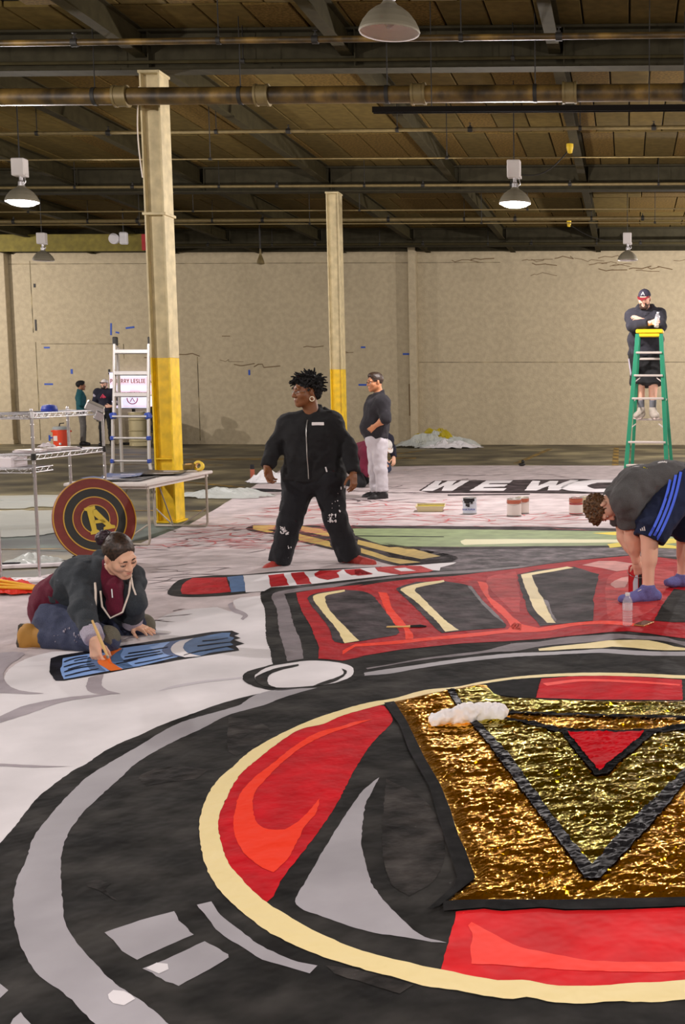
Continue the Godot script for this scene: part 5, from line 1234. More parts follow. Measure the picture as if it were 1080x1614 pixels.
func hand_geo(curl: float, spread: float, cell: float, grip: bool = false) -> Geo:
	# a right hand: wrist at the origin, fingers along -y, thumb towards +z, palm towards +x
	var key := "hand%.2f%.2f%.4f%s" % [curl, spread, cell, grip]
	if head_cache.has(key):
		return head_cache[key]
	var f := Field.new()
	f.cap(Vector3(0, 0.02, 0.011), Vector3(0, -0.03, 0.016), 0.02, 0.018, 0.02)
	f.cap(Vector3(0, 0.02, -0.011), Vector3(0, -0.03, -0.016), 0.02, 0.017, 0.02)
	var len := [0.068, 0.076, 0.07, 0.055]
	for i in 4:
		var z := 0.03 - i * 0.02
		var k := Vector3(0, [-0.088, -0.092, -0.088, -0.078][i], z)
		f.cap(Vector3(0, -0.01, z * 0.55), k, 0.016, 0.0115, 0.014)
		var a := curl * (0.55 + 0.1 * i)
		var p := k
		var sp := (1.5 - i) * spread
		for s in 3:
			var l: float = len[i] * [0.45, 0.31, 0.26][s]
			var d := Vector3(sin(a), -cos(a), sin(sp)).normalized()
			f.cap(p, p + d * l, [0.0098, 0.0088, 0.0078][s], [0.0088, 0.0078, 0.0068][s], 0.004)
			p += d * l
			a += curl * [1.0, 0.75, 0.6][s]
	var th := Vector3(0.006, -0.022, 0.022)
	var d1 := Vector3(0.35, -0.62, 0.7).normalized()
	var d2 := Vector3(0.5 if grip else 0.3, -0.85, 0.2 if grip else 0.42).normalized()
	f.cap(th, th + d1 * 0.042, 0.0145, 0.0115, 0.016)
	f.cap(th + d1 * 0.042, th + d1 * 0.042 + d2 * 0.032, 0.0108, 0.0095, 0.005)
	f.cap(th + d1 * 0.042 + d2 * 0.032, th + d1 * 0.042 + d2 * 0.032 + Vector3(0.45, -0.85, 0.0).normalized() * 0.024, 0.0095, 0.008, 0.004)
	var g := f.geo(cell)
	head_cache[key] = g
	return g

func place_hand(g: Geo, wrist: Vector3, dir: Vector3, palm: Vector3, left: bool, curl: float, spread: float, cell: float, s: float = 1.0, grip: bool = false) -> void:
	var y := -dir.normalized()
	var px := palm - y * palm.dot(y)
	px = px.normalized() if px.length() > 0.01 else Vector3.RIGHT
	var x := -px if left else px
	var z := x.cross(y)
	g.add(hand_geo(curl, spread, cell, grip), Transform3D(Basis(x * s, y * s, z * s), wrist), left)

func torso(f: Field, j: Dictionary, b: Dictionary, infl: float) -> void:
	var sc: Vector3 = (j.shL - j.shR).normalized()
	var sh: Vector3 = (j.hipL - j.hipR).normalized()
	var sw := (sc + sh).normalized()
	f.cap(j.pelvis - sh * b.pw, j.pelvis + sh * b.pw, b.pr + infl, b.pr + infl, 0.08)
	f.cap(j.waist - sw * b.ww, j.waist + sw * b.ww, b.wr + infl, b.wr + infl, 0.08)
	f.cap(j.chest - sc * b.cw, j.chest + sc * b.cw, b.cr + infl, b.cr + infl, 0.08)
	f.cap(j.pelvis, j.waist, b.pr * 0.9 + infl, b.wr * 0.9 + infl, 0.06)
	f.cap(j.waist, j.chest, b.wr * 0.95 + infl, b.cr * 0.95 + infl, 0.06)
	for s in ["L", "R"]:
		f.cap(j["sh" + s], j.neck.lerp(j["sh" + s], 0.25), 0.062 * b.arm + infl, 0.055 + infl * 0.6, 0.07)
		f.cap(j["sh" + s], j.chest.lerp(j["sh" + s], 0.25), 0.07 * b.arm + infl, b.cr * 0.8 + infl, 0.07)
	if b.has("front"):
		# belly or bust: a forward bulge
		for q in b.front:
			f.ell(q[0], q[1], Basis(), 0.08)

func arm(f: Field, j: Dictionary, b: Dictionary, s: String, infl: float, to: float, hem: bool) -> void:
	# to: 1 reaches the wrist, 0.35 ends on the upper arm
	var a: Vector3 = j["sh" + s]
	var e: Vector3 = j["el" + s]
	var w: Vector3 = j["wr" + s]
	var k: float = b.arm
	if to < 0.6:
		f.cuff(a, a.lerp(e, to / 0.55), 0.058 * k + infl, 0.054 * k + infl * 1.5, 0.05)
		return
	f.cap(a, e, 0.056 * k + infl, 0.043 * k + infl, 0.05)
	var q := e.lerp(w, (to - 0.55) / 0.45)
	if hem:
		f.cuff(e, q, 0.043 * k + infl, 0.033 * k + infl, 0.025)
	else:
		f.cap(e, e.lerp(w, 0.35), 0.042 * k, 0.042 * k, 0.03)
		f.cap(e, q, 0.041 * k, 0.027 * k + infl, 0.03)

func leg(f: Field, j: Dictionary, b: Dictionary, s: String, infl: float, to: float, hem: float) -> void:
	var h: Vector3 = j["hip" + s]
	var k: Vector3 = j["kn" + s]
	var a: Vector3 = j["an" + s]
	var g: float = b.leg
	if to < 0.6:
		f.cuff(h, h.lerp(k, to / 0.55), 0.088 * g + infl, 0.068 * g + hem, 0.05)
		return
	f.cap(h, k, 0.088 * g + infl, 0.057 * g + infl, 0.05)
	if hem > 0.0:
		var q := k.lerp(a, (to - 0.55) / 0.45)
		f.cuff(k, q, 0.056 * g + infl, hem, 0.04)
	else:
		var back: Vector3 = (j["an" + s] - j["to" + "e" + s])
		back = (back - (a - k).normalized() * back.dot((a - k).normalized())).normalized()
		f.cap(k, a, 0.05 * g, 0.036 * g, 0.03)
		f.cap(k.lerp(a, 0.2) + back * 0.014, k.lerp(a, 0.48) + back * 0.012, 0.046 * g, 0.043 * g, 0.04)

func foot(f: Field, j: Dictionary, s: String, infl: float, k: float = 1.0) -> void:
	var a: Vector3 = j["an" + s]
	var h: Vector3 = j["he" + s]
	var t: Vector3 = j["toe" + s]
	var side := (t - h).cross(Vector3.UP).normalized()
	f.cap(a, h.lerp(a, 0.25), 0.036 * k + infl, 0.034 * k + infl, 0.03)
	f.cap(a, h.lerp(t, 0.55) + (a - h) * 0.25, 0.034 * k + infl, 0.03 * k + infl, 0.03)
	f.cap(h, h.lerp(t, 0.3), 0.032 * k + infl, 0.034 * k + infl, 0.03)
	f.cap(h.lerp(t, 0.3), h.lerp(t, 0.75) + side * 0.008, 0.034 * k + infl, 0.036 * k + infl, 0.03)
	f.cap(h.lerp(t, 0.75) + side * 0.01, t, 0.033 * k + infl, 0.026 * k + infl, 0.02)
	f.cap(h.lerp(t, 0.72) - side * 0.014, h.lerp(t, 0.92) - side * 0.012, 0.03 * k + infl, 0.024 * k + infl, 0.02)

func sole(g: Geo, j: Dictionary, s: String, w: float) -> void:
	var h: Vector3 = j["he" + s]
	var t: Vector3 = j["toe" + s]
	var d := (t - h).normalized()
	var up: Vector3 = (j["an" + s] - h)
	up = (up - d * up.dot(d)).normalized()
	var side := d.cross(up)
	var poly := PackedVector2Array()
	var L := h.distance_to(t)
	for q in [[-0.035, 0.022], [-0.04, 0.0], [-0.035, -0.022], [L * 0.35, -0.03], [L * 0.75, -0.043], [L + 0.01, -0.03], [L + 0.028, 0.0], [L + 0.012, 0.028], [L * 0.75, 0.042], [L * 0.35, 0.03]]:
		poly.append(Vector2(q[0], q[1] * w))
	g.prism(poly, 0.022, Transform3D(Basis(d, side, d.cross(side)), h - up * 0.038 - d.cross(side) * (0.0 if d.cross(side).dot(up) > 0.0 else 0.022)))

func folds(f: Field, seed_: int, amp: float, fq: Vector3) -> void:
	f.noise = FastNoiseLite.new()
	f.noise.seed = seed_
	f.noise.frequency = 1.0
	f.noise.noise_type = FastNoiseLite.TYPE_SIMPLEX_SMOOTH
	f.noise.fractal_type = FastNoiseLite.FRACTAL_FBM
	f.noise.fractal_octaves = 2
	f.amp = amp
	f.fq = fq

func put(parent: Node3D, called: String, g: Geo, m: Material) -> MeshInstance3D:
	return obj(called, g, m, parent)

func head_parts(t: Node3D, xf: Transform3D, o: Dictionary) -> void:
	# eyes, brows, lips and hair, in head axes
	for s in [-1.0, 1.0]:
		var look: Vector3 = o.get("look", Vector3(0, -0.1, 1)).normalized()
		var one := Geo.new().ball(Vector3(s * 0.031, 0.002, 0.0755), Vector3(0.0125, 0.0098, 0.0125), 14)
		var ey := put(t, "eye", Geo.new().add(one, xf), M.eyewhite)
		put(ey, "iris", Geo.new().add(Geo.new().ball(Vector3(s * 0.031, 0.002, 0.0755) + look * 0.0082, Vector3(0.0055, 0.0055, 0.0055), 10), xf), M.iris)
		var lid := Geo.new().tube([Vector3(s * 0.016, 0.007, 0.0865), Vector3(s * 0.024, 0.0125, 0.0895), Vector3(s * 0.034, 0.0125, 0.0885), Vector3(s * 0.045, 0.005, 0.0815)], 0.0028, 6)
		if o.get("lowered", false):
			# upper lid drawn down over most of the eye, with a dark lash line
			lid.ball(Vector3(s * 0.031, 0.0048, 0.0752), Vector3(0.0145, 0.0112, 0.0142), 14)
			put(t, "eyelash", Geo.new().add(Geo.new().tube([Vector3(s * 0.018, -0.0048, 0.087), Vector3(s * 0.026, -0.0068, 0.0895), Vector3(s * 0.036, -0.0065, 0.0885), Vector3(s * 0.046, -0.0025, 0.082)], 0.0018, 5), xf), M[o.hairmat])
		put(t, "eyelid", Geo.new().add(lid, xf), M[o.skin])
		var br := Geo.new().tube([Vector3(s * 0.013, 0.0235, 0.0925), Vector3(s * 0.026, 0.0285, 0.0925), Vector3(s * 0.04, 0.0255, 0.0845), Vector3(s * 0.049, 0.019, 0.0755)], [0.0032, 0.0038, 0.0034, 0.0015], 6)
		put(t, "eyebrow", Geo.new().add(br, xf), M[o.hairmat])
	var lip := Geo.new().tube([Vector3(-0.024, -0.0655, 0.083), Vector3(-0.012, -0.0615, 0.0925), Vector3(0, -0.0625, 0.0945), Vector3(0.012, -0.0615, 0.0925), Vector3(0.024, -0.0655, 0.083)], [0.001, 0.0036, 0.0034, 0.0036, 0.001], 6)
	lip.tube([Vector3(-0.022, -0.067, 0.083), Vector3(-0.01, -0.0725, 0.0915), Vector3(0.01, -0.0725, 0.0915), Vector3(0.022, -0.067, 0.083)], [0.001, 0.0042, 0.0042, 0.001], 6)
	put(t, "lips", Geo.new().add(lip, xf), M[o.lips])
	var style: String = o.hair
	var hc: float = o.get("haircell", 0.006)
	var n := Vector3(0, -0.69, 0.72)
	var p := Vector3(0, 0.074, 0.07)
	var f := Field.new()
	if style == "cap":
		f.ell(Vector3(0, 0.03, -0.02), Vector3(0.083, 0.088, 0.103), Basis(), 0.01)
		f.CP[0] = Vector3(0, 0.04, 0)
		f.CN[0] = Vector3(0, -1, -0.15).normalized()
		var dome := Geo.new()
		# crown of six panels: half an ellipsoid with a button
		var rows := 8
		for i in rows:
			for k in 24:
				var q := []
				for c in [[0, 0], [1, 0], [1, 1], [0, 1]]:
					var th: float = PI * 0.5 * (i + c[0]) / rows
					var ph: float = TAU * (k + c[1]) / 24
					q.append(Vector3(sin(th) * cos(ph) * 0.085, 0.028 + cos(th) * 0.092, -0.018 + sin(th) * sin(ph) * 0.104))
				var c2 := Vector3(0, 0.028, -0.018)
				dome.tri(q[0], q[1], q[2], (q[0] - c2).normalized(), (q[1] - c2).normalized(), (q[2] - c2).normalized())
				dome.tri(q[0], q[2], q[3], (q[0] - c2).normalized(), (q[2] - c2).normalized(), (q[3] - c2).normalized())
		dome.ball(Vector3(0, 0.121, -0.018), Vector3(0.008, 0.005, 0.008), 8)
		var crown := put(t, "cap_crown", Geo.new().add(dome, xf), M[o.capmat])
		var v := Geo.new()
		var poly := PackedVector2Array()
		for k in 13:
			var a := lerpf(0.12, PI - 0.12, k / 12.0)
			poly.append(Vector2(cos(a) * 0.078, 0.05 + sin(a) * 0.1))
		for k in 9:
			var a := lerpf(PI - 0.1, 0.1, k / 8.0)
			poly.append(Vector2(cos(a) * 0.078, 0.03 + sin(a) * 0.05))
		v.prism(poly, 0.006, Transform3D(Basis(Vector3(1, 0, 0), Vector3(0, -0.3, 0.954), Vector3(0, 0.954, 0.3)), Vector3(0, 0.05, 0.012)))
		put(crown, "cap_visor", Geo.new().add(v, xf), M[o.visor])
		if o.has("emblem"):
			var em := Geo.new().tube([Vector3(-0.022, 0.06, 0.083), Vector3(0, 0.1, 0.066), Vector3(0.022, 0.06, 0.083)], 0.004, 6).tube([Vector3(-0.014, 0.074, 0.084), Vector3(0.014, 0.074, 0.084)], 0.0035, 6)
			put(crown, "cap_emblem", Geo.new().add(em, xf), M[o.emblem])
		f = Field.new()
		f.ell(Vector3(0, 0.02, -0.022), Vector3(0.079, 0.088, 0.098), Basis(), 0.02)
		f.CP[0] = Vector3(0, -0.06, 0.0)
		f.CN[0] = Vector3(0, -0.35, 0.94)
		_hairclip(f, Vector3(0, -0.055, 0.0), Vector3(0, -0.45, 0.89), hc, t, xf, o)
	elif style == "short":
		folds(f, 5, 0.006, Vector3(60, 60, 60))
		f.ell(Vector3(0, 0.036, -0.02), Vector3(0.081, 0.09, 0.1), Basis(), 0.02)
		f.ell(Vector3(0, 0.085, 0.03), Vector3(0.06, 0.035, 0.055), Basis(), 0.03)
		_hairclip(f, p, Vector3(0, -0.6, 0.8), hc, t, xf, o)
	elif style == "curly":
		folds(f, 9, 0.022, Vector3(42, 42, 42))
		f.ell(Vector3(0, 0.042, -0.022), Vector3(0.088, 0.095, 0.107), Basis(), 0.02)
		f.ell(Vector3(0, 0.09, 0.035), Vector3(0.068, 0.04, 0.06), Basis(), 0.03)
		_hairclip(f, p + Vector3(0, -0.01, 0.02), Vector3(0, -0.62, 0.78), hc, t, xf, o)
	elif style == "bun":
		folds(f, 3, 0.003, Vector3(90, 20, 90))
		f.ell(Vector3(0, 0.034, -0.022), Vector3(0.08, 0.09, 0.1), Basis(), 0.02)
		_hairclip(f, p + Vector3(0, 0.004, 0), Vector3(0, -0.66, 0.75), hc, t, xf, o)
		var b := Field.new()
		folds(b, 4, 0.008, Vector3(50, 50, 50))
		b.ell(Vector3(-0.035, 0.062, -0.105), Vector3(0.048, 0.045, 0.042), Basis(), 0.02)
		b.ell(Vector3(-0.01, 0.045, -0.115), Vector3(0.04, 0.04, 0.035), Basis(), 0.02)
		put(t, "hair_bun", Geo.new().add(b.geo(hc), xf), M[o.get("bunmat", o.hairmat)])
	elif style == "locs":
		folds(f, 7, 0.012, Vector3(60, 60, 60))
		f.ell(Vector3(0, 0.05, -0.03), Vector3(0.084, 0.086, 0.108), Basis(), 0.02)
		f.ell(Vector3(0, 0.0, -0.075), Vector3(0.07, 0.075, 0.06), Basis(), 0.03)
		_hairclip(f, p + Vector3(0, 0.0, 0.01), Vector3(0, -0.66, 0.75), hc, t, xf, o)
		var g := Geo.new()
		rng.seed = 19
		for k in 190:
			var th := acos(rng.randf_range(-0.5, 1.0))
			var ph := rng.randf() * TAU
			var d := Vector3(sin(th) * cos(ph), cos(th), sin(th) * sin(ph))
			var s0 := Vector3(0, 0.045, -0.032) + d * Vector3(0.078, 0.084, 0.1)
			if (s0 - p).dot(n) > 0.004:
				continue
			var out := d * Vector3(0.9, 0.75, 1.0) + Vector3(rng.randf_range(-0.35, 0.35), rng.randf_range(0.0, 0.4), rng.randf_range(-0.2, 0.5))
			out = out.normalized()
			var ln := rng.randf_range(0.035, 0.07)
			var q0 := s0
			var pts := [q0]
			for i in 3:
				out = (out + Vector3(rng.randf_range(-0.35, 0.35), -0.22 * i, rng.randf_range(-0.25, 0.35))).normalized()
				q0 += out * ln / 3.0
				pts.append(q0)
			g.tube(pts, [0.009, 0.0085, 0.0075, 0.005], 6)
		var ho := put(t, "hair_locs", Geo.new().add(g, xf), M[o.hairmat])
		ho.set_meta("kind", "stuff")
	if o.has("beard"):
		var bd := Field.new()
		folds(bd, 2, 0.007, Vector3(70, 70, 70))
		bd.cap(Vector3(0.058, -0.03, 0.0), Vector3(0.03, -0.1, 0.05), 0.022, 0.026, 0.03)
		bd.cap(Vector3(-0.058, -0.03, 0.0), Vector3(-0.03, -0.1, 0.05), 0.022, 0.026, 0.03)
		bd.cap(Vector3(-0.02, -0.108, 0.064), Vector3(0.02, -0.108, 0.064), 0.03, 0.03, 0.03)
		bd.cap(Vector3(-0.03, -0.055, 0.082), Vector3(0.03, -0.055, 0.082), 0.009, 0.009, 0.01)
		bd.cap(Vector3(-0.033, -0.06, 0.078), Vector3(-0.028, -0.1, 0.066), 0.012, 0.02, 0.02)
		bd.cap(Vector3(0.033, -0.06, 0.078), Vector3(0.028, -0.1, 0.066), 0.012, 0.02, 0.02)
		put(t, "beard", Geo.new().add(bd.geo(hc), xf), M[o.get("beardmat", o.hairmat)])

func _hairclip(f: Field, p: Vector3, n: Vector3, cell: float, t: Node3D, xf: Transform3D, o: Dictionary) -> void:
	# cut the hair shell open along the hairline: ellipsoids become shells kept behind a tilted plane
	var cut := Field.new()
	for i in f.A.size():
		cut._push(f.A[i], f.BA[i], f.RA[i], f.DR[i], f.K[i], f.kind[i], f.IB[i], f.RR[i], Vector3(), Vector3())
	cut.amp = f.amp
	cut.fq = f.fq
	cut.noise = f.noise
	# a carved ellipsoid in front of the hairline opens the face
	var nn := n.normalized()
	var c := p + nn * 0.135
	cut.ell(Vector3(0, c.y, c.z), Vector3(0.155, 0.16, 0.133), Basis(Vector3.RIGHT, asin(-nn.y)), 0.006, true)
	# and the ears stay free
	for s in [-1.0, 1.0]:
		cut.ell(Vector3(s * 0.09, -0.022, 0.0), Vector3(0.035, 0.038, 0.03), Basis(), 0.006, true)
	put(t, "hair", Geo.new().add(cut.geo(cell), xf), M[o.hairmat])

func xform(head: Vector3, face: Vector3, up: Vector3, s: float) -> Transform3D:
	var b := frame(face, up)
	return Transform3D(b * Basis.from_scale(Vector3.ONE * s), head)

func person(who: String, label: String, o: Dictionary) -> Array:
	var j := pose(who)
	var t := thing("person", label, "person", j.root)
	var b: Dictionary = {"pw": 0.075, "pr": 0.105, "ww": 0.065, "wr": 0.095, "cw": 0.07, "cr": 0.105, "arm": 1.0, "leg": 1.0}
	for k in o:
		b[k] = o[k]
	var c: float = o.get("cell", 0.014)
	var xf := xform(j.head, o.face, o.get("up", Vector3.UP), o.get("headscale", 1.0))
	# one continuous body
	var f := Field.new()
	torso(f, j, b, -0.022)
	f.cap(j.neck - (j.neck - j.chest).normalized() * 0.03, xf * Vector3(0, -0.1, -0.03), 0.058, 0.054, 0.05)
	for s in ["L", "R"]:
		arm(f, j, b, s, 0.0, 1.0, false)
		leg(f, j, b, s, 0.0, 1.0, 0.0)
		foot(f, j, s, -0.006, 0.9)
	var g := f.geo(c)
	g.add(head_geo(o.get("headstyle", "mid"), o.get("hcell", 0.005)), xf)
	for s in ["L", "R"]:
		if o.has("palm" + s):
			var dir: Vector3 = o.get("dir" + s, j["ha" + s] - j["wr" + s])
			place_hand(g, j["wr" + s] + dir.normalized() * 0.012, dir, o["palm" + s], s == "L", o.get("curl" + s, 0.45), o.get("spread" + s, 0.08), o.get("hndcell", 0.004), o.get("handscale", 0.95), o.get("grip" + s, false))
	obj("body", g, M[o.skin], t)
	head_parts(t, xf, o)
	return [t, j, b, c, xf]

func people() -> void:
	woman_in_black()
	bending_man()
	kneeling_woman()
	man_in_white()
	man_on_ladder()
	far_people()

func splats(t: Node3D, pts: Array, m: Material, seed_: int, spread: float) -> void:
	rng.seed = seed_
	var g := Geo.new()
	for a in pts:
		for k in int(a[1]):
			var p: Vector3 = a[0] + Vector3(rng.randf_range(-1, 1) * a[2], rng.randf_range(-1, 1) * a[2] * spread, rng.randf_range(-0.01, 0.004))
			var r := rng.randf_range(0.0015, 0.0065)
			g.ball(p, Vector3(r * rng.randf_range(0.7, 1.4), r * rng.randf_range(0.8, 2.4), 0.006), 6)
	var o := obj("paint_splash", g, m, t)
	o.set_meta("kind", "stuff")

func surface_front(f: Field, x: float, y: float, z0: float) -> Vector3:
	# marches from the front (+z) to a garment's surface
	var p := Vector3(x, y, z0)
	for i in 60:
		var d := INF
		for k in f.A.size():
			var di := f.one(k, p)
			var h := maxf(f.K[k] - absf(di - d), 0.0) / f.K[k] if d < 90.0 else 0.0
			d = minf(d, di) - h * h * f.K[k] * 0.25
		if d < 0.001:
			break
		p.z -= maxf(d * 0.8, 0.001)
		if p.z < z0 - 0.9:
			break
	return p

func woman_in_black() -> void:
	var r := person("black", "woman in black zip jacket and paint-spotted black trousers standing astride, looking aside", {
		"skin": "skin_dark", "hair": "locs", "hairmat": "hair_black", "lips": "lip_dark", "headstyle": "broad", "headscale": 1.06,
		"face": Vector3(-0.74, -0.05, 0.67), "up": Vector3(0.02, 1, 0.0), "look": Vector3(0.25, 0.0, 1),
		"pw": 0.125, "pr": 0.143, "ww": 0.09, "wr": 0.132, "cw": 0.085, "cr": 0.135, "arm": 1.2, "leg": 1.3,
		"palmR": Vector3(0.75, 0.2, 0.5), "palmL": Vector3(-0.8, 0.1, -0.45), "curlR": 0.55, "curlL": 0.5, "handscale": 1.0, "cell": 0.016})
	var t: Node3D = r[0]
	var j: Dictionary = r[1]
	var b: Dictionary = r[2]
	var f := Field.new()
	folds(f, 12, 0.012, Vector3(9, 14, 9))
	torso(f, j, b, 0.012)
	var hem: Vector3 = j.pelvis + Vector3(0, -0.045, 0)
	f.CP[0] = hem
	f.CN[0] = Vector3.DOWN
	f.CP[3] = hem
	f.CN[3] = Vector3.DOWN
	f.cap(j.chest + Vector3(-0.08, -0.02, 0.06), j.chest + Vector3(0.08, -0.02, 0.06), 0.105, 0.105, 0.06)
	f.cap(j.neck + Vector3(0, -0.035, -0.01), j.neck + Vector3(0.01, 0.035, -0.03), 0.085, 0.078, 0.03, j.neck + Vector3(0, 0.04, 0), Vector3(-0.2, 0.9, 0.35).normalized())
	for s in ["L", "R"]:
		arm(f, j, b, s, 0.02, 1.0, true)
	var jk := obj("jacket", f.geo(0.0125), M.cloth_black, t)
	# hood lying on the shoulders
	var h := Field.new()
	folds(h, 3, 0.012, Vector3(16, 16, 16))
	h.cap(j.neck + Vector3(-0.07, -0.01, -0.08), j.neck + Vector3(0.1, 0.0, -0.07), 0.05, 0.05, 0.03)
	h.cap(j.neck + Vector3(0.1, 0.0, -0.07), j.neck + Vector3(0.12, -0.03, 0.02), 0.042, 0.03, 0.03)
	obj("hood", h.geo(0.012), M.cloth_black, jk)
	var q := Field.new()
	folds(q, 15, 0.014, Vector3(10, 7, 10))
	q.cap(j.pelvis - Vector3(b.pw, 0.02, 0), j.pelvis + Vector3(b.pw, -0.02, 0), 0.148, 0.148, 0.06)
	for s in ["L", "R"]:
		leg(q, j, b, s, 0.024, 1.03, 0.098)
	var tr := obj("trousers", q.geo(0.0135), M.cloth_blacktrouser, t)
	for s in ["L", "R"]:
		var sf := Field.new()
		foot(sf, j, s, 0.004, 1.05)
		var shoe := obj("shoe", sf.geo(0.008), M.shoered, t)
		var so := Geo.new()
		sole(so, j, s, 1.0)
		obj("sole", so, M.solewhite, shoe)
	# zip, pull, name patch, pockets, drawcord ends
	var zp := []
	for k in 15:
		var y := lerpf(j.neck.y - 0.05, hem.y + 0.02, k / 14.0)
		zp.append(surface_front(f, lerpf(j.neck.x + 0.005, j.pelvis.x + 0.0, k / 14.0), y, 0.5) + Vector3(0, 0, 0.004))
	obj("zip", Geo.new().tube(zp, 0.0045, 5), M.zip, jk)
	var pp := surface_front(f, j.chest.x + 0.1, j.chest.y + 0.085, 0.5)
	obj("chest_patch", Geo.new().box(pp + Vector3(0, 0, 0.004), Vector3(0.1, 0.027, 0.01), Basis(Vector3.UP, 0.3) * Basis(Vector3.RIGHT, -0.2), 0.003), M.printwhite, jk)
	for a in [[0.14, -0.13, 0.03]]:
		var z0 := surface_front(f, j.waist.x + a[0], j.waist.y + a[1] + 0.02, 0.5)
		obj("zip_pull", Geo.new().bar(z0 + Vector3(0, 0, 0.006), z0 + Vector3(0.012, -0.04, 0.012), 0.012, 0.006), M.printwhite, jk)
	# earring: a hoop on the ear that faces the camera
	var xf: Transform3D = r[4]
	var ear := xf * Vector3(0.084, -0.05, -0.012)
	obj("hoop_earring", Geo.new().tube(arc3(ear + Vector3(0, -0.008, 0.012), 0.019, 0, TAU, 20), 0.0042, 6), M.hoop, t)
	obj("glasses", Geo.new().tube([xf * Vector3(-0.05, 0.005, 0.094), xf * Vector3(-0.03, -0.008, 0.102), xf * Vector3(0.0, 0.008, 0.104), xf * Vector3(0.03, -0.01, 0.102), xf * Vector3(0.055, 0.006, 0.09), xf * Vector3(0.078, 0.006, -0.01)], 0.0016, 5), M.zip, t)
	# paint on the trousers
	var sp := []
	for a in [[j.knL, 0.0, 0.02, 40, 0.035], [j.knL, 0.02, 0.12, 12, 0.05], [j.knR, -0.02, -0.06, 44, 0.035], [j.knR, -0.05, 0.22, 14, 0.04], [j.knR, -0.06, 0.1, 12, 0.05], [j.knL, 0.04, 0.25, 9, 0.07], [j.knR, 0.0, -0.18, 8, 0.04]]:
		var c := surface_front(q, a[0].x + a[1], a[0].y + a[2], 0.5)
		sp.append([c, a[3], a[4]])
	splats(tr, sp, M.printwhite, 4, 1.0)

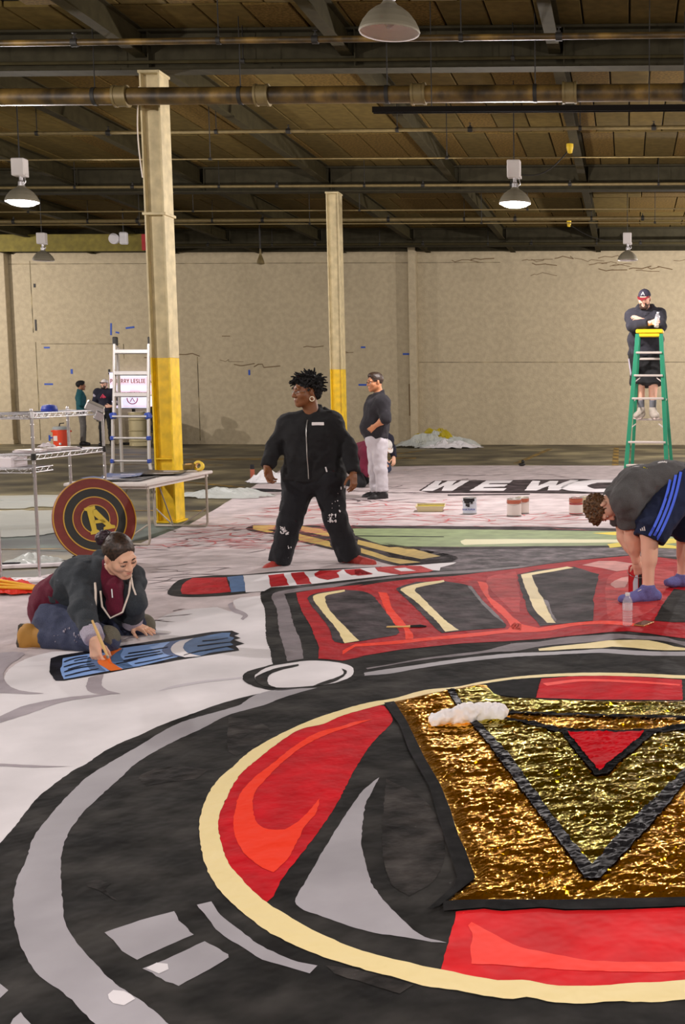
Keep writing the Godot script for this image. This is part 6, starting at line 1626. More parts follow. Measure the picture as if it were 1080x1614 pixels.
func bending_man() -> void:
	var r := person("bend", "man in grey T-shirt and striped blue shorts bending down to a red paint can", {
		"skin": "skin_pink", "hair": "curly", "hairmat": "hair_ginger", "lips": "lip_pink",
		"face": Vector3(0.45, -0.87, 0.25), "up": Vector3(-0.88, -0.45, 0.1), "headscale": 0.98,
		"pw": 0.09, "pr": 0.125, "ww": 0.08, "wr": 0.115, "cw": 0.085, "cr": 0.12, "arm": 1.22, "leg": 1.12,
		"palmL": Vector3(0.2, 0.0, -1), "palmR": Vector3(0.1, 0, 1), "curlL": 0.5, "curlR": 0.6, "cell": 0.012})
	var t: Node3D = r[0]
	var j: Dictionary = r[1]
	var b: Dictionary = r[2]
	var f := Field.new()
	folds(f, 31, 0.01, Vector3(12, 10, 12))
	torso(f, j, b, 0.016)
	f.cap(j.chest + Vector3(0.0, -0.03, 0.0), j.waist + Vector3(0.02, -0.03, 0), 0.13, 0.12, 0.06)
	f.CP[0] = j.pelvis
	f.CN[0] = Vector3(1, -0.5, 0).normalized()
	f.CP[3] = j.pelvis
	f.CN[3] = Vector3(1, -0.5, 0).normalized()
	f.cap(j.neck + Vector3(0.03, 0.0, 0), j.neck + Vector3(-0.04, -0.02, 0), 0.08, 0.074, 0.03, j.neck + Vector3(-0.045, -0.022, 0), Vector3(-0.9, -0.4, 0).normalized())
	for s in ["L", "R"]:
		arm(f, j, b, s, 0.018, 0.36, true)
	var tee := obj("t_shirt", f.geo(0.011), M.cloth_greytee, t)
	var q := Field.new()
	folds(q, 35, 0.012, Vector3(11, 8, 11))
	q.cap(j.pelvis - Vector3(0.0, 0.0, b.pw + 0.01), j.pelvis + Vector3(0.0, 0.0, b.pw + 0.01), 0.142, 0.142, 0.06, j.waist.lerp(j.pelvis, 0.3), Vector3(-0.9, 0.4, 0).normalized())
	for s in ["L", "R"]:
		leg(q, j, b, s, 0.04, 0.545, 0.055)
		q.cuff(j["kn" + s].lerp(j["hip" + s], 0.1), j["kn" + s].lerp(j["an" + s], 0.1), 0.105, 0.112, 0.05)
	var sh := obj("shorts", q.geo(0.011), M.cloth_navyshorts, t)
	# three stripes down the outer seam and a small three-bar mark by the hem
	for k in 3:
		var pts := []
		for i in 16:
			var u := i / 15.0
			var p: Vector3 = (j.pelvis + Vector3(-0.09, 0.1, 0)).lerp(j.knL.lerp(j.anL, 0.09) + Vector3(0.02, 0, 0), u) + Vector3(0.022 * sin(u * PI), 0, 0)
			var px := p.x + (k - 1) * 0.031 * (1.0 + 0.1 * u)
			var sp := surface_front(q, px, p.y, 0.9)
			if sp.z > -0.2:
				pts.append(sp + Vector3(0, 0, -0.004))
		if pts.size() > 2:
			var g := Geo.new()
			for i in pts.size() - 1:
				var d: Vector3 = (pts[i + 1] - pts[i]).normalized()
				var side := d.cross(Vector3(0, 0, 1)).normalized() * 0.0095
				var w := Vector3(0, 0, 0.011)
				g.quad(pts[i] - side + w, pts[i] + side + w, pts[i + 1] + side + w, pts[i + 1] - side + w, Vector3(0, 0, 1))
			obj("side_stripe", g, M.stripeblue, sh)
	var mk := surface_front(q, j.knL.x - 0.035, j.knL.y + 0.035, 0.9)
	var mg := Geo.new()
	for k in 3:
		mg.bar(mk + Vector3(-0.02 + k * 0.013, -0.008, 0.01), mk + Vector3(-0.026 + k * 0.013, 0.006 + k * 0.008, 0.01), 0.008, 0.003, Vector3(0, 0, 1))
	obj("hem_mark", mg, M.printwhite, sh)
	for s in ["L", "R"]:
		var sf := Field.new()
		folds(sf, 7, 0.003, Vector3(30, 30, 30))
		foot(sf, j, s, 0.002, 0.98)
		sf.cuff(j["an" + s] + Vector3(0, -0.03, 0), j["an" + s] + Vector3(0, 0.012, 0), 0.045, 0.044, 0.02)
		var sock := obj("ankle_sock", sf.geo(0.007), M.sockblue, t)
		if s == "L":
			var m0 := march(sf, j.anL.lerp(j.toeL, 0.33) + Vector3(0.0, 0.12, 0.12), Vector3(0, -0.75, -0.66).normalized())
			obj("sock_mark", Geo.new().bar(m0 + Vector3(-0.012, -0.006, 0), m0 + Vector3(0.012, 0.006, 0), 0.014, 0.004), M.printwhite, sock)
	# print on the shirt's back: a ring and two slanted words in white and yellow, laid on the cloth
	for a in [["ring", -0.075, 0.0, "printwhite"], ["bar", -0.125, 0.02, "printwhite"], ["bar", -0.02, 0.02, "printyellow"], ["bar", -0.012, 0.06, "printyellow"], ["bar", 0.1, 0.0, "printwhite"]]:
		var from: Vector3 = j.chest + Vector3(a[1], 0.5, 0.1 + a[2])
		var g := Geo.new()
		var pts := []
		for k in 13:
			var an := TAU * k / 12.0
			var off := Vector3(cos(an) * 0.022, 0, sin(an) * 0.034) if a[0] == "ring" else Vector3(-0.03 + 0.005 * k, 0, 0.012 * sin(k * 1.9))
			pts.append(march(f, from + off, Vector3(0.25, -1, -0.2).normalized()))
		g.tube(pts, 0.0075, 6)
		obj("back_print", g, M[a[3]], tee)

func march(f: Field, p: Vector3, d: Vector3) -> Vector3:
	for i in 90:
		var v := INF
		for k in f.A.size():
			v = minf(v, f.one(k, p))
		if v < 0.002:
			break
		p += d * maxf(v * 0.8, 0.001)
	return p

func arc_on(c: Vector3, r: float, bs: Basis) -> Array:
	var p := []
	for k in 15:
		var a := TAU * k / 14.0
		p.append(c + bs * Vector3(cos(a) * r, 0, sin(a) * r))
	return p

func kneeling_woman() -> void:
	var r := person("kneel", "kneeling woman in charcoal hooded jacket and jeans painting the blue feather with a brush", {
		"skin": "skin_light", "hair": "bun", "hairmat": "hair_brown", "bunmat": "hair_plum", "lips": "lip_pink", "headstyle": "slim",
		"face": Vector3(0.76, -0.5, 0.46), "up": Vector3(0.25, 0.85, 0.42), "look": Vector3(0, -0.9, 1), "lowered": true, "headscale": 1.04,
		"pw": 0.085, "pr": 0.12, "ww": 0.075, "wr": 0.11, "cw": 0.075, "cr": 0.112, "arm": 1.05, "leg": 1.15,
		"palmR": Vector3(0.3, -0.4, -0.6), "dirR": Vector3(0.2, -0.72, 0.35), "curlR": 0.75, "gripR": true,
		"palmL": Vector3(0, -1, 0), "dirL": Vector3(0.85, -0.2, 0.3), "curlL": 0.12, "spreadL": 0.2, "cell": 0.012, "hcell": 0.0045, "haircell": 0.005})
	var t: Node3D = r[0]
	var j: Dictionary = r[1]
	var b: Dictionary = r[2]
	var axis: Vector3 = (j.neck - j.pelvis).normalized()
	var f := Field.new()
	folds(f, 41, 0.013, Vector3(10, 10, 10))
	torso(f, j, b, 0.018)
	var cutp: Vector3 = j.waist + axis * 0.075
	for k in [0, 1, 3, 4]:
		f.CP[k] = cutp
		f.CN[k] = -axis
	for s in ["L", "R"]:
		arm(f, j, b, s, 0.022, 0.87, true)
	# front panels hanging open
	f.cap(j.chest + Vector3(0.1, -0.08, 0.02), j.chest + Vector3(0.16, -0.24, -0.04), 0.07, 0.05, 0.05)
	f.cap(j.chest + Vector3(0.02, -0.09, 0.04), j.chest + Vector3(0.04, -0.2, 0.02), 0.09, 0.06, 0.05)
	var jk := obj("hooded_jacket", f.geo(0.0105), M.cloth_charcoal, t)
	var h := Field.new()
	folds(h, 43, 0.012, Vector3(16, 16, 16))
	h.cap(j.neck + Vector3(-0.1, 0.0, 0.03), j.neck + Vector3(-0.07, 0.03, -0.08), 0.05, 0.055, 0.04)
	h.cap(j.neck + Vector3(-0.07, 0.03, -0.08), j.neck + Vector3(0.03, 0.01, -0.13), 0.055, 0.05, 0.04)
	h.cap(j.neck + Vector3(-0.1, 0.0, 0.03), j.neck + Vector3(-0.05, -0.08, 0.1), 0.045, 0.03, 0.04)
	obj("hood", h.geo(0.011), M.cloth_charcoal, jk)
	# maroon shirt: seen below the jacket's hem and in its open front
	var m := Field.new()
	folds(m, 45, 0.01, Vector3(12, 12, 12))
	m.cap(j.pelvis - (j.hipL - j.hipR).normalized() * b.pw, j.pelvis + (j.hipL - j.hipR).normalized() * b.pw, 0.132, 0.132, 0.05, j.pelvis - axis * 0.02, -axis)
	m.cap(j.pelvis, j.waist, 0.132, 0.128, 0.05, j.pelvis - axis * 0.02, -axis)
	var sdw: Vector3 = (j.shL - j.shR).normalized()
	m.cap(j.waist - sdw * 0.08, j.waist + sdw * 0.08, 0.118, 0.118, 0.06)
	m.cap(j.waist.lerp(j.chest, 0.5) - sdw * 0.08, j.waist.lerp(j.chest, 0.5) + sdw * 0.08, 0.112, 0.112, 0.06)
	m.cap(j.waist, j.chest, 0.11, 0.1, 0.05)
	m.cap(j.chest + Vector3(0.06, 0.0, 0.05), j.neck + Vector3(0.06, -0.09, 0.07), 0.06, 0.05, 0.05)
	m.cap(j.neck + Vector3(0.02, -0.06, 0.04), j.neck + Vector3(0.02, 0.0, 0.02), 0.07, 0.066, 0.03)
	m.cap(j.neck + Vector3(0.07, -0.1, 0.1), j.neck + Vector3(0.08, -0.22, 0.1), 0.045, 0.05, 0.04)
	var shirt := obj("maroon_shirt", m.geo(0.0105), M.cloth_maroon, t)
	obj("shirt_zip", Geo.new().tube([j.neck + Vector3(0.085, -0.1, 0.148), j.neck + Vector3(0.088, -0.15, 0.15)], 0.004, 5), M.printwhite, shirt)
	# jacket edge, cords
	obj("jacket_edge", Geo.new().tube([j.neck + Vector3(0.02, -0.11, 0.15), j.neck + Vector3(0.03, -0.2, 0.16), j.neck + Vector3(0.07, -0.27, 0.15), j.neck + Vector3(0.13, -0.24, 0.12), j.neck + Vector3(0.155, -0.14, 0.08), j.neck + Vector3(0.16, -0.03, 0.05)], 0.006, 6), M.cordwhite, jk)
	obj("drawcord", Geo.new().tube([j.neck + Vector3(-0.0, -0.06, 0.17), j.neck + Vector3(0.015, -0.11, 0.2), j.neck + Vector3(0.018, -0.22, 0.22), j.neck + Vector3(0.012, -0.3, 0.22)], 0.0065, 6), M.cordwhite, jk)
	obj("drawcord", Geo.new().tube([j.neck + Vector3(0.16, -0.02, 0.06), j.neck + Vector3(0.18, -0.1, 0.08), j.neck + Vector3(0.205, -0.19, 0.07)], 0.0055, 6), M.cordwhite, jk)
	# turned-back cuffs
	for s in ["L", "R"]:
		var e: Vector3 = j["el" + s]
		var w: Vector3 = j["wr" + s]
		var cf := Field.new()
		cf.cap(e.lerp(w, 0.72), e.lerp(w, 1.02), 0.06, 0.055, 0.01, e.lerp(w, 1.0), (w - e).normalized())
		cf.CP[0] = e.lerp(w, 1.0)
		obj("cuff", cf.geo(0.007), M.cloth_cuff, jk)
	# jeans, boots
	var q := Field.new()
	folds(q, 47, 0.012, Vector3(9, 12, 9))
	q.cap(j.pelvis - (j.hipL - j.hipR).normalized() * b.pw, j.pelvis + (j.hipL - j.hipR).normalized() * b.pw, 0.128, 0.128, 0.06, j.pelvis + axis * 0.03, axis)
	for s in ["L", "R"]:
		leg(q, j, b, s, 0.016, 0.97, 0.066)
	var je := obj("jeans", q.geo(0.0105), M.cloth_jeans, t)
	for s in ["L", "R"]:
		var kp := Field.new()
		kp.ell(j["kn" + s] + Vector3(0.02, 0.015, 0.0), Vector3(0.075, 0.075, 0.078), Basis(), 0.02)
		obj("knee_patch", kp.geo(0.009), M.cloth_khaki, je)
		var bt := Field.new()
		foot(bt, j, s, 0.006, 1.1)
		bt.cap(j["an" + s], j["an" + s].lerp(j["kn" + s], 0.16), 0.052, 0.056, 0.03)
		var boot := obj("work_boot", bt.geo(0.008), M.boottan, t)
		var so := Geo.new()
		sole(so, j, s, 1.15)
		obj("sole", so, M.soledark, boot)
	var xf: Transform3D = r[4]
	obj("ear_stud", Geo.new().ball(xf * Vector3(-0.083, -0.036, -0.006), Vector3.ONE * 0.006, 8), M.cordwhite, t)
	var sp := []
	for a in [[j.hipR.lerp(j.knR, 0.45), 9, 0.03], [j.hipR.lerp(j.knR, 0.7), 8, 0.04], [j.knR.lerp(j.anR, 0.3), 6, 0.03], [j.knR.lerp(j.anR, 0.6), 5, 0.04]]:
		var c := surface_front(q, a[0].x, a[0].y + 0.02, 0.9)
		sp.append([c, a[1], a[2]])
	splats(je, sp, M.cloth_cuff, 9, 0.5)
	# the brush in her hand: its tip rests on the orange band
	var grip: Vector3 = j.root + j.wrR + Vector3(0.2, -0.72, 0.35).normalized() * 0.085
	var tip := Vector3(-2.825, 0.012, -6.1)
	var top := Vector3(-2.905, 0.25, -6.08)
	var br := thing("paint_brush", "long pale wooden paint brush held by the kneeling woman over the orange stripe", "brush", tip)
	var d := (top - tip)
	obj("handle", Geo.new().tube([d * 0.16, d * 0.4, d * 0.75, d], [0.006, 0.0085, 0.008, 0.0055], 10), M.woodbrush, br)
	obj("ferrule", Geo.new().tube([d * 0.09, d * 0.17], 0.0075, 10), M.canmetal, br)
	obj("bristles", Geo.new().tube([Vector3(0, -0.004, 0), d * 0.04, d * 0.1], [0.002, 0.008, 0.0075], 10), M.orangepaint, br)

func man_in_white() -> void:
	var r := person("white", "man in dark half-zip jacket and white trousers standing with a hand in his pocket", {
		"skin": "skin_tan", "hair": "short", "hairmat": "hair_brown", "lips": "lip_pink",
		"face": Vector3(-0.8, -0.1, 0.6), "headscale": 1.06, "pw": 0.08, "pr": 0.125, "ww": 0.075, "wr": 0.155, "cw": 0.09, "cr": 0.14, "arm": 1.2, "leg": 1.2,
		"palmL": Vector3(0.2, 0, -1), "palmR": Vector3(0, 0, 1), "curlL": 0.5, "cell": 0.018, "hcell": 0.006, "hndcell": 0.005, "haircell": 0.008})
	var t: Node3D = r[0]
	var j: Dictionary = r[1]
	var b: Dictionary = r[2]
	var f := Field.new()
	folds(f, 51, 0.012, Vector3(9, 9, 9))
	torso(f, j, b, 0.014)
	f.CP[0] = j.pelvis + Vector3(0, 0.02, 0)
	f.CN[0] = Vector3(0.05, -1, 0).normalized()
	f.CP[3] = j.pelvis + Vector3(0, 0.02, 0)
	f.CN[3] = Vector3(0.05, -1, 0).normalized()
	f.cap(j.waist + Vector3(-0.05, -0.04, -0.06), j.waist + Vector3(-0.05, -0.04, 0.06), 0.15, 0.15, 0.06, j.pelvis + Vector3(0, 0.02, 0), Vector3.DOWN)
	f.cap(j.neck, j.neck + Vector3(-0.01, 0.07, 0), 0.078, 0.07, 0.03, j.neck + Vector3(0, 0.06, 0), Vector3(-0.3, 0.95, 0).normalized())
	arm(f, j, b, "L", 0.022, 0.72, true)
	arm(f, j, b, "R", 0.022, 0.9, true)
	var jk := obj("jacket", f.geo(0.017), M.cloth_darkjacket, t)
	obj("jacket_seam", Geo.new().tube([j.shL + Vector3(-0.08, -0.01, 0.075), j.shL + Vector3(-0.0, -0.045, 0.085), j.shL + Vector3(0.06, -0.05, 0.07)], 0.004, 5), M.sockgrey, jk)
	var q := Field.new()
	folds(q, 53, 0.016, Vector3(8, 8, 8))
	q.cap(j.pelvis - Vector3(0, 0, b.pw), j.pelvis + Vector3(0, 0, b.pw), 0.138, 0.138, 0.06)
	for s in ["L", "R"]:
		leg(q, j, b, s, 0.016, 0.99, 0.088)
	obj("trousers", q.geo(0.016), M.cloth_white, t)
	for s in ["L", "R"]:
		var sf := Field.new()
		foot(sf, j, s, 0.006, 1.1)
		var shoe := obj("shoe", sf.geo(0.012), M.shoeblack, t)
		var so := Geo.new()
		sole(so, j, s, 1.05)
		obj("sole", so, M.blackmatt, shoe)
	var xf: Transform3D = r[4]
	obj("glasses", Geo.new().tube([xf * Vector3(-0.05, 0.008, 0.088), xf * Vector3(-0.03, -0.01, 0.102), xf * Vector3(0.0, 0.01, 0.106), xf * Vector3(0.03, -0.01, 0.102), xf * Vector3(0.056, 0.01, 0.088), xf * Vector3(0.08, 0.008, -0.01)], 0.003, 5), M.blackmatt, t)

func man_on_ladder() -> void:
	var r := person("ladder", "bearded man in dark hoodie and cap standing on the green ladder", {
		"skin": "skin_pink", "hair": "cap", "hairmat": "beard_brown", "lips": "lip_pink", "beard": true, "beardmat": "beard_brown", "capmat": "capnavy", "visor": "capred", "emblem": "printwhite",
		"face": Vector3(-0.22, -0.3, 0.93), "look": Vector3(0, -0.2, 1),
		"pw": 0.11, "pr": 0.13, "ww": 0.11, "wr": 0.135, "cw": 0.1, "cr": 0.13, "arm": 1.25, "leg": 1.1,
		"palmR": Vector3(0.2, 0.1, 0.9), "curlR": 0.9, "gripR": true, "palmL": Vector3(0.2, -0.6, -0.5), "curlL": 0.4, "cell": 0.018, "hcell": 0.006, "hndcell": 0.005, "haircell": 0.008, "headscale": 1.04})
	var t: Node3D = r[0]
	var j: Dictionary = r[1]
	var b: Dictionary = r[2]
	var f := Field.new()
	folds(f, 61, 0.014, Vector3(9, 9, 9))
	torso(f, j, b, 0.016)
	for k in [0, 3]:
		f.CP[k] = j.pelvis + Vector3(0, 0.0, 0)
		f.CN[k] = Vector3.DOWN
	for s in ["L", "R"]:
		arm(f, j, b, s, 0.024, 0.95, true)
	var jk := obj("hoodie", f.geo(0.0165), M.cloth_hoodie, t)
	var h := Field.new()
	folds(h, 63, 0.01, Vector3(16, 16, 16))
	h.cap(j.neck + Vector3(-0.11, 0.01, 0.02), j.neck + Vector3(-0.08, 0.04, -0.08), 0.045, 0.05, 0.03)
	h.cap(j.neck + Vector3(-0.08, 0.04, -0.08), j.neck + Vector3(0.08, 0.04, -0.08), 0.05, 0.05, 0.03)
	h.cap(j.neck + Vector3(0.08, 0.04, -0.08), j.neck + Vector3(0.11, 0.01, 0.02), 0.05, 0.045, 0.03)
	h.cap(j.neck + Vector3(-0.11, 0.01, 0.02), j.neck + Vector3(0.0, -0.08, 0.11), 0.04, 0.03, 0.03)
	h.cap(j.neck + Vector3(0.11, 0.01, 0.02), j.neck + Vector3(0.0, -0.08, 0.11), 0.04, 0.03, 0.03)
	obj("hood", h.geo(0.016), M.cloth_hoodie, jk)
	var q := Field.new()
	folds(q, 65, 0.014, Vector3(9, 8, 9))
	q.cap(j.pelvis - Vector3(b.pw, 0, 0), j.pelvis + Vector3(b.pw, 0, 0), 0.142, 0.142, 0.06)
	for s in ["L", "R"]:
		leg(q, j, b, s, 0.036, 0.54, 0.075)
	var sh := obj("shorts", q.geo(0.0165), M.cloth_black, t)
	obj("side_stripe", Geo.new().tube([j.pelvis + Vector3(-0.235, -0.05, 0.07), j.hipR + Vector3(-0.125, -0.2, 0.09), j.knR + Vector3(-0.1, 0.03, 0.07)], 0.012, 5), M.cloth_cuff, sh)
	for s in ["L", "R"]:
		var so := Field.new()
		var a: Vector3 = j["an" + s]
		so.cuff(a, a.lerp(j["kn" + s], 0.42), 0.046, 0.052, 0.02)
		obj("sock", so.geo(0.011), M.sockgrey, t)
		var sf := Field.new()
		foot(sf, j, s, 0.01, 1.1)
		var shoe := obj("sneaker", sf.geo(0.011), M.shoegrey, t)
		var sg := Geo.new()
		sole(sg, j, s, 1.2)
		obj("sole", sg, M.solewhite, shoe)
	var hp: Vector3 = j.root + j.wrR + (j.haR - j.wrR).normalized() * 0.08
	bottle(hp + Vector3(0.0, -0.09, 0.05), "clear water bottle held by the bearded man on the green ladder", Basis(Vector3(0, 0, 1), -0.1))

func clothed(who: String, label: String, o: Dictionary) -> Node3D:
	# a small figure far back: jacket, trousers, shoes
	o.merge({"cell": 0.024, "hcell": 0.009, "hndcell": 0.007, "haircell": 0.011, "lips": "lip_pink", "palmL": Vector3(-0.5, 0, -0.5), "palmR": Vector3(0.5, 0, -0.5)})
	var r := person(who, label, o)
	var t: Node3D = r[0]
	var j: Dictionary = r[1]
	var b: Dictionary = r[2]
	var axis: Vector3 = (j.waist - j.pelvis).normalized()
	var f := Field.new()
	folds(f, 71, 0.012, Vector3(9, 9, 9))
	torso(f, j, b, 0.014)
	for k in [0, 3]:
		f.CP[k] = j.pelvis - axis * 0.03
		f.CN[k] = -axis
	f.cap(j.neck - axis * 0.02, j.neck + axis * 0.03, 0.075, 0.07, 0.03)
	for s in ["L", "R"]:
		arm(f, j, b, s, 0.02, o.get("sleeve", 0.97), true)
	obj("jacket", f.geo(0.02), M[o.top], t)
	var q := Field.new()
	folds(q, 73, 0.012, Vector3(9, 8, 9))
	var sh: Vector3 = (j.hipL - j.hipR).normalized()
	q.cap(j.pelvis - sh * b.pw, j.pelvis + sh * b.pw, b.pr + 0.008, b.pr + 0.008, 0.06)
	for s in ["L", "R"]:
		leg(q, j, b, s, 0.014, 0.98, 0.072)
	obj("trousers", q.geo(0.02), M[o.bottom], t)
	for s in ["L", "R"]:
		var sf := Field.new()
		foot(sf, j, s, 0.006, 1.1)
		obj("shoe", sf.geo(0.014), M.shoeblack, t)
	return t

func far_people() -> void:
	var m := clothed("maroon", "person in maroon sweater kneeling over the banner behind the woman in black", {"skin": "skin_light", "hair": "short", "hairmat": "hair_brown", "face": Vector3(0.55, -0.8, 0.1), "up": Vector3(0.8, 0.5, 0), "top": "cloth_maroon", "bottom": "cloth_black", "curlR": 0.6})
	var n := clothed("navy", "person in dark top and striped cap crouching, almost hidden behind the white trousers", {"skin": "skin_light", "hair": "cap", "hairmat": "hair_brown", "capmat": "capwhite", "visor": "capwhite", "face": Vector3(0.5, -0.75, 0.5), "up": Vector3(0.6, 0.6, 0.4), "top": "cloth_navy", "bottom": "cloth_jeans"})
	var w := clothed("teal", "woman in dark teal jacket and grey trousers standing at the back wall", {"skin": "skin_brown", "hair": "curly", "hairmat": "hair_black", "face": Vector3(0.85, 0.05, -0.4), "top": "cloth_teal", "bottom": "cloth_greytrouser"})
	var c := clothed("capman", "man in dark jersey and white cap standing at the back wall beside the lit screen", {"skin": "skin_pink", "hair": "cap", "hairmat": "hair_brown", "capmat": "capwhite", "visor": "capnavy", "face": Vector3(-0.15, 0, 1), "beard": true, "top": "cloth_navy", "bottom": "cloth_black", "arm": 1.15})
	var j := pose("capman")
	obj("chest_print", Geo.new().tube([j.chest + Vector3(-0.06, -0.03, 0.125), j.chest + Vector3(0.0, 0.06, 0.13), j.chest + Vector3(0.07, -0.02, 0.12)], 0.02, 6).ball(j.chest + Vector3(0.01, 0.0, 0.12), Vector3(0.05, 0.04, 0.02), 8), M.printred, c)
	obj("sleeve_print", Geo.new().ball(j.shR.lerp(j.elR, 0.3) + Vector3(-0.02, 0, 0.06), Vector3(0.05, 0.06, 0.03), 8), M.cloth_cuff, c)
	obj("sleeve_print", Geo.new().ball(j.elL + Vector3(0.02, 0, 0.055), Vector3(0.045, 0.05, 0.03), 8), M.cloth_cuff, c)
	var st := thing("stool", "low dark stool under the seated person behind the tall column", "stool", Vector3(-12.3, 0, -29.88))
	obj("seat", Geo.new().lathe([Vector2(0, 0.36), Vector2(0.19, 0.36), Vector2(0.2, 0.38), Vector2(0.19, 0.4), Vector2(0, 0.4)], 20), M.blackmatt, st)
	for k in 4:
		var a := PI * 0.25 + PI * 0.5 * k
		obj("leg", Geo.new().tube([Vector3(cos(a) * 0.12, 0.37, sin(a) * 0.12), Vector3(cos(a) * 0.19, 0, sin(a) * 0.19)], 0.014, 6), M.iron, st)
	clothed("seated", "person in black sitting on a stool before the lit screen", {"skin": "skin_brown", "hair": "curly", "hairmat": "hair_black", "face": Vector3(0.2, 0, -1), "top": "cloth_black", "bottom": "cloth_black"})

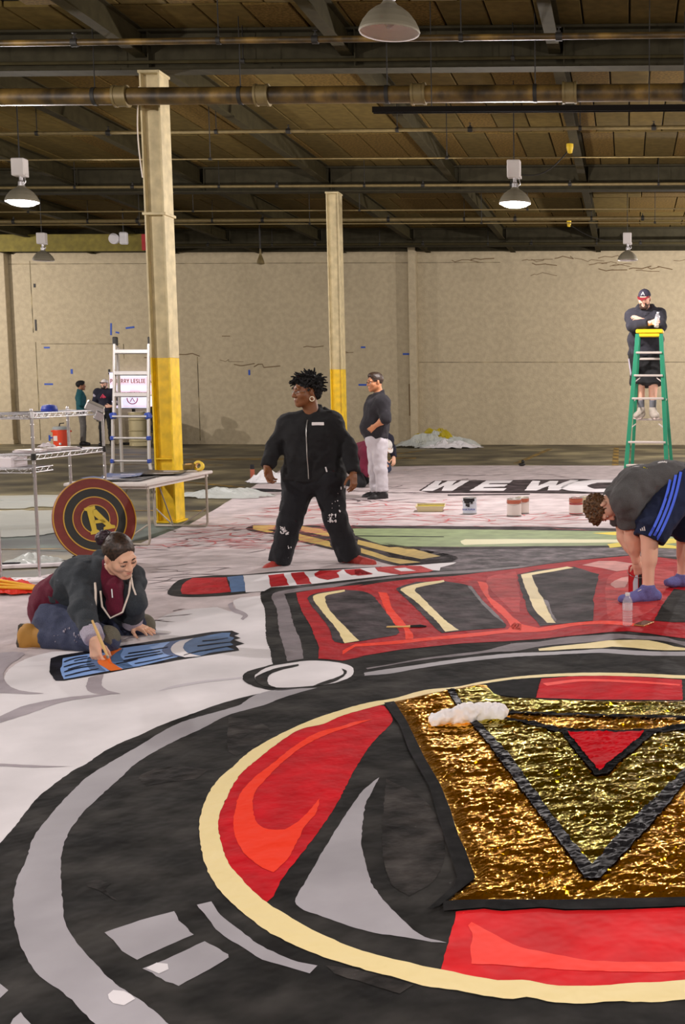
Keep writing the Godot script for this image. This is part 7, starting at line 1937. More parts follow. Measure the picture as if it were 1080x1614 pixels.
func pose(who: String) -> Dictionary:
	match who:
		"black":
			return {
				"root": Vector3(-2.71, 0.01, -9.71),
				"head": Vector3(-0.007, 1.466, 0.010), "neck": Vector3(0.021, 1.278, -0.050), "chest": Vector3(0.016, 1.112, -0.030), "waist": Vector3(0.034, 0.946, -0.010),
				"pelvis": Vector3(0.034, 0.761, -0.030), "shR": Vector3(-0.161, 1.177, -0.030), "elR": Vector3(-0.279, 0.996, 0.030), "wrR": Vector3(-0.311, 0.838, 0.150),
				"haR": Vector3(-0.273, 0.713, 0.180), "shL": Vector3(0.176, 1.192, -0.070), "elL": Vector3(0.339, 0.995, -0.010), "wrL": Vector3(0.401, 0.787, 0.090),
				"haL": Vector3(0.415, 0.652, 0.140), "hipR": Vector3(-0.093, 0.696, -0.030), "knR": Vector3(-0.160, 0.367, 0.050), "anR": Vector3(-0.251, 0.040, 0.050),
				"toeR": Vector3(-0.345, -0.033, 0.210), "heR": Vector3(-0.238, -0.002, -0.010), "hipL": Vector3(0.153, 0.706, -0.050), "knL": Vector3(0.216, 0.383, -0.010),
				"anL": Vector3(0.308, 0.058, -0.070), "toeL": Vector3(0.530, 0.002, -0.010), "heL": Vector3(0.260, 0.002, -0.150),
			}
		"bend":
			return {
				"root": Vector3(0.2, 0.012, -8.3),
				"pelvis": Vector3(0.233, 0.803, -0.080), "waist": Vector3(0.066, 0.829, -0.040), "chest": Vector3(-0.136, 0.792, 0.020), "neck": Vector3(-0.291, 0.706, 0.040),
				"head": Vector3(-0.377, 0.639, 0.060), "shL": Vector3(-0.209, 0.704, 0.200), "elL": Vector3(-0.167, 0.425, 0.100), "wrL": Vector3(-0.139, 0.254, 0.060),
				"haL": Vector3(-0.115, 0.159, 0.040), "shR": Vector3(-0.270, 0.688, -0.150), "elR": Vector3(-0.222, 0.400, -0.200), "wrR": Vector3(-0.123, 0.218, -0.150),
				"haR": Vector3(-0.104, 0.128, -0.120), "hipL": Vector3(0.163, 0.769, 0.060), "knL": Vector3(-0.052, 0.477, 0.220), "anL": Vector3(-0.054, 0.091, 0.240),
				"toeL": Vector3(-0.242, 0.023, 0.320), "heL": Vector3(0.010, 0.021, 0.200), "hipR": Vector3(0.306, 0.745, -0.220), "knR": Vector3(0.224, 0.413, -0.300),
				"anR": Vector3(0.215, 0.076, -0.360), "toeR": Vector3(0.098, 0.037, -0.300), "heR": Vector3(0.286, 0.018, -0.420),
			}
		"kneel":
			return {
				"root": Vector3(-3.2, 0.008, -6.65),
				"pelvis": Vector3(-0.268, 0.142, -0.130), "waist": Vector3(-0.178, 0.241, -0.100), "chest": Vector3(0.008, 0.366, -0.030), "neck": Vector3(0.141, 0.443, 0.020),
				"head": Vector3(0.266, 0.535, 0.130), "shR": Vector3(0.042, 0.364, 0.090), "elR": Vector3(0.108, 0.234, 0.290), "wrR": Vector3(0.237, 0.104, 0.430),
				"haR": Vector3(0.310, 0.037, 0.510), "shL": Vector3(0.203, 0.353, -0.090), "elL": Vector3(0.304, 0.245, 0.050), "wrL": Vector3(0.231, 0.087, -0.070),
				"haL": Vector3(0.288, 0.009, -0.110), "hipR": Vector3(-0.178, 0.132, 0.050), "knR": Vector3(0.193, 0.053, 0.230), "anR": Vector3(-0.218, 0.043, 0.130),
				"toeR": Vector3(-0.310, -0.003, 0.130), "heR": Vector3(-0.305, 0.087, 0.130), "hipL": Vector3(-0.274, 0.111, -0.210), "knL": Vector3(0.198, 0.026, -0.250),
				"anL": Vector3(-0.258, -0.002, -0.370), "toeL": Vector3(-0.340, -0.035, -0.370), "heL": Vector3(-0.337, 0.038, -0.370),
			}
		"white":
			return {
				"root": Vector3(-3.5, 0.01, -15.74),
				"pelvis": Vector3(0.054, 0.785, -0.010), "waist": Vector3(0.041, 0.993, -0.010), "chest": Vector3(0.062, 1.201, -0.010), "neck": Vector3(0.101, 1.391, -0.010),
				"head": Vector3(0.044, 1.580, -0.010), "shL": Vector3(0.181, 1.298, 0.170), "elL": Vector3(0.239, 1.087, 0.260), "wrL": Vector3(0.095, 0.993, 0.240),
				"haL": Vector3(0.012, 0.932, 0.220), "shR": Vector3(-0.010, 1.302, -0.190), "elR": Vector3(-0.048, 1.056, -0.260), "wrR": Vector3(-0.099, 0.953, -0.160),
				"haR": Vector3(-0.126, 0.902, -0.120), "hipL": Vector3(0.099, 0.746, 0.080), "knL": Vector3(0.127, 0.393, 0.120), "anL": Vector3(0.151, 0.082, 0.140),
				"toeL": Vector3(-0.007, 0.003, 0.220), "heL": Vector3(0.181, 0.037, 0.120), "hipR": Vector3(0.016, 0.737, -0.100), "knR": Vector3(-0.005, 0.376, -0.120),
				"anR": Vector3(0.011, 0.066, -0.140), "toeR": Vector3(-0.158, -0.002, -0.100), "heR": Vector3(0.042, 0.029, -0.160),
			}
		"ladder":
			return {
				"root": Vector3(0.29, 1.11, -16.3),
				"head": Vector3(-0.071, 1.634, 0.080), "neck": Vector3(-0.051, 1.475, 0.000), "chest": Vector3(-0.050, 1.309, 0.000), "waist": Vector3(-0.049, 1.073, -0.020),
				"pelvis": Vector3(-0.047, 0.854, -0.040), "shR": Vector3(-0.227, 1.389, -0.020), "elR": Vector3(-0.245, 1.247, 0.180), "wrR": Vector3(0.015, 1.283, 0.310),
				"haR": Vector3(0.092, 1.307, 0.330), "shL": Vector3(0.126, 1.397, -0.020), "elL": Vector3(0.158, 1.248, 0.160), "wrL": Vector3(-0.097, 1.324, 0.200),
				"haL": Vector3(-0.202, 1.366, 0.220), "hipR": Vector3(-0.127, 0.784, -0.040), "knR": Vector3(-0.126, 0.430, 0.030), "anR": Vector3(-0.107, 0.102, 0.000),
				"toeR": Vector3(-0.178, 0.007, 0.140), "heR": Vector3(-0.097, 0.030, -0.040), "hipL": Vector3(0.042, 0.784, -0.040), "knL": Vector3(0.060, 0.430, 0.030),
				"anL": Vector3(0.054, 0.102, 0.000), "toeL": Vector3(0.104, 0.008, 0.140), "heL": Vector3(0.055, 0.030, -0.040),
			}
		"maroon":
			return {
				"root": Vector3(-4.05, 0.01, -17.6),
				"pelvis": Vector3(-0.216, 0.361, -0.150), "waist": Vector3(-0.122, 0.521, -0.100), "chest": Vector3(0.009, 0.563, -0.050), "neck": Vector3(0.137, 0.527, 0.000),
				"head": Vector3(0.224, 0.433, 0.050), "shR": Vector3(0.063, 0.535, 0.150), "elR": Vector3(0.021, 0.287, 0.200), "wrR": Vector3(0.137, 0.175, 0.250),
				"haR": Vector3(0.208, 0.109, 0.270), "shL": Vector3(0.002, 0.513, -0.250), "elL": Vector3(0.066, 0.282, -0.300), "wrL": Vector3(0.133, 0.137, -0.250),
				"haL": Vector3(0.183, 0.072, -0.200), "hipR": Vector3(-0.171, 0.351, 0.000), "knR": Vector3(-0.003, 0.055, 0.200), "anR": Vector3(-0.303, 0.015, -0.150),
				"toeR": Vector3(-0.396, -0.019, -0.200), "heR": Vector3(-0.394, 0.061, -0.200), "hipL": Vector3(-0.233, 0.331, -0.300), "knL": Vector3(-0.080, 0.069, -0.350),
				"anL": Vector3(-0.343, 0.055, -0.400), "toeL": Vector3(-0.437, 0.031, -0.450), "heL": Vector3(-0.435, 0.101, -0.450),
			}
		"navy":
			return {
				"root": Vector3(-4.4, 0.01, -20.4),
				"pelvis": Vector3(-0.135, 0.317, -0.200), "waist": Vector3(-0.041, 0.504, -0.100), "chest": Vector3(0.050, 0.599, 0.000), "neck": Vector3(0.105, 0.581, 0.100),
				"head": Vector3(0.179, 0.479, 0.300), "shL": Vector3(0.152, 0.602, 0.050), "elL": Vector3(0.238, 0.425, 0.100), "wrL": Vector3(0.278, 0.285, 0.200),
				"haL": Vector3(0.286, 0.187, 0.250), "shR": Vector3(0.048, 0.586, 0.200), "elR": Vector3(0.088, 0.390, 0.300), "wrR": Vector3(0.151, 0.263, 0.400),
				"haR": Vector3(0.182, 0.178, 0.450), "hipL": Vector3(-0.044, 0.272, -0.200), "knL": Vector3(0.130, 0.087, 0.100), "anL": Vector3(-0.117, 0.025, -0.300),
				"toeL": Vector3(-0.185, 0.006, -0.400), "heL": Vector3(-0.184, 0.041, -0.400), "hipR": Vector3(-0.171, 0.275, -0.150), "knR": Vector3(0.015, 0.071, 0.200),
				"anR": Vector3(-0.187, 0.020, -0.200), "toeR": Vector3(-0.256, 0.002, -0.300), "heR": Vector3(-0.255, 0.036, -0.300),
			}
		"teal":
			return {
				"root": Vector3(-14.5, 0, -30.3),
				"head": Vector3(0.017, 1.576, -0.008), "neck": Vector3(-0.017, 1.413, 0.008), "chest": Vector3(0.000, 1.242, 0.000), "waist": Vector3(0.000, 1.051, 0.000),
				"pelvis": Vector3(0.000, 0.907, 0.000), "shL": Vector3(-0.077, 1.356, -0.143), "elL": Vector3(-0.114, 1.089, -0.200), "wrL": Vector3(0.150, 1.031, -0.175),
				"haL": Vector3(0.226, 1.051, -0.126), "shR": Vector3(0.060, 1.356, 0.151), "elR": Vector3(0.080, 1.089, 0.216), "wrR": Vector3(0.213, 1.012, 0.006),
				"haR": Vector3(0.233, 1.031, -0.088), "hipL": Vector3(-0.036, 0.879, -0.078), "knL": Vector3(-0.018, 0.478, -0.107), "anL": Vector3(-0.048, 0.086, -0.104),
				"toeL": Vector3(0.078, 0.029, -0.194), "heL": Vector3(-0.092, 0.038, -0.084), "hipR": Vector3(0.036, 0.879, 0.078), "knR": Vector3(0.070, 0.478, 0.083),
				"anR": Vector3(0.048, 0.086, 0.104), "toeR": Vector3(0.199, 0.029, 0.065), "heR": Vector3(0.005, 0.038, 0.124),
			}
		"capman":
			return {
				"root": Vector3(-13.8, 0, -30.2),
				"head": Vector3(0.003, 1.631, 0.019), "neck": Vector3(-0.003, 1.463, -0.019), "chest": Vector3(0.000, 1.285, 0.000), "waist": Vector3(0.000, 1.088, 0.000),
				"pelvis": Vector3(0.000, 0.939, 0.000), "shL": Vector3(0.183, 1.404, -0.042), "elL": Vector3(0.301, 1.137, -0.003), "wrL": Vector3(0.233, 1.038, 0.180),
				"haL": Vector3(0.140, 1.038, 0.226), "shR": Vector3(-0.187, 1.404, 0.023), "elR": Vector3(-0.273, 1.137, 0.048), "wrR": Vector3(-0.194, 0.939, 0.155),
				"haR": Vector3(-0.169, 0.860, 0.180), "hipL": Vector3(0.088, 0.910, -0.015), "knL": Vector3(0.112, 0.494, 0.010), "anL": Vector3(0.117, 0.089, -0.021),
				"toeL": Vector3(0.174, 0.030, 0.130), "heL": Vector3(0.108, 0.040, -0.069), "hipR": Vector3(-0.088, 0.910, 0.015), "knR": Vector3(-0.102, 0.494, 0.048),
				"anR": Vector3(-0.117, 0.089, 0.021), "toeR": Vector3(-0.119, 0.030, 0.182), "heR": Vector3(-0.125, 0.040, -0.028),
			}
		"seated":
			return {
				"root": Vector3(-12.3, 0, -29.9),
				"head": Vector3(0.020, 1.137, -0.113), "neck": Vector3(0.013, 0.993, -0.075), "chest": Vector3(0.010, 0.831, -0.056), "waist": Vector3(0.003, 0.649, -0.019),
				"pelvis": Vector3(0.000, 0.478, 0.000), "shL": Vector3(-0.159, 0.936, -0.086), "elL": Vector3(-0.209, 0.707, -0.192), "wrL": Vector3(-0.115, 0.573, -0.340),
				"haL": Vector3(-0.062, 0.554, -0.418), "shR": Vector3(0.179, 0.936, -0.027), "elR": Vector3(0.262, 0.707, -0.109), "wrR": Vector3(0.224, 0.573, -0.281),
				"haR": Vector3(0.201, 0.554, -0.372), "hipL": Vector3(-0.085, 0.458, -0.015), "knL": Vector3(-0.065, 0.478, -0.399), "anL": Vector3(-0.062, 0.086, -0.418),
				"toeL": Vector3(-0.054, 0.029, -0.572), "heL": Vector3(-0.070, 0.038, -0.371), "hipR": Vector3(0.085, 0.458, 0.015), "knR": Vector3(0.198, 0.478, -0.353),
				"anR": Vector3(0.201, 0.086, -0.372), "toeR": Vector3(0.247, 0.029, -0.519), "heR": Vector3(0.193, 0.038, -0.325),
			}
	return {}

# ---------------------------------------------------------------- mesh helpers
class Geo:
	var v := PackedVector3Array()
	var n := PackedVector3Array()
	var idx := PackedInt32Array()
	func tri(a: Vector3, b: Vector3, c: Vector3, na: Vector3, nb: Vector3, nc: Vector3) -> void:
		var i := v.size()
		v.append(a)
		n.append(na)
		if (b - a).cross(c - a).dot(na + nb + nc) > 0.0:
			v.append(c)
			v.append(b)
			n.append(nc)
			n.append(nb)
		else:
			v.append(b)
			v.append(c)
			n.append(nb)
			n.append(nc)
		idx.append(i)
		idx.append(i + 1)
		idx.append(i + 2)
	func flat(a: Vector3, b: Vector3, c: Vector3, want: Vector3) -> void:
		var f := (b - a).cross(c - a).normalized()
		if f.dot(want) < 0.0:
			f = -f
		tri(a, b, c, f, f, f)
	func quad(a: Vector3, b: Vector3, c: Vector3, d: Vector3, want: Vector3) -> void:
		flat(a, b, c, want)
		flat(a, c, d, want)
	func box(c: Vector3, s: Vector3, bs: Basis = Basis(), bev: float = 0.0) -> Geo:
		var h := s * 0.5
		var e := minf(bev, minf(h.x, minf(h.y, h.z)) * 0.6)
		for ax in 3:
			var u := (ax + 1) % 3
			var w := (ax + 2) % 3
			for sg in [-1.0, 1.0]:
				var p := [Vector3(), Vector3(), Vector3(), Vector3()]
				var k := 0
				for q in [[-1, -1], [1, -1], [1, 1], [-1, 1]]:
					var t := Vector3()
					t[ax] = sg * h[ax]
					t[u] = q[0] * (h[u] - e)
					t[w] = q[1] * (h[w] - e)
					p[k] = c + bs * t
					k += 1
				var want := Vector3()
				want[ax] = sg
				quad(p[0], p[1], p[2], p[3], bs * want)
		if e > 0.0:
			for ax in 3:
				var u := (ax + 1) % 3
				var w := (ax + 2) % 3
				for su in [-1.0, 1.0]:
					for sw in [-1.0, 1.0]:
						var p := []
						for q in [[-1, 0], [1, 0], [1, 1], [-1, 1]]:
							var t := Vector3()
							t[ax] = q[0] * (h[ax] - e)
							t[u] = su * (h[u] - (e if q[1] == 0 else 0.0))
							t[w] = sw * (h[w] - (0.0 if q[1] == 0 else e))
							p.append(c + bs * t)
						var want := Vector3()
						want[u] = su
						want[w] = sw
						quad(p[0], p[1], p[2], p[3], bs * want)
			for sx in [-1.0, 1.0]:
				for sy in [-1.0, 1.0]:
					for sz in [-1.0, 1.0]:
						flat(c + bs * Vector3(sx * h.x, sy * (h.y - e), sz * (h.z - e)), c + bs * Vector3(sx * (h.x - e), sy * h.y, sz * (h.z - e)), c + bs * Vector3(sx * (h.x - e), sy * (h.y - e), sz * h.z), bs * Vector3(sx, sy, sz))
		return self
	func bar(a: Vector3, b: Vector3, w: float, h: float, up: Vector3 = Vector3.UP, bev: float = 0.0) -> Geo:
		# a rectangular bar from a to b; w across, h along up
		var z := (b - a).normalized()
		var x := up.cross(z).normalized()
		if x.length() < 0.5:
			x = Vector3.RIGHT.cross(z).normalized()
		var y := z.cross(x)
		return box((a + b) * 0.5, Vector3(w, h, a.distance_to(b)), Basis(x, y, z), bev)
	func tube(p: Array, r, sides: int = 8, caps: bool = true) -> Geo:
		var m := p.size()
		var t0: Vector3 = (p[1] - p[0]).normalized()
		var x := t0.cross(Vector3.UP)
		if x.length() < 0.05:
			x = t0.cross(Vector3.RIGHT)
		x = x.normalized()
		var rings := []
		var norms := []
		for i in m:
			var t: Vector3 = (p[mini(i + 1, m - 1)] - p[maxi(i - 1, 0)]).normalized()
			x = (x - t * x.dot(t)).normalized()
			var y := t.cross(x)
			var rad: float = r[i] if r is Array else r
			var ring := []
			var nr := []
			for k in sides:
				var a := TAU * k / sides
				var d := x * cos(a) + y * sin(a)
				ring.append(p[i] + d * rad)
				nr.append(d)
			rings.append(ring)
			norms.append(nr)
		for i in m - 1:
			for k in sides:
				var k2 := (k + 1) % sides
				tri(rings[i][k], rings[i + 1][k], rings[i + 1][k2], norms[i][k], norms[i + 1][k], norms[i + 1][k2])
				tri(rings[i][k], rings[i + 1][k2], rings[i][k2], norms[i][k], norms[i + 1][k2], norms[i][k2])
		if caps:
			for e in [0, m - 1]:
				var want: Vector3 = (p[0] - p[1]) if e == 0 else (p[m - 1] - p[m - 2])
				for k in sides:
					flat(p[e], rings[e][k], rings[e][(k + 1) % sides], want)
		return self
	func lathe(prof: Array, segs: int = 24, xf: Transform3D = Transform3D()) -> Geo:
		# prof: Vector2(radius, height) from one end to the other, outside on the right hand
		for i in prof.size() - 1:
			var a: Vector2 = prof[i]
			var b: Vector2 = prof[i + 1]
			var d := b - a
			if d.length() < 1e-6:
				continue
			var nn := Vector2(d.y, -d.x).normalized()
			for k in segs:
				var a0 := TAU * k / segs
				var a1 := TAU * (k + 1) / segs
				var c0 := Vector3(cos(a0), 0, sin(a0))
				var c1 := Vector3(cos(a1), 0, sin(a1))
				var n0 := xf.basis * (c0 * nn.x + Vector3(0, nn.y, 0))
				var n1 := xf.basis * (c1 * nn.x + Vector3(0, nn.y, 0))
				var p00 := xf * (c0 * a.x + Vector3(0, a.y, 0))
				var p01 := xf * (c1 * a.x + Vector3(0, a.y, 0))
				var p10 := xf * (c0 * b.x + Vector3(0, b.y, 0))
				var p11 := xf * (c1 * b.x + Vector3(0, b.y, 0))
				if a.x > 1e-6:
					tri(p00, p10, p01, n0, n0, n1)
				if b.x > 1e-6:
					tri(p01, p10, p11, n1, n0, n1)
		return self
	func ball(c: Vector3, r: Vector3, segs: int = 12, bs: Basis = Basis()) -> Geo:
		var rows := segs / 2
		for i in rows:
			for k in segs:
				var q := []
				for o in [[0, 0], [1, 0], [1, 1], [0, 1]]:
					var th: float = PI * (i + o[0]) / rows
					var ph: float = TAU * (k + o[1]) / segs
					q.append(Vector3(sin(th) * cos(ph), cos(th), sin(th) * sin(ph)))
				var pp := []
				var nn := []
				for d in q:
					pp.append(c + bs * (d * r))
					nn.append((bs * (d / r)).normalized())
				tri(pp[0], pp[1], pp[2], nn[0], nn[1], nn[2])
				tri(pp[0], pp[2], pp[3], nn[0], nn[2], nn[3])
		return self
	func prism(poly: PackedVector2Array, depth: float, xf: Transform3D = Transform3D()) -> Geo:
		# poly in x,y; extruded from z=0 to z=depth
		var t := Geometry2D.triangulate_polygon(poly)
		var zn := xf.basis.z.normalized()
		for i in range(0, t.size(), 3):
			var a := poly[t[i]]
			var b := poly[t[i + 1]]
			var c := poly[t[i + 2]]
			flat(xf * Vector3(a.x, a.y, depth), xf * Vector3(b.x, b.y, depth), xf * Vector3(c.x, c.y, depth), zn)
			flat(xf * Vector3(a.x, a.y, 0), xf * Vector3(b.x, b.y, 0), xf * Vector3(c.x, c.y, 0), -zn)
		var cw := Geometry2D.is_polygon_clockwise(poly)
		for i in poly.size():
			var a := poly[i]
			var b := poly[(i + 1) % poly.size()]
			var d := (b - a)
			var nn := Vector2(d.y, -d.x)
			if cw:
				nn = -nn
			quad(xf * Vector3(a.x, a.y, 0), xf * Vector3(b.x, b.y, 0), xf * Vector3(b.x, b.y, depth), xf * Vector3(a.x, a.y, depth), xf.basis * Vector3(nn.x, nn.y, 0))
		return self
	func add(g: Geo, xf: Transform3D = Transform3D(), mirror: bool = false) -> Geo:
		var o := v.size()
		for i in g.v.size():
			var p := g.v[i]
			var q := g.n[i]
			if mirror:
				p.x = -p.x
				q.x = -q.x
			v.append(xf * p)
			n.append((xf.basis * q).normalized())
		for i in range(0, g.idx.size(), 3):
			idx.append(o + g.idx[i])
			if mirror:
				idx.append(o + g.idx[i + 2])
				idx.append(o + g.idx[i + 1])
			else:
				idx.append(o + g.idx[i + 1])
				idx.append(o + g.idx[i + 2])
		return self
	func mesh() -> ArrayMesh:
		var arr := []
		arr.resize(Mesh.ARRAY_MAX)
		arr[Mesh.ARRAY_VERTEX] = v
		arr[Mesh.ARRAY_NORMAL] = n
		arr[Mesh.ARRAY_INDEX] = idx
		var m := ArrayMesh.new()
		m.add_surface_from_arrays(Mesh.PRIMITIVE_TRIANGLES, arr)
		return m


# a signed distance field of tapered capsules and ellipsoids, joined by a smooth minimum and meshed as surface nets
class Field:
	var A: Array[Vector3] = []
	var BA: Array[Vector3] = []
	var IL := PackedFloat32Array()
	var RA := PackedFloat32Array()
	var DR := PackedFloat32Array()
	var K := PackedFloat32Array()
	var kind := PackedInt32Array()          # 0 capsule, 1 ellipsoid, 2 carved ellipsoid
	var IB: Array[Basis] = []
	var RR: Array[Vector3] = []
	var CP: Array[Vector3] = []
	var CN: Array[Vector3] = []
	var amp := 0.0
	var fq := Vector3.ONE
	var noise: FastNoiseLite
	var lo := Vector3(INF, INF, INF)
	var hi := Vector3(-INF, -INF, -INF)
	func _push(a: Vector3, ba: Vector3, ra: float, dr: float, k: float, kd: int, ib: Basis, rr: Vector3, cp: Vector3, cn: Vector3) -> void:
		A.append(a)
		BA.append(ba)
		IL.append(1.0 / maxf(ba.length_squared(), 1e-9))
		RA.append(ra)
		DR.append(dr)
		K.append(k)
		kind.append(kd)
		IB.append(ib)
		RR.append(rr)
		CP.append(cp)
		CN.append(cn)
		if kd != 2:
			var r := maxf(ra, ra + dr) if kd == 0 else maxf(rr.x, maxf(rr.y, rr.z))
			for p in [a, a + ba]:
				lo = lo.min(p - Vector3.ONE * r)
				hi = hi.max(p + Vector3.ONE * r)
	func cap(a: Vector3, b: Vector3, ra: float, rb: float = -1.0, k: float = 0.03, cp: Vector3 = Vector3(), cn: Vector3 = Vector3()) -> void:
		_push(a, b - a, ra, (rb if rb >= 0.0 else ra) - ra, k, 0, Basis(), Vector3.ONE, cp, cn)
	func cuff(a: Vector3, b: Vector3, ra: float, rb: float, k: float = 0.03) -> void:
		# a capsule cut flat at b
		cap(a, b, ra, rb, k, b, (b - a).normalized())
	func ell(c: Vector3, r: Vector3, bs: Basis = Basis(), k: float = 0.02, carve: bool = false) -> void:
		_push(c, Vector3(), 0.0, 0.0, k, 2 if carve else 1, bs.orthonormalized().inverse(), r, Vector3(), Vector3())
	func one(i: int, p: Vector3) -> float:
		var d: float
		if kind[i] == 0:
			var pa := p - A[i]
			var t := clampf(pa.dot(BA[i]) * IL[i], 0.0, 1.0)
			d = (pa - BA[i] * t).length() - RA[i] - DR[i] * t
			if CN[i] != Vector3.ZERO:
				d = maxf(d, (p - CP[i]).dot(CN[i]))
		else:
			var q := IB[i] * (p - A[i])
			var a := q / RR[i]
			var k0 := a.length()
			var k1 := (a / RR[i]).length()
			d = k0 * (k0 - 1.0) / maxf(k1, 1e-6)
			if k0 < 0.05:
				d = -minf(RR[i].x, minf(RR[i].y, RR[i].z))
		return d
	func geo(cell: float) -> Geo:
		var out := Geo.new()
		var m := Vector3.ONE * (cell * 2.0 + amp)
		var o := lo - m
		var ext := hi + m - o
		var NB := 6
		var bx := ceili(ext.x / cell / NB)
		var by := ceili(ext.y / cell / NB)
		var bz := ceili(ext.z / cell / NB)
		var nx := bx * NB + 1
		var ny := by * NB + 1
		var nz := bz * NB + 1
		var val := PackedFloat32Array()
		val.resize(nx * ny * nz)
		val.fill(9.0)
		var sy := nx
		var sz := nx * ny
		var hd := cell * NB * 0.8661
		var kmax := 0.0
		for k in K:
			kmax = maxf(kmax, k)
		var slack := kmax * 0.5 + amp
		var cnt := A.size()
		var seen := []
		var dd := PackedFloat32Array()
		dd.resize(cnt)
		for b2 in bz:
			for b1 in by:
				for b0 in bx:
					var c := o + Vector3(b0 + 0.5, b1 + 0.5, b2 + 0.5) * (cell * NB)
					var dmin := INF
					var carved := false
					for i in cnt:
						var di := one(i, c)
						dd[i] = di
						if kind[i] == 2:
							if di < hd + slack:
								carved = true
						else:
							dmin = minf(dmin, di)
					if dmin > hd + slack:
						continue
					var inside := dmin < -(hd + amp) and not carved
					if inside:
						for z in NB:
							for y in NB:
								var at := (b2 * NB + z) * sz + (b1 * NB + y) * sy + b0 * NB
								for x in NB:
									if val[at + x] == 9.0:
										val[at + x] = -9.0
						continue
					var near := PackedInt32Array()
					for i in cnt:
						if kind[i] == 2:
							if dd[i] < hd + slack:
								near.append(i)
						elif dd[i] < dmin + 2.0 * hd + kmax:
							near.append(i)
					seen.append(Vector3i(b0, b1, b2))
					for z in NB + 1:
						for y in NB + 1:
							var at := (b2 * NB + z) * sz + (b1 * NB + y) * sy + b0 * NB
							for x in NB + 1:
								if absf(val[at + x]) < 5.0:
									continue
								var p := o + Vector3(b0 * NB + x, b1 * NB + y, b2 * NB + z) * cell
								var d := 9.0
								for i in near:
									var kd := kind[i]
									var di: float
									if kd == 0:
										var pa := p - A[i]
										var ba := BA[i]
										var t := clampf(pa.dot(ba) * IL[i], 0.0, 1.0)
										di = (pa - ba * t).length() - RA[i] - DR[i] * t
										if CN[i] != Vector3.ZERO:
											di = maxf(di, (p - CP[i]).dot(CN[i]))
									else:
										di = one(i, p)
									var k := K[i]
									if kd == 2:
										var h := maxf(k - absf(di + d), 0.0) / k
										d = maxf(d, -di) + h * h * k * 0.25
									else:
										var h := maxf(k - absf(di - d), 0.0) / k
										d = minf(d, di) - h * h * k * 0.25
								if amp > 0.0:
									d += amp * noise.get_noise_3dv(p * fq)
								val[at + x] = clampf(d, -4.0, 4.0)
		var cid := PackedInt32Array()
		cid.resize(nx * ny * nz)
		cid.fill(-1)
		var off := [0, 1, sy, sy + 1, sz, sz + 1, sz + sy, sz + sy + 1]
		var edges := [[0, 1], [2, 3], [4, 5], [6, 7], [0, 2], [1, 3], [4, 6], [5, 7], [0, 4], [1, 5], [2, 6], [3, 7]]
		var cells := PackedInt32Array()
		var vv := PackedVector3Array()
		var c8 := PackedFloat32Array()
		c8.resize(8)
		for b in seen:
			for z in range(b.z * NB, b.z * NB + NB):
				for y in range(b.y * NB, b.y * NB + NB):
					for x in range(b.x * NB, b.x * NB + NB):
						var at: int = z * sz + y * sy + x
						var neg := 0
						for k in 8:
							if val[at + off[k]] < 0.0:
								neg += 1
						if neg == 0 or neg == 8:
							continue
						for k in 8:
							c8[k] = val[at + off[k]]
						var sum := Vector3()
						var num := 0
						for e in edges:
							var va := c8[e[0]]
							var vb := c8[e[1]]
							if (va < 0.0) != (vb < 0.0):
								var t := va / (va - vb)
								var pa := Vector3(e[0] & 1, (e[0] >> 1) & 1, e[0] >> 2)
								var pb := Vector3(e[1] & 1, (e[1] >> 1) & 1, e[1] >> 2)
								sum += pa.lerp(pb, t)
								num += 1
						cid[at] = vv.size()
						cells.append(at)
						vv.append(o + (Vector3(x, y, z) + sum / num) * cell)
		var nn := PackedVector3Array()
		nn.resize(vv.size())
		var idx := PackedInt32Array()
		var st := [1, sy, sz]
		for at in cells:
			for ax in 3:
				var va := val[at]
				var vb := val[at + st[ax]]
				if (va < 0.0) == (vb < 0.0):
					continue
				var u: int = st[(ax + 1) % 3]
				var w: int = st[(ax + 2) % 3]
				if at < u + w:
					continue
				var q0 := cid[at]
				var q1 := cid[at - u]
				var q2 := cid[at - u - w]
				var q3 := cid[at - w]
				if q1 < 0 or q2 < 0 or q3 < 0:
					continue
				var fn := (vv[q2] - vv[q0]).cross(vv[q3] - vv[q1])
				var flip := va >= 0.0
				if flip:
					fn = -fn
				nn[q0] += fn
				nn[q1] += fn
				nn[q2] += fn
				nn[q3] += fn
				if flip:
					idx.append_array([q0, q1, q2, q0, q2, q3])
				else:
					idx.append_array([q0, q2, q1, q0, q3, q2])
		for i in nn.size():
			nn[i] = nn[i].normalized()
		out.v = vv
		out.n = nn
		out.idx = idx
		return out


# ---------------------------------------------------------------- naming and tagging
var used := {}

func numbered(called: String) -> String:
	var k: int = used.get(called, -1) + 1
	used[called] = k
	return called if k == 0 else "%s_%03d" % [called, k]

func obj(called: String, g, mat: Material, parent: Node3D = null) -> MeshInstance3D:
	var o := MeshInstance3D.new()
	o.mesh = g.mesh() if g is Geo else g
	o.material_override = mat
	if parent == null:
		o.name = numbered(called)
		add_child(o, true)
	else:
		var nm := called
		var k := 0
		while parent.has_node(nm):
			k += 1
			nm = "%s_%03d" % [called, k]
		o.name = nm
		parent.add_child(o, true)
	return o

func thing(called: String, label: String, category: String, at: Vector3 = Vector3.ZERO, group: String = "", turn: float = 0.0) -> Node3D:
	var o := Node3D.new()
	o.name = numbered(called)
	add_child(o, true)
	o.position = at
	o.rotation.y = turn
	tag(o, label, category, group)
	return o

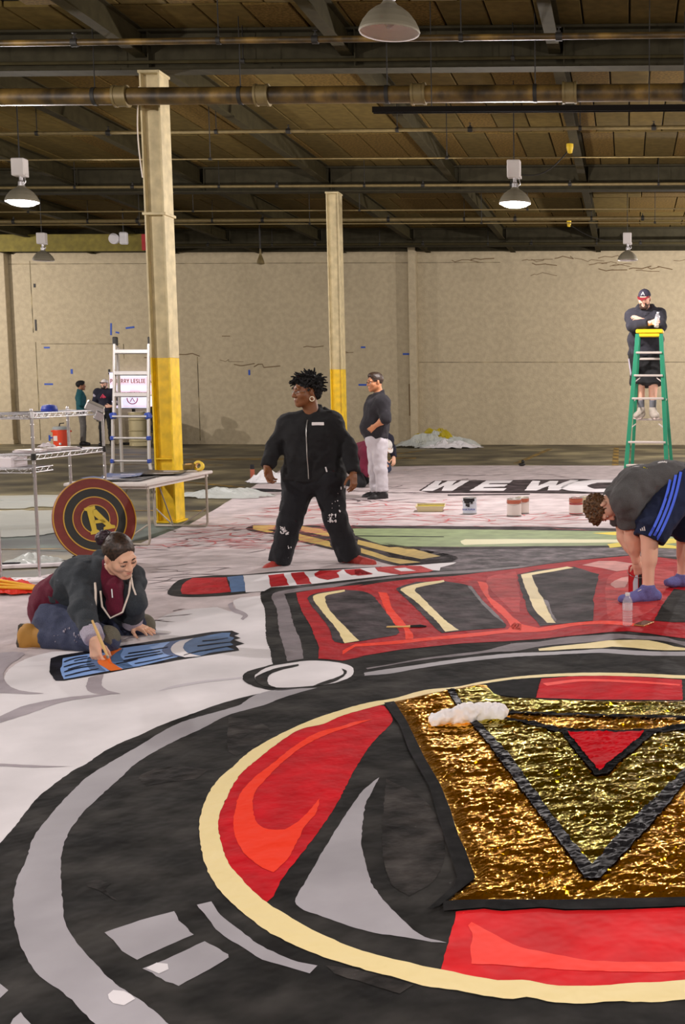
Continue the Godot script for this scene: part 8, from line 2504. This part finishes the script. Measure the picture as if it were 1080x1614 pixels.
func tag(o: Node3D, label: String, category: String, group: String = "") -> Node3D:
	o.set_meta("label", label)
	o.set_meta("category", category)
	if group != "":
		o.set_meta("group", group)
	return o

func struct(called: String, g, mat: Material, label: String = "", category: String = "") -> MeshInstance3D:
	var o := obj(called, g, mat)
	o.set_meta("kind", "structure")
	if label != "":
		o.set_meta("label", label)
		o.set_meta("category", category)
	return o

func frame(z: Vector3, up: Vector3 = Vector3.UP) -> Basis:
	# a basis whose z looks along z and whose y is as near up as can be
	var zz := z.normalized()
	var x := up.cross(zz)
	if x.length() < 1e-3:
		x = Vector3.RIGHT.cross(zz)
	x = x.normalized()
	return Basis(x, zz.cross(x), zz)

# ---------------------------------------------------------------- materials
var M := {}
var T := {}

func noise_tex(seed_: int, freq: float, oct: int, lo: float, hi: float, kind: int = FastNoiseLite.TYPE_SIMPLEX_SMOOTH, size: int = 512, stretch: bool = false) -> NoiseTexture2D:
	var f := FastNoiseLite.new()
	f.seed = seed_
	f.frequency = freq
	f.noise_type = kind
	f.fractal_type = FastNoiseLite.FRACTAL_FBM
	f.fractal_octaves = oct
	var t := NoiseTexture2D.new()
	t.width = size
	t.height = size / 4 if stretch else size
	t.seamless = true
	t.noise = f
	var gr := Gradient.new()
	gr.offsets = PackedFloat32Array([0.15, 0.85])
	gr.colors = PackedColorArray([Color(lo, lo, lo), Color(hi, hi, hi)])
	t.color_ramp = gr
	return t

func mat(called: String, c: Color, rough: float = 0.8, metal: float = 0.0, tex: String = "", scale: float = 1.0, bump: String = "", bump_h: float = 0.0) -> StandardMaterial3D:
	var m := StandardMaterial3D.new()
	m.resource_name = called
	m.albedo_color = c
	m.roughness = rough
	m.metallic = metal
	if tex != "" or bump != "":
		m.uv1_triplanar = true
		m.uv1_world_triplanar = true
		m.uv1_scale = Vector3.ONE * scale
	if tex != "":
		m.albedo_texture = T[tex]
	if bump != "":
		m.heightmap_enabled = true
		m.heightmap_texture = T[bump]
		m.heightmap_scale = bump_h
	M[called] = m
	return m

func rgb(r: int, g: int, b: int) -> Color:
	return Color(r / 255.0, g / 255.0, b / 255.0)
